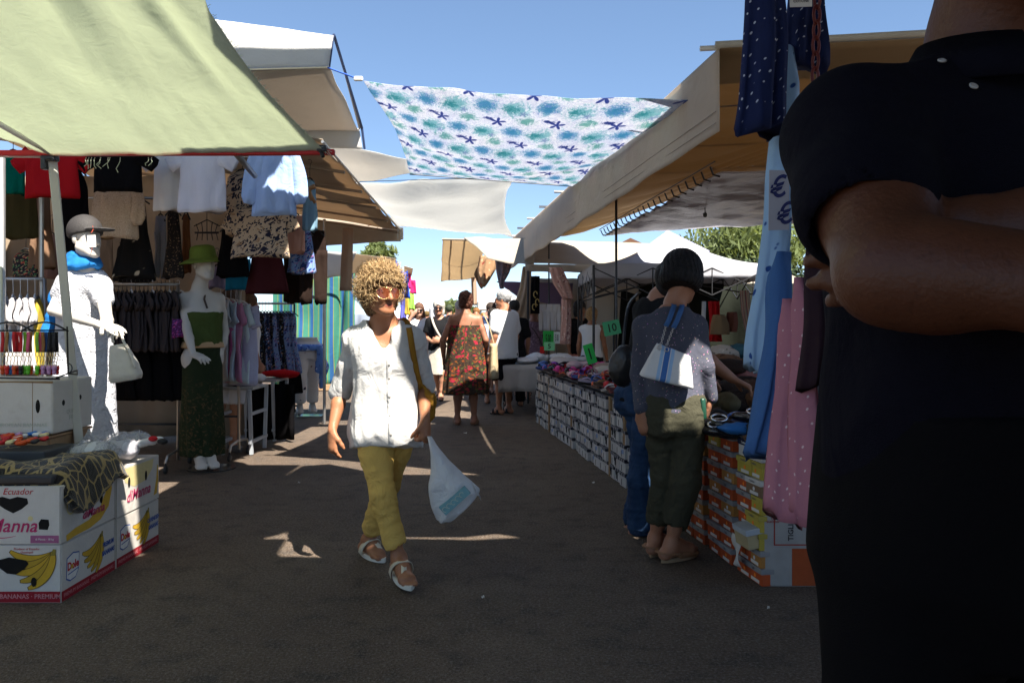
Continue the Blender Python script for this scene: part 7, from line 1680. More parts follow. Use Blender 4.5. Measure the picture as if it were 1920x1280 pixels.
# big printed carton at the table end
ce=E('carton','grey white carton with red frame and orange corner at the near end of the table','box',(1.55,4.1,0)); mb=MB(); mb.box((1.545,4.08,.19),(.60,.28,.38),None,.008); mb.build('carton_body',plain('grey_carton',(.30,.28,.26),.85,.2,0,.2,12,.3,12),ce)
M=frame(V((1.245,3.94,0)),(1,0,0),(0,0,1)); rdk=ink('dull_red',(.28,.03,.02))
def fr(x0,y0,x1,y1,w=.006): return [[(x0,y0),(x1,y0),(x1,y0+w),(x0,y0+w)],[(x0,y1-w),(x1,y1-w),(x1,y1),(x0,y1)],[(x0,y0+w),(x0+w,y0+w),(x0+w,y1-w),(x0,y1-w)],[(x1-w,y0+w),(x1,y0+w),(x1,y1-w),(x1-w,y1-w)]]
flat('red_frame',fr(.05,.205,.24,.36),M,rdk,ce); flat('orange_corner',[[(.14,.006),(.57,.006),(.57,.19),(.14,.19)]],M,ink('orange_corner',(.33,.065,.018)),ce); lettering('TIGLIO',.036,.135,.285,M,blk,ce,0,.0008,rot=PI/2); lettering('suono',.026,.045,.325,M,rdk,ce)
# table top
tt=E('market_table','long table top resting on the shoe boxes','table',(1.3,7.2,0)); mb=MB(); c=V((TX(7.2),7.2,.705))+TN*.62; mb.box(c,(1.2,6.75,.022),Matrix.Rotation(ang,3,'Z'),.004); mb.build('tabletop',plain('table_board',(.05,.045,.045),.8),tt)
for Y in(4.3,7.2,10.1):
    for dn in(1.15,): mb=MB(); c=V((TX(Y),Y,.347))+TN*dn; mb.box(c,(.04,.04,.694)); mb.build('leg',dsteel,tt)
# slippers
def slipper(nm,lb,cs,cst,style):
    r=E('slipper',lb,'slipper'); pl,M,up=sole_shape(V((0,-.12,0)),V((0,.12,0)),1.0); mb=MB(); M2=M.copy(); M2.translation+=V((0,0,.022)); mb.prism(pl,.022,M2); mb.build('sole',plain('sole_'+nm,cs,.7),r,auto=40); mb=MB()
    if style==0:
        pts=[V((.046,.0,.015)),V((.040,.02,.05)),V((0,.035,.066)),V((-.040,.02,.05)),V((-.046,.0,.015))]; ribbon(mb,smoothpts(pts,4),.055,.004,[V((1,0,0)).lerp(V((0,0,1)),min(1,i/6)) if i<8 else V((0,0,1)).lerp(V((-1,0,0)),(i-8)/8) for i in range(17)])
    else:
        for q in(-1,1): ribbon(mb,smoothpts([V((q*.042,-.02,.018)),V((q*.032,.03,.042)),V((.0,.078,.026))],4),.016,.004,V((q*.4,0,1)))
    mb.build('strap',plain('strap_'+nm,cst,.5),r,True); return r
SL=[slipper('magenta','magenta slider sandal on the long table',(.42,.02,.14),(.55,.03,.20),0),slipper('orange','orange thong sandal on the long table',(.10,.05,.03),(.60,.10,.02),1),slipper('royal','blue slider sandal on the long table',(.03,.06,.2),(.04,.13,.42),0),slipper('white','white strappy sandal on the long table',(.40,.34,.28),(.62,.60,.58),1),slipper('blush','blush pink slider sandal on the long table',(.42,.28,.24),(.55,.30,.32),0),slipper('black','black slider sandal on the long table',(.012,.012,.012),(.015,.015,.018),0),slipper('teal','teal thong sandal on the long table',(.05,.03,.03),(.02,.30,.28),1),slipper('red','red slider sandal on the long table',(.10,.02,.02),(.50,.02,.025),0),slipper('brown','brown leather thong sandal on the long table',(.08,.045,.025),(.16,.08,.04),1),slipper('purple','purple slider sandal on the long table',(.10,.03,.16),(.20,.05,.32),0),slipper('lilac','lilac thong sandal on the long table',(.3,.24,.3),(.45,.35,.5),1)]
us=set(); rs=random.Random(21)
Y=3.98
while Y<10.4:
    nx=6 if Y>5 else 7
    for j in range(nx):
        dn=.05+j*.175+rs.uniform(-.03,.03)
        if Y<5.3: k=rs.choice([5,5,5,8,5,8,2])
        elif Y<7.2: k=rs.choice([3,4,10,0,5,3,4,8,7,1])
        else: k=rs.choice([0,7,1,2,6,9,0,4,5,10,7])
        s_=SL[k]
        if k not in us: us.add(k); b=s_
        else: b=copy_tree(s_)
        c=V((TX(Y),Y,0))+TN*dn; b.location=(c.x,c.y+rs.uniform(-.04,.04),.717+rs.uniform(0,.035)+.02*j/6); b.rotation_euler=(rs.uniform(-.25,.25),rs.uniform(-.3,.3),ang+rs.choice([0,PI,PI/2])+rs.uniform(-.6,.6)); b['group']='sandals laid out on the long table'
    Y+=.145 if Y>5 else .17
# shiny belts and shoes by the near end
sil=metal('silver_buckle',(.75,.75,.78),.18)
for i,(x,y) in enumerate(((1347,787),(1372,800),(1408,775),(1360,806),(1335,800))):
    t=E('buckle_shoe','black shoe with silver buckle at the near table end, %s'%['largest buckle, beside the wallet hand','blue black toe, in front','right by the blue dress','lowest at the edge','leftmost by the trousers'][i],'shoe',P(x,y,4.28)+V((0,0,0))); q=P(x,y,4.25); g=SDF(); g.chain([q+V((-.05,.06,-.02)),q+V((.02,.0,-.02)),q+V((.09,-.04,-.028))],[.04,.042,.026],.02,flat=((0,0,1),.6)); g.build('shoe_body',plain('patent_black',(.010,.010,.013),.15,.6),t,.007)
    mb=MB(); mb.tube([q+V((.035*math.cos(a)*(1.2 if i==0 else .7),.02*math.sin(a)-.015,.014+.016*math.sin(a)*(1 if i==0 else .7))) for a in np.linspace(0,2*PI,18)],.006,6,False); mb.build('buckle',sil,t,True)
pile('blue_bag','bright blue folded bag on the near table end','bag',P(1395,812,4.2),(.20,.14,.06),plain('bright_blue',(.02,.13,.36),.5),4)
# ------------------------------------------------------------------ heaps behind the table on the right
hc=[('dark leather',(.03,.02,.016)),('tan leather',(.16,.08,.04)),('rose',(.35,.16,.15)),('cream',(.5,.42,.34)),('teal',(.05,.12,.14)),('brown',(.08,.04,.025)),('khaki',(.14,.11,.06)),('brick',(.22,.06,.04))]
rs=random.Random(3); k=0
for (x,y,Y,w) in ((1340,700,6.4,.34),(1375,690,6.8,.36),(1410,700,6.5,.34),(1350,672,7.4,.4),(1395,668,7.5,.4),(1430,690,6.9,.36),(1330,740,5.6,.3),(1365,742,5.7,.32),(1400,735,5.8,.34),(1430,745,5.6,.3),(1345,770,5.0,.24),(1380,765,5.1,.26),(1415,765,5.1,.26)):
    n_,c=hc[k%8] if y<705 else rs.choice([hc[0],hc[5],hc[6],hc[1],hc[0]]); 
    pile('folded_garment','%s coloured crumpled goods heaped behind the sandals'%n_,'goods',P(x,y,Y)+V((0,0,-.05)),(w,.3,.16),floral('heap_%s'%n_.replace(' ','_'),c,[scol(c,1.7),scol(c,.4)],9,.25,1.5,coord='Object') if k%2 else cloth('heap_c_%s'%n_.replace(' ','_'),c),k+30,'heaped goods on the inner table',3); k+=1
mb=MB(); mb.box((3.0,7.2,.60),(2.0,5.0,.03),Matrix.Rotation(ang,3,'Z')); o=mb.build('inner_table',plain('table_board',(.05,.045,.045),.8),None); tag(o,'inner dark table carrying the heaped goods behind the sandals','table')
for x,y in((2.2,5.4),(3.6,5.4),(2.0,9.2),(3.4,9.2)):
    mb=MB(); mb.box((x,y,.29),(.05,.05,.58)); q=mb.build('leg',dsteel,o)
    
for (x,y,Y,w,c,nm) in ((1150,655,8.6,.30,(.5,.45,.38),'cream'),(1130,668,9.0,.30,(.30,.22,.18),'brown'),(1165,648,8.9,.24,(.62,.58,.56),'white and red'),(1085,652,9.6,.3,(.5,.35,.35),'pink'),(1060,662,10.6,.34,(.45,.40,.38),'grey')):
    pile('folded_garment','%s folded goods on the sandal table near the price signs'%nm,'goods',V((P(x,y,Y).x,Y,.73)),(w,.34,.12),cloth('sign_heap_'+nm.replace(' ','_'),c),int(x),None,3)
# white table with cloths
wtb=E('market_table','table covered in white cloths beyond the shoe boxes','table',(.4,12,0)); mb=MB(); mb.box((.55,12.2,.70),(1.5,1.7,.03)); mb.build('tabletop',whitec,wtb)
mb=MB(); mb.grid(lambda u,v: V((lerp(-.2,1.3,u),11.34+.02*math.sin(u*40)*(v),lerp(.71,.32,v)+.02*math.sin(u*7)*v)),50,5,.004); mb.build('table_cloth',cloth('grey_white_cloth',(.42,.40,.38)),wtb,True)
for x in(-.15,1.25):
    for y in(11.5,12.95): mb=MB(); mb.box((x,y,.34),(.04,.04,.68)); mb.build('leg',steel,wtb)
for i,(x,y) in enumerate(((985,680),(1010,676),(1035,684),(1060,674),(1075,682))):
    pile('white_cloth','white folded cloth on the far white table, %s from the left'%['first','second','third','fourth','fifth'][i],'cloth',V((P(x,680,11.8).x,11.7+.2*(i%3),.72)),(.36,.4,.09+.05*(i%2)),cloth('bright_white_cloth',(.74,.72,.72)),60+i,None,3)
for i in range(10):
    pile('small_goods','small coloured goods laid on the far table','goods',V((rs.uniform(.0,1.25),rs.uniform(12.3,13.0),.72)),(.22,.2,.10),cloth('far_goods%d'%(i%5),[(.3,.35,.45),(.5,.3,.2),(.55,.5,.5),(.1,.12,.2),(.45,.15,.1)][i%5]),80+i,'goods on the far white table')
# price signs
def sign(label,x0,y0,x1,y1,Y,col,txt,ink_=(.015,.02,.012),sz=None,rot=0):
    p=E('price_sign',label,'price sign',P((x0+x1)/2,y1,Y)); M=frame(P(x0,y1,Y),P(x1,y1,Y)-P(x0,y1,Y)+V((0,0,rot)),(0,-.1,1)); w=(x1-x0)/F*Y; h=(y1-y0)/F*Y; mb=MB(); mb.prism([(0,0),(w,0),(w,h),(0,h)],.004,M); mb.build('card',plain('card_'+str(int(col[1]*100)),col,.7),p); lettering(txt,sz or h*.8,w/2,h*.48,M,plain('marker_%d'%int(sum(ink_)*100),ink_),p,0,h*.012,sx=min(1,1.5*w/h/max(1,len(txt))*1.0),lift=.002)
    mb=MB(); c=P((x0+x1)/2,y1,Y)+V((0,.02,0)); mb.tube([c+V((0,0,.05)),V((c.x,c.y,.72))],.005,5); mb.build('stick',dsteel,p)
sign('bright green price card reading 5.00',1018,620,1038,651,11.6,(.03,.42,.07),'5.00')
sign('white price card beside the bright green one',1038,622,1050,644,11.65,(.68,.68,.66),'5 00',(.05,.05,.05))
sign('pale green price card reading 5',1020,641,1040,657,11.2,(.22,.62,.30),'5')
sign('large green price card reading 10',1134,604,1166,631,8.6,(.07,.34,.15),'10',rot=.04)
sign('lime yellow price card reading 1',1103,646,1121,684,8.2,(.34,.42,.05),'1',rot=.03)
mb=MB(); mb.box(P(1017,656,11.3),(.07,.05,.10),bev=.015); o=mb.build('red_bag',plain('red_bag',(.5,.01,.01)),None); tag(o,'small red bag beside the pale green price card','bag')
# ------------------------------------------------------------------ white peaked tent
tw=E('market_tent','white peaked market tent with black scissor frame','tent',(2.3,12,0)); Yf=10.6; Yb=13.0; xl=P(1113,500,Yf).x; xr=P(1446,500,Yf).x; ze=P(0,494,Yf).z; zp=2.66; cx=(xl+xr)/2+.02; cy=(Yf+Yb)/2
tm=cloth('tent_white',(.50,.50,.53),trans=.18,wr=.35)
mb=MB()
def f_(u,v):
    # four sided concave roof: u round, v up
    a=u*4; i=int(a)%4; t=a-int(a); C=[V((xl,Yf,ze)),V((xr,Yf,ze)),V((xr,Yb,ze)),V((xl,Yb,ze))]; q=C[i].lerp(C[(i+1)%4],t); top=V((cx,cy,zp)); s=1-(1-v)**1.0
    p=q.lerp(V((cx,cy,ze)),v); p.z=ze+(zp-ze)*(v**1.75); p.z-=.05*math.sin(PI*t)*(1-v)*0; return p
mb.grid(f_,64,18,.004); mb.build('roof',tm,tw,True)
mb=MB(); 
def f_(u,v):
    a=u*4*.99999; i=int(a)%4; t=a-int(a); C=[V((xl,Yf,ze)),V((xr,Yf,ze)),V((xr,Yb,ze)),V((xl,Yb,ze))]; q=C[i].lerp(C[(i+1)%4],t); return q+V((0,0,-.20*v+.004*math.sin(t*40)))+V((.008*math.sin(t*30+i),.008*math.sin(t*23),0))*v
mb.grid(f_,128,4,.004); mb.build('valance',tm,tw,True)
for x,y in((xl,Yf),(xr,Yf),(xr,Yb),(xl,Yb)): mb=MB(); rod(mb,V((x,y,0)),V((x,y,ze-.02)),.018); mb.build('leg',dsteel,tw)
C=[V((xl,Yf,0)),V((xr,Yf,0)),V((xr,Yb,0)),V((xl,Yb,0))]
for i in range(4):
    mb=MB(); a=C[i];b=C[(i+1)%4]
    for k in range(3):
        p=a.lerp(b,k/3);q=a.lerp(b,(k+1)/3); mb.tube([p+V((0,0,ze-.06)),q+V((0,0,ze-.42))],.010,5); mb.tube([p+V((0,0,ze-.42)),q+V((0,0,ze-.06))],.010,5); mb.tube([q+V((0,0,ze-.06)),q+V((0,0,ze-.42))],.009,5)
    mb.build('truss',dsteel,tw)
for i in range(4):
    mb=MB(); mb.tube([C[i]+V((0,0,ze-.10)),V((cx,cy,ze+.1))],.010,5); mb.tube([C[i]+V((0,0,ze-.45)),V((cx,cy,ze-.15))],.010,5); mb.build('brace',dsteel,tw)
mb=MB(); rod(mb,V((cx,cy,ze-.15)),V((cx,cy,zp-.02)),.016); mb.build('centre_pole',dsteel,tw)
# second violet tent behind
mb=MB(); 
for i in range(4):
    D=[P(1200,470,16),P(1330,470,16),P(1330,470,18),P(1200,470,18)]; T=P(1252,432,17); mb.add([D[i],D[(i+1)%4],T],[(0,1,2)])
mb.add([q+V((0,0,-.15)) for q in D]+D,[(0,1,5,4),(1,2,6,5),(2,3,7,6),(3,0,4,7)]); o=mb.build('market_tent',cloth('violet_canvas',(.36,.34,.52)),None); tag(o,'violet grey tent roof peeping out behind the white peaked tent','tent')
# ------------------------------------------------------------------ cream stall far right of the lane
fa=E('stall_awning','cream far awning with drooping underside above patterned scarves','awning',(-.9,14,2.2)); mb=MB()
sheet(mb,P(829,449,13.6),P(912,452,13.6),P(892,520,16.5),P(827,527,16.5),16,16,.08,0,.005,.05,3,1.6); mb.build('canvas',cloth('thin_cream',(.60,.52,.42),trans=.55,tcol=(.70,.58,.42),dirt=((.35,.27,.2),1.5,.4)),fa,True)
mb=MB(); sheet(mb,P(868,447,13.5),P(1006,447,13.2),P(1000,502,12.9),P(912,490,13.1),22,12,.0,0,.005,.08,5,1.5); mb.build('front_flap',cloth('pale_canvas',(.40,.355,.29),trans=.15,dirt=((.45,.38,.3),1.3,.4)),fa,True)
mb=MB(); mb.tube([P(829,449,13.5),P(912,450,13.5)],.02,6); mb.tube([P(846,449,13.6),P(843,524,16.4)],.015,5); mb.tube([P(872,449,13.6),P(866,523,16.4)],.015,5); mb.tube([P(828,486,15),P(902,484,15)],.015,5); mb.build('frame',plain('rib_canvas',(.30,.23,.17)),fa)
fb=E('stall_awning','wide pale cream awning roof behind the white peaked tent','awning',(1.2,14,2.3)); mb=MB(); sheet(mb,P(975,449,15.5),P(1275,458,15.5),P(1290,500,12.9),P(985,494,12.9),40,14,.03,0,.005,.015,8,1.4); mb.build('canvas',cloth('pale_canvas',(.40,.355,.29),trans=.15,dirt=((.45,.38,.3),1.3,.4)),fb,True)
mb=MB(); sheet(mb,P(985,494,12.9),P(1290,500,12.9),P(1290,516,13),P(985,508,13),30,4,0,0,.004,.02,4,2); mb.build('valance',cream,fb,True)
for x in(990,1090): mb=MB(); rod(mb,P(x,500,13.0),V((P(x,0,13).x,13.0,0)),.02); mb.build('pole',dsteel,fb)
def drape(name,label,cat,pts,ws,Y,m,amp=.25,dep=.10,seed=0,n=7):
    mb=MB(); rg=[]; sp=smoothpts([P(x,y,Y) for x,y in pts],4); wi=np.interp(np.linspace(0,1,len(sp)),np.linspace(0,1,len(ws)),ws)
    for i,c in enumerate(sp): h=wi[i]/F*Y/2; rg.append([c+V((h*math.cos(a)*(1+amp*.3*math.sin(n*a+seed)),dep*math.sin(a)*(1+amp*math.sin(n*a+seed+i*.15)),0)) for a in np.linspace(0,2*PI,28,endpoint=False)])
    mb.rings(rg); o=mb.build(name,m,None,True); return tag(o,label,cat)
brp=floral('brown_red_scarf',(.34,.20,.11),[(.25,.04,.03),(.5,.36,.22)],8,.25,1.2); gyp=floral('grey_rose_scarf',(.20,.16,.18),[(.45,.25,.24),(.08,.07,.10)],12,.3,1.2); tap=floral('rose_tapestry',(.42,.24,.20),[(.20,.08,.08),(.55,.40,.34)],14,.3,1.3)
drape('hanging_scarf','brown scarf with red flowers knotted under the far cream awning','scarf',[(915,480),(912,505),(905,538)],[30,34,8],13.8,brp)
drape('hanging_scarf','plain brown scarf with pointed end left of the red flowered scarf','scarf',[(905,498),(900,515),(903,541)],[18,22,3],14.0,cloth('brown_scarf',(.22,.13,.07)))
drape('hanging_scarf','grey and rose scarf knotted in the middle of the far stall','scarf',[(945,484),(943,510),(940,530),(941,541)],[34,24,9,8],13.5,gyp)
drape('hanging_cloth','tall beige cloth gathered at the top of the far stall pole','cloth',[(988,500),(985,540),(976,585),(970,600)],[14,20,32,40],13.2,cloth('beige_drape',(.46,.33,.22)),.5)
drape('hanging_cloth','long black cloth with small gold motif hanging in the far stall','cloth',[(1004,518),(1003,552),(1003,588)],[16,17,17],12.8,blackc,.2)
mb=MB(); 
for q in((0,0),(.03,-.12),(-.02,-.2)): mb.tube([P(1004,552,12.65)+V((q[0]+.03*math.cos(a),0,q[1]+.05*math.sin(a))) for a in np.linspace(0,5,8)],.008,4)
o=mb.build('gold_motif',plain('gold_thread',(.35,.25,.08)),None); o.parent=[q for q in bpy.data.objects if q.get('label','').startswith('long black cloth with small')][0]; o.location=o.location-o.parent.location
drape('rolled_rug','rose patterned cloth draped slantwise beside the tent leg','cloth',[(1042,502),(1052,530),(1066,560)],[24,30,20],11.0,tap,.2)
drape('rolled_rug','rose patterned cloth hanging straight below the slanted one','cloth',[(1062,560),(1062,600),(1060,645)],[18,18,20],11.1,tap,.2)
drape('awning_sleeve','beige cloth sleeve hanging from the far cream awning corner','cloth',[(888,520),(889,548),(890,572)],[9,10,9],15.8,cl('beige_sleeve',(.40,.28,.20),trans=.1))
mb=MB(); sheet(mb,P(930,528,15.5),P(1075,530,15),P(1070,572,15),P(985,566,15.3),20,8,.1,0,.004,.05,5,1.5); o=mb.build('violet_cloth',cloth('violet_cloth',(.16,.11,.17),trans=.1),None,True); tag(o,'dusky violet cloth slung across the back of the far stall','cloth')
for i,x in enumerate((1018,1032,1044)):
    garment('white_trousers','white trousers hanging in the far stall','trousers',P(x,570,13.3),.14,.44,cloth('bright_white_cloth',(.74,.72,.72)),'pants',hang=False,group='white trousers in the far stall',seed=i)
mb=MB(); mb.grid(lambda u,v: V((lerp(P(985,0,15.8).x,P(1290,0,15.8).x,u),15.8+.05*math.sin(u*60),lerp(2.2,.1,v))),60,4,.004); o=mb.build('tarpaulin_wall',cloth('far_tan_wall',(.42,.33,.24)),None,True); tag(o,'tan cloth wall at the back of the far stall','tarpaulin')
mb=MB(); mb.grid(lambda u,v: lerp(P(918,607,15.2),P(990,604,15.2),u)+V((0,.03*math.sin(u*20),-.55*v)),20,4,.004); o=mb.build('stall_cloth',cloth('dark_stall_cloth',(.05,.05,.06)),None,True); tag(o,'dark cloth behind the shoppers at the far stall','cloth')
# ------------------------------------------------------------------ van
vn=E('delivery_van','cream delivery van with open side door behind the white tent','van',(2.6,14.4,0)); vm=plain('van_paint',(.50,.43,.34),.35,.5,0,.05,3,coat=.3); x0=P(1118,0,14).x; x1=x0+4.6
prof=[(0,.35),(0,1.95),(.12,2.22),(.5,2.3),(3.2,2.28),(3.55,2.1),(4.05,1.35),(4.55,1.15),(4.6,.95),(4.6,.35)]
mb=MB(); M=frame(V((x0,14.0,0)),(1,0,0),(0,0,1)); mb.prism(ccw(prof),1.8,M); o=mb.build('body',vm,vn,auto=30)
for x,w_ in((.72,.55),):
    pass
def panel(n,poly,m,lift=.006,par=vn,d=.012): return flat(n,[poly],M,m,par,lift,d)
xa=(P(1156,0,14).x-x0); xb=(P(1192,0,14).x-x0)
panel('doorway',[(xa,.5),(xb,.5),(xb,1.82),(xa+.08,1.9)],hole); mb=MB(); mb.box(V((x0+xb+.40,13.93,1.2)),(.72,.05,1.45),None,.03); d_=mb.build('sliding_door',vm,vn); mb=MB(); mb.box(V((x0+xb+.30,13.90,1.58)),(.28,.02,.36),None,.05); mb.build('window',plain('dark_glass',(.015,.02,.025),.1,.6),d_)
panel('seam',[(xa-.06,.5),(xa-.04,.5),(xa-.02,1.95),(xa-.04,1.95)],hole,.004)
for x in(.85,3.75):
    w_=MB(); w_.lathe([(0,-.1),(.20,-.1),(.32,-.09),(.33,.0),(.32,.09),(0,.09)],V((x0+x,13.98,.33)),24,Matrix.Rotation(PI/2,3,'X')); t_=w_.build('wheel',plain('tyre',(.015,.015,.015),.8),vn,auto=40); w2=MB(); w2.lathe([(0,.0),(.18,.0),(.19,.02),(0,.02)],V((x0+x,13.87,.33)),20,Matrix.Rotation(PI/2,3,'X')); w2.build('rim',steel,t_)
mb=MB(); mb.box(V((x0+4.62,14.9,.55)),(.08,1.75,.22),None,.03); mb.build('bumper',plain('bumper',(.03,.03,.03)),vn); mb=MB(); mb.box(V((x0+4.59,14.25,.92)),(.05,.3,.16),None,.02); mb.build('headlight',plain('lamp_glass',(.6,.6,.6),.1),vn); mb=MB(); mb.box(V((x0+4.59,15.55,.92)),(.05,.3,.16),None,.02); mb.build('headlight',plain('lamp_glass',(.6,.6,.6),.1),vn)
# ------------------------------------------------------------------ dark inside of the tent: cloth wall, bags, curtain rolls
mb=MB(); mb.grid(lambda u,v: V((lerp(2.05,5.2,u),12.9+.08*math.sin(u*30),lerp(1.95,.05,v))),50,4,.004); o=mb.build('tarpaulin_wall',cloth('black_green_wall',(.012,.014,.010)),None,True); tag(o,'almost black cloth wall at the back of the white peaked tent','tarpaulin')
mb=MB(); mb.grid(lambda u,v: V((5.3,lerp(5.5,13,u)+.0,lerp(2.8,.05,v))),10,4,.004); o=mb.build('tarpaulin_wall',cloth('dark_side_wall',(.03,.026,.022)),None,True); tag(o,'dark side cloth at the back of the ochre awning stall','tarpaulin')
drape('red_cloth','bright red cloth hanging at the back of the white tent','cloth',[(1338,565),(1340,600),(1342,640)],[18,16,22],9.6,cl('signal_red',(.42,.01,.012)),.3)
drape('hanging_bag','tan basket bag hanging before the red cloth','bag',[(1348,590),(1350,608),(1350,627)],[20,34,36],9.4,cloth('basket_tan',(.26,.17,.09)),.1)
drape('hanging_bag','red brown bag hanging right of the tan basket bag','bag',[(1372,585),(1372,605),(1370,622)],[16,22,22],9.5,cloth('bag_russet',(.16,.06,.04)),.1)
drape('curtain_roll','striped curtain roll leaning inside the white tent','cloth',[(1395,545),(1400,590),(1412,650)],[14,16,14],9.0,stripes('curtain_stripe',[(0,(.35,.26,.18)),(.5,(.10,.12,.13)),(.7,(.25,.06,.05))],.06),.2)
mb=MB(); mb.tube([P(1320,565,9.2),P(1318,630,9.2)],.025,8); o=mb.build('tent_pole',whitec,None,True); tag(o,'short white pole inside the white tent beside dark hair','pole')
mb=MB(); mb.tube([P(1400,600,9.3),V((P(1397,0,9.3).x,9.3,.7))],.01,6); o=mb.build('tent_pole',steel,None,True); tag(o,'thin grey pole below the striped curtain roll','pole')
# ------------------------------------------------------------------ trees, roof
leafm=NT('olive_leaf'); oi=leafm.tc('Object'); n=leafm.noise(oi,1.6,3); c=leafm.ramp(n,[(.3,(.05,.07,.018)),(.6,(.12,.15,.05)),(.8,(.20,.22,.09))]); leafm=leafm.fin(c,.6,.3,trans=.3,tcol=(.22,.26,.06))
leafd=plain('dark_leaf',(.02,.035,.012),.7); bark=plain('bark',(.09,.07,.05),.9,.1,0,.3,8)
def tree(label,c,R,base,n,ls,m,seed,parts=6,wisp=.0):
    rs=random.Random(seed); p=E('tree',label,'tree',(c.x,c.y,0)); mb=MB(); mb.tube([V((c.x,c.y,0)),V((c.x+.1,c.y,c.z*.4)),V((c.x,c.y,c.z))],[R.x*.10,R.x*.07,R.x*.03],8)
    cl_=[]
    for i in range(parts):
        d=V((rs.gauss(0,1),rs.gauss(0,1),rs.gauss(0,.7))).normalized(); q=c+V((d.x*R.x*.6,d.y*R.y*.6,d.z*R.z*.6)); cl_.append((q,rs.uniform(.35,.6))); mb.tube([V((c.x,c.y,c.z*.55)),lerp(V((c.x,c.y,c.z*.6)),q,.5)+V((0,0,.1)),q],[R.x*.05,R.x*.03,.01],6)
    mb.build('trunk',bark,p,True); lv=MB()
    for i in range(n):
        q,k=rs.choice(cl_); d=V((rs.gauss(0,1),rs.gauss(0,1),rs.gauss(0,1))).normalized()*(rs.random()**.45); pt=q+V((d.x*R.x*k,d.y*R.y*k,d.z*R.z*k)); a=V((rs.gauss(0,1),rs.gauss(0,1),rs.gauss(0,1)+wisp)).normalized(); b=a.cross(V((rs.gauss(0,1),rs.gauss(0,1),rs.gauss(0,1)))).normalized(); L=ls*rs.uniform(.6,1.4); lv.add([pt-a*L,pt+b*L*.28,pt+a*L,pt-b*L*.28],[(0,1,2,3)],[(0,0)]*4)
    lv.build('crown',m,p)
tree('big pale olive tree rising behind the right end of the white tent',P(1390,470,17.5),V((1.5,1.3,1.2)),0,9000,.10,leafm,1,14,1.2)
tree('dark bushy tree below the olive tree behind the white tent',P(1400,560,16.0),V((1.6,1.0,1.0)),0,6000,.10,leafd,2,12)
tree('small tree top showing above the left awnings behind curly hair',P(705,478,30),V((.75,.7,.6)),0,1500,.14,leafm,3,6)
tree('small round tree far down the lane beyond the white haired woman',P(850,582,45),V((.95,.9,.75)),0,1800,.18,leafm,4,7)
tree('pale tree far down the lane beside the small round tree',P(872,590,60),V((1.2,1.0,.9)),0,1500,.22,leafm,5,7)
hs=E('house','low house with brown gabled roof beyond the market','house',(5.3,30,0)); mb=MB(); a=P(1152,461,30);b=P(1182,446,30);c=P(1216,461,30); mb.prism([(a.x,a.z),(c.x,c.z),(b.x,b.z+.0)],6,Matrix(((1,0,0,0),(0,0,-1,30),(0,1,0,0),(0,0,0,1)))); mb.build('roof',plain('brown_tiles',(.12,.06,.035),.8,.2,0,.25,20),hs); mb=MB(); mb.box(((a.x+c.x)/2,33,a.z/2-.01),(c.x-a.x-.3,5.8,a.z-.02)); mb.build('wall',plain('house_wall',(.5,.42,.32)),hs); mb=MB(); mb.box(((a.x+c.x)/2,30.09,a.z*.6),(.5,.03,.8)); mb.build('window',plain('dark_glass',(.015,.02,.025)),hs)
# far tents closing the lane
for i,(x0_,x1_,y0_,y1_,Y,c,lb) in enumerate(((757,806,556,578,24,(.75,.75,.78),'white far tent beside the streamers'),(896,1000,552,566,26,(.6,.55,.5),'beige far awning behind the man in white'),(820,850,592,600,42,(.5,.5,.5),'grey awning at the far end of the lane'),(700,790,575,592,34,(.6,.6,.62),'pale awning far behind the white haired woman'),(940,1010,575,588,20,(.7,.66,.6),'cream awning beyond the black cloth'))):
    p=E('market_tent',lb,'tent',(P((x0_+x1_)/2,0,Y).x,Y,0)); a=P(x0_,y1_,Y);b=P(x1_,y1_,Y); t_=P((x0_+x1_)/2,y0_,Y+1.2); mb=MB(); q=[a,b,b+V((0,2.4,0)),a+V((0,2.4,0))]
    mb.add(q+[t_],[(0,1,4),(1,2,4),(2,3,4),(3,0,4)]); mb.add([k_ for k_ in q]+[k_-V((0,0,.25)) for k_ in q],[(4,5,1,0),(5,6,2,1),(6,7,3,2),(7,4,0,3)]); mb.build('canopy',cloth('far_tent%d'%i,c),p)
    for k_ in q: mb=MB(); rod(mb,V((k_.x,k_.y,0)),k_,.03,6); mb.build('leg',steel,p)
for i,(x,Y,w_,c,lb) in enumerate(((815,48,9,(.30,.26,.22),'beige'),(760,38,5,(.16,.18,.22),'grey blue'),(905,46,7,(.22,.17,.14),'brown'))):
    mb=MB(); cx_=P(x,0,Y).x; mb.grid(lambda u,v: V((cx_+w_*(u-.5),Y+.1*math.sin(u*50),lerp(1.75,.02,v))),40,3,.01); o=mb.build('stall_cloth_wall',cloth('far_wall%d'%i,c),None,True); tag(o,'%s cloth wall of a stall at the far end of the lane'%lb,'cloth wall')
# ------------------------------------------------------------------ clothes on the rail beside the near man
nd=dots('navy_white_dots',(.014,.022,.075),(.45,.48,.55),40,.13,.25); hd=dots('pale_blue_hearts',(.30,.46,.66),(.02,.07,.26),24,.22,.9); pk=dots('dusty_pink_dots',(.38,.155,.20),(.62,.48,.48),42,.12,.3); bd=cloth('airy_blue',(.055,.13,.31),wr=.9,wscale=7)
def near(name,lb,x0,y0,x1,y1,Y,m,lean=0,yaw=.2,**k):
    c,w_,L=Pq(x0,y0,x1,y1,Y); kw=dict(lean=lean/F*Y,yaw=yaw,dep=.032,hang=k.pop('hang',False),amp=.5,group=None); kw.update(k); return garment(name,lb,'dress',c,w_,L,m,k.get('style','box') if False else 'skirt',**{q:v for q,v in kw.items()})
near('hanging_dress','navy dress with white dots hanging highest beside the near man',1388,-120,1480,248,1.95,nd,-14,yaw=.35,fold=5)
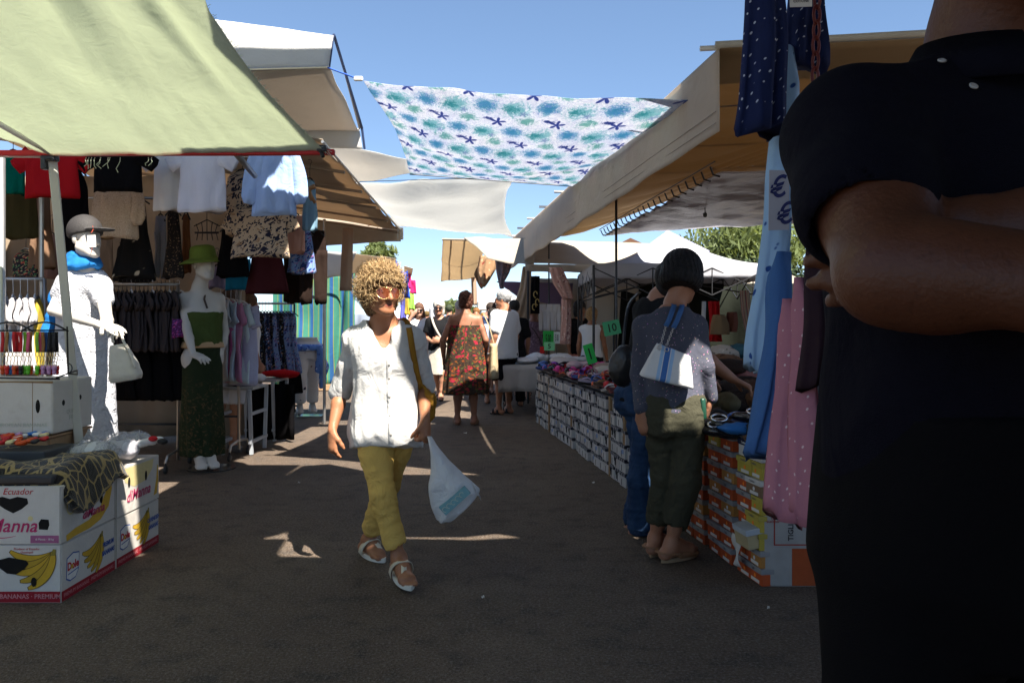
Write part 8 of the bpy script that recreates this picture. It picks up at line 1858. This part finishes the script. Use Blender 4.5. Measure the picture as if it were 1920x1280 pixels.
near('hanging_dress','second darker navy dotted dress with a white tag by the red chain',1462,-120,1553,132,2.1,nd,0,yaw=.2,fold=5)
near('hanging_dress','long pale blue dress with heart print below the navy dotted dress',1455,88,1505,690,2.05,hd,-62,yaw=.5,fold=4)
near('hanging_dress','plain airy blue dress hanging lower than the heart print dress',1440,472,1500,846,1.75,bd,-62,yaw=.5,fold=4)
near('hanging_dress','dusty pink dotted dress nearest the shoe boxes',1452,560,1500,962,1.65,pk,-22,yaw=.5,fold=4)
near('hanging_dress','second dusty pink dotted dress half behind the near man',1478,520,1522,968,1.6,pk,-6,yaw=.3,fold=4)
near('hanging_dress','dark plum garment hanging right behind the near man',1500,430,1590,720,1.55,cloth('plum_dark',(.03,.016,.022)),-10,yaw=.2,fold=5)
mb=MB(); rod(mb,V((.45,2.05,2.32)),V((1.6,1.85,2.32)),.014); o=mb.build('hanging_rail',steel,None,True); tag(o,'high steel rail above the navy dotted dresses','rail')
ch=E('plastic_chain','red brown plastic chain hanging between navy dotted dresses','chain',P(1533,130,2.0))
for i in range(7):
    c=P(1533-i*.8,-30+i*29,2.0); q=Matrix.Rotation(i*1.57+.4,3,'Z'); mb=MB(); mb.tube([c+q@V((.010*math.cos(a),0,.023*math.sin(a)*(1.0 if abs(math.sin(a))<.9 else 1))) for a in np.linspace(0,2*PI,15)],.0042,6,False); mb.build('link',plain('chain_red',(.16,.03,.025),.4),ch,True)
pc=E('price_card','white price card with euro signs pinned to the heart print dress','price card',P(1460,430,1.92)); M=frame(P(1441,432,1.92),(1,.12,.04),(0,-.06,1)); w_=.052; h_=.142; mb=MB(); mb.prism([(0,0),(w_,0),(w_+.002,h_),(.004,h_+.002)],.002,M); mb.build('card',plain('card_paper',(.38,.38,.42),.8),pc); lettering('€\n€',.066,.028,.066,M,plain('blue_marker',(.012,.02,.11)),pc,.35,.0012,rot=.25,lift=.001)
tg=E('garment_tag','small printed white tag at the top of the navy dotted dress','tag',P(1502,8,1.93)); M=frame(P(1481,14,1.93),(1,0,.03),(0,0,1)); mb=MB(); mb.prism([(0,0),(.054,0),(.054,.036),(0,.036)],.0015,M); mb.build('card',plain('tag_paper',(.72,.68,.6)),tg); lettering('40 42 44\nCOTONE',.009,.027,.018,M,blk,tg)
# near stall: unseen roof and back wall added to darken the near man
na=E('stall_awning','added unseen dark awning over the dress rail, shading the near man','awning',(2.2,.8,0)); 
mb=MB(); mb.grid(lambda u,v: V((lerp(.35,4.2,u),lerp(-2.6,2.15,v),2.66+.10*u)),10,10,.005); mb.build('canvas',cloth('added_near_canvas',(.10,.09,.08)),na,True)
mb=MB(); mb.grid(lambda u,v: V((lerp(.35,4.2,u),-2.6,lerp(2.66,.05,v))),10,4,.005); mb.build('added_back_cloth',cloth('added_near_back',(.05,.045,.04)),na,True)
for x,y in((.5,-2.5),(4.1,-2.5),(4.1,2.1)): mb=MB(); rod(mb,V((x,y,0)),V((x,y,2.68)),.02); mb.build('pole',steel,na)
def overhead(label,z,x0,x1,near,far,m,nu=140):  # unseen sheets added overhead to block the sun and shape its patches
    mb=MB()
    def f_(u,v):
        X=lerp(x0,x1,u); return V((X,lerp(near(X),far(X),v),z))
    mb.grid(f_,nu,10,.004); o=mb.build('shade_cloth',m,None,True); tag(o,label,'shade cloth'); return o
oc=cloth('added_overhead_cloth',(.40,.38,.34),trans=.04)
IP=lambda xs,ys: (lambda X: float(np.interp(X,xs,ys)))
fa=IP([-.93,-.70,-.62,-.5,-.14,-.10,.04,.08,.60,.66,1.15,1.5,1.86,1.9,2.12,2.16],[2.43,2.35,2.50,2.80,2.80,2.72,2.72,2.36,2.33,2.74,2.70,2.76,2.76,2.58,2.58,2.8])  # notched edges let sun slivers and patches through
fb_=IP([-.95,-.70,-.60,-.40,-.14,-.05,.02,.22,.36,.62,.68,1.1,1.3,1.5,1.84,1.90,2.14,2.2],[2.70,2.40,2.45,2.72,2.72,2.80,2.98,2.98,2.60,2.56,2.76,2.76,2.84,2.72,2.72,2.98,2.98,2.7])
overhead('added unseen grey cloth above the camera, edge cut to let sun slivers through',3.5,-.93,3.6,lambda X:-4.5,fa,oc)  # unseen blocker added to shade the near ground
overhead('added unseen grey cloth just before the sea print cloth, edge cut for sun gaps',3.49,-.95,3.6,fb_,IP([-.95,-.70,-.58,-.54,-.3,.3],[2.98,3.42,3.64,5.2,5.3,4.78]),oc)  # unseen blocker added to shade the ground behind the walking woman
overhead('added unseen narrow grey cloth by the high white awning, shading the left floor',3.5,-1.75,-.545,lambda X:3.57 if X>-1.3 else 4.45,lambda X:5.25,oc,40)  # unseen blocker added to keep the left floor shaded
overhead('added unseen high grey cloth shading the left clothes stall',4.2,-5.0,-.95,lambda X:4.72 if X<-1.12 else 5.0,lambda X:5.5,oc,40)  # unseen blocker added to shade the hanging clothes

for i,(x,y,w_) in enumerate(((872,812,.035),(1112,905,.02),(905,1120,.012),(1440,1140,.012),(560,905,.014))):
    g_=G(x,y); mb=MB(); mb.grid(lambda u,v: g_+V((w_*(u-.5)+.004*v,w_*.7*(v-.5),.006+.006*math.sin(u*5+v*4+i))),5,4,.0012); o=mb.build('litter',plain('paper_scrap',(.62,.60,.56)),None,True); tag(o,['white paper scrap on the asphalt behind the walking woman','small paper scrap by the white shoe boxes','tiny paper scrap on the near asphalt in the middle','tiny paper scrap on the asphalt near the orange carton','small paper scrap on the asphalt left of the walking woman'][i],'litter')
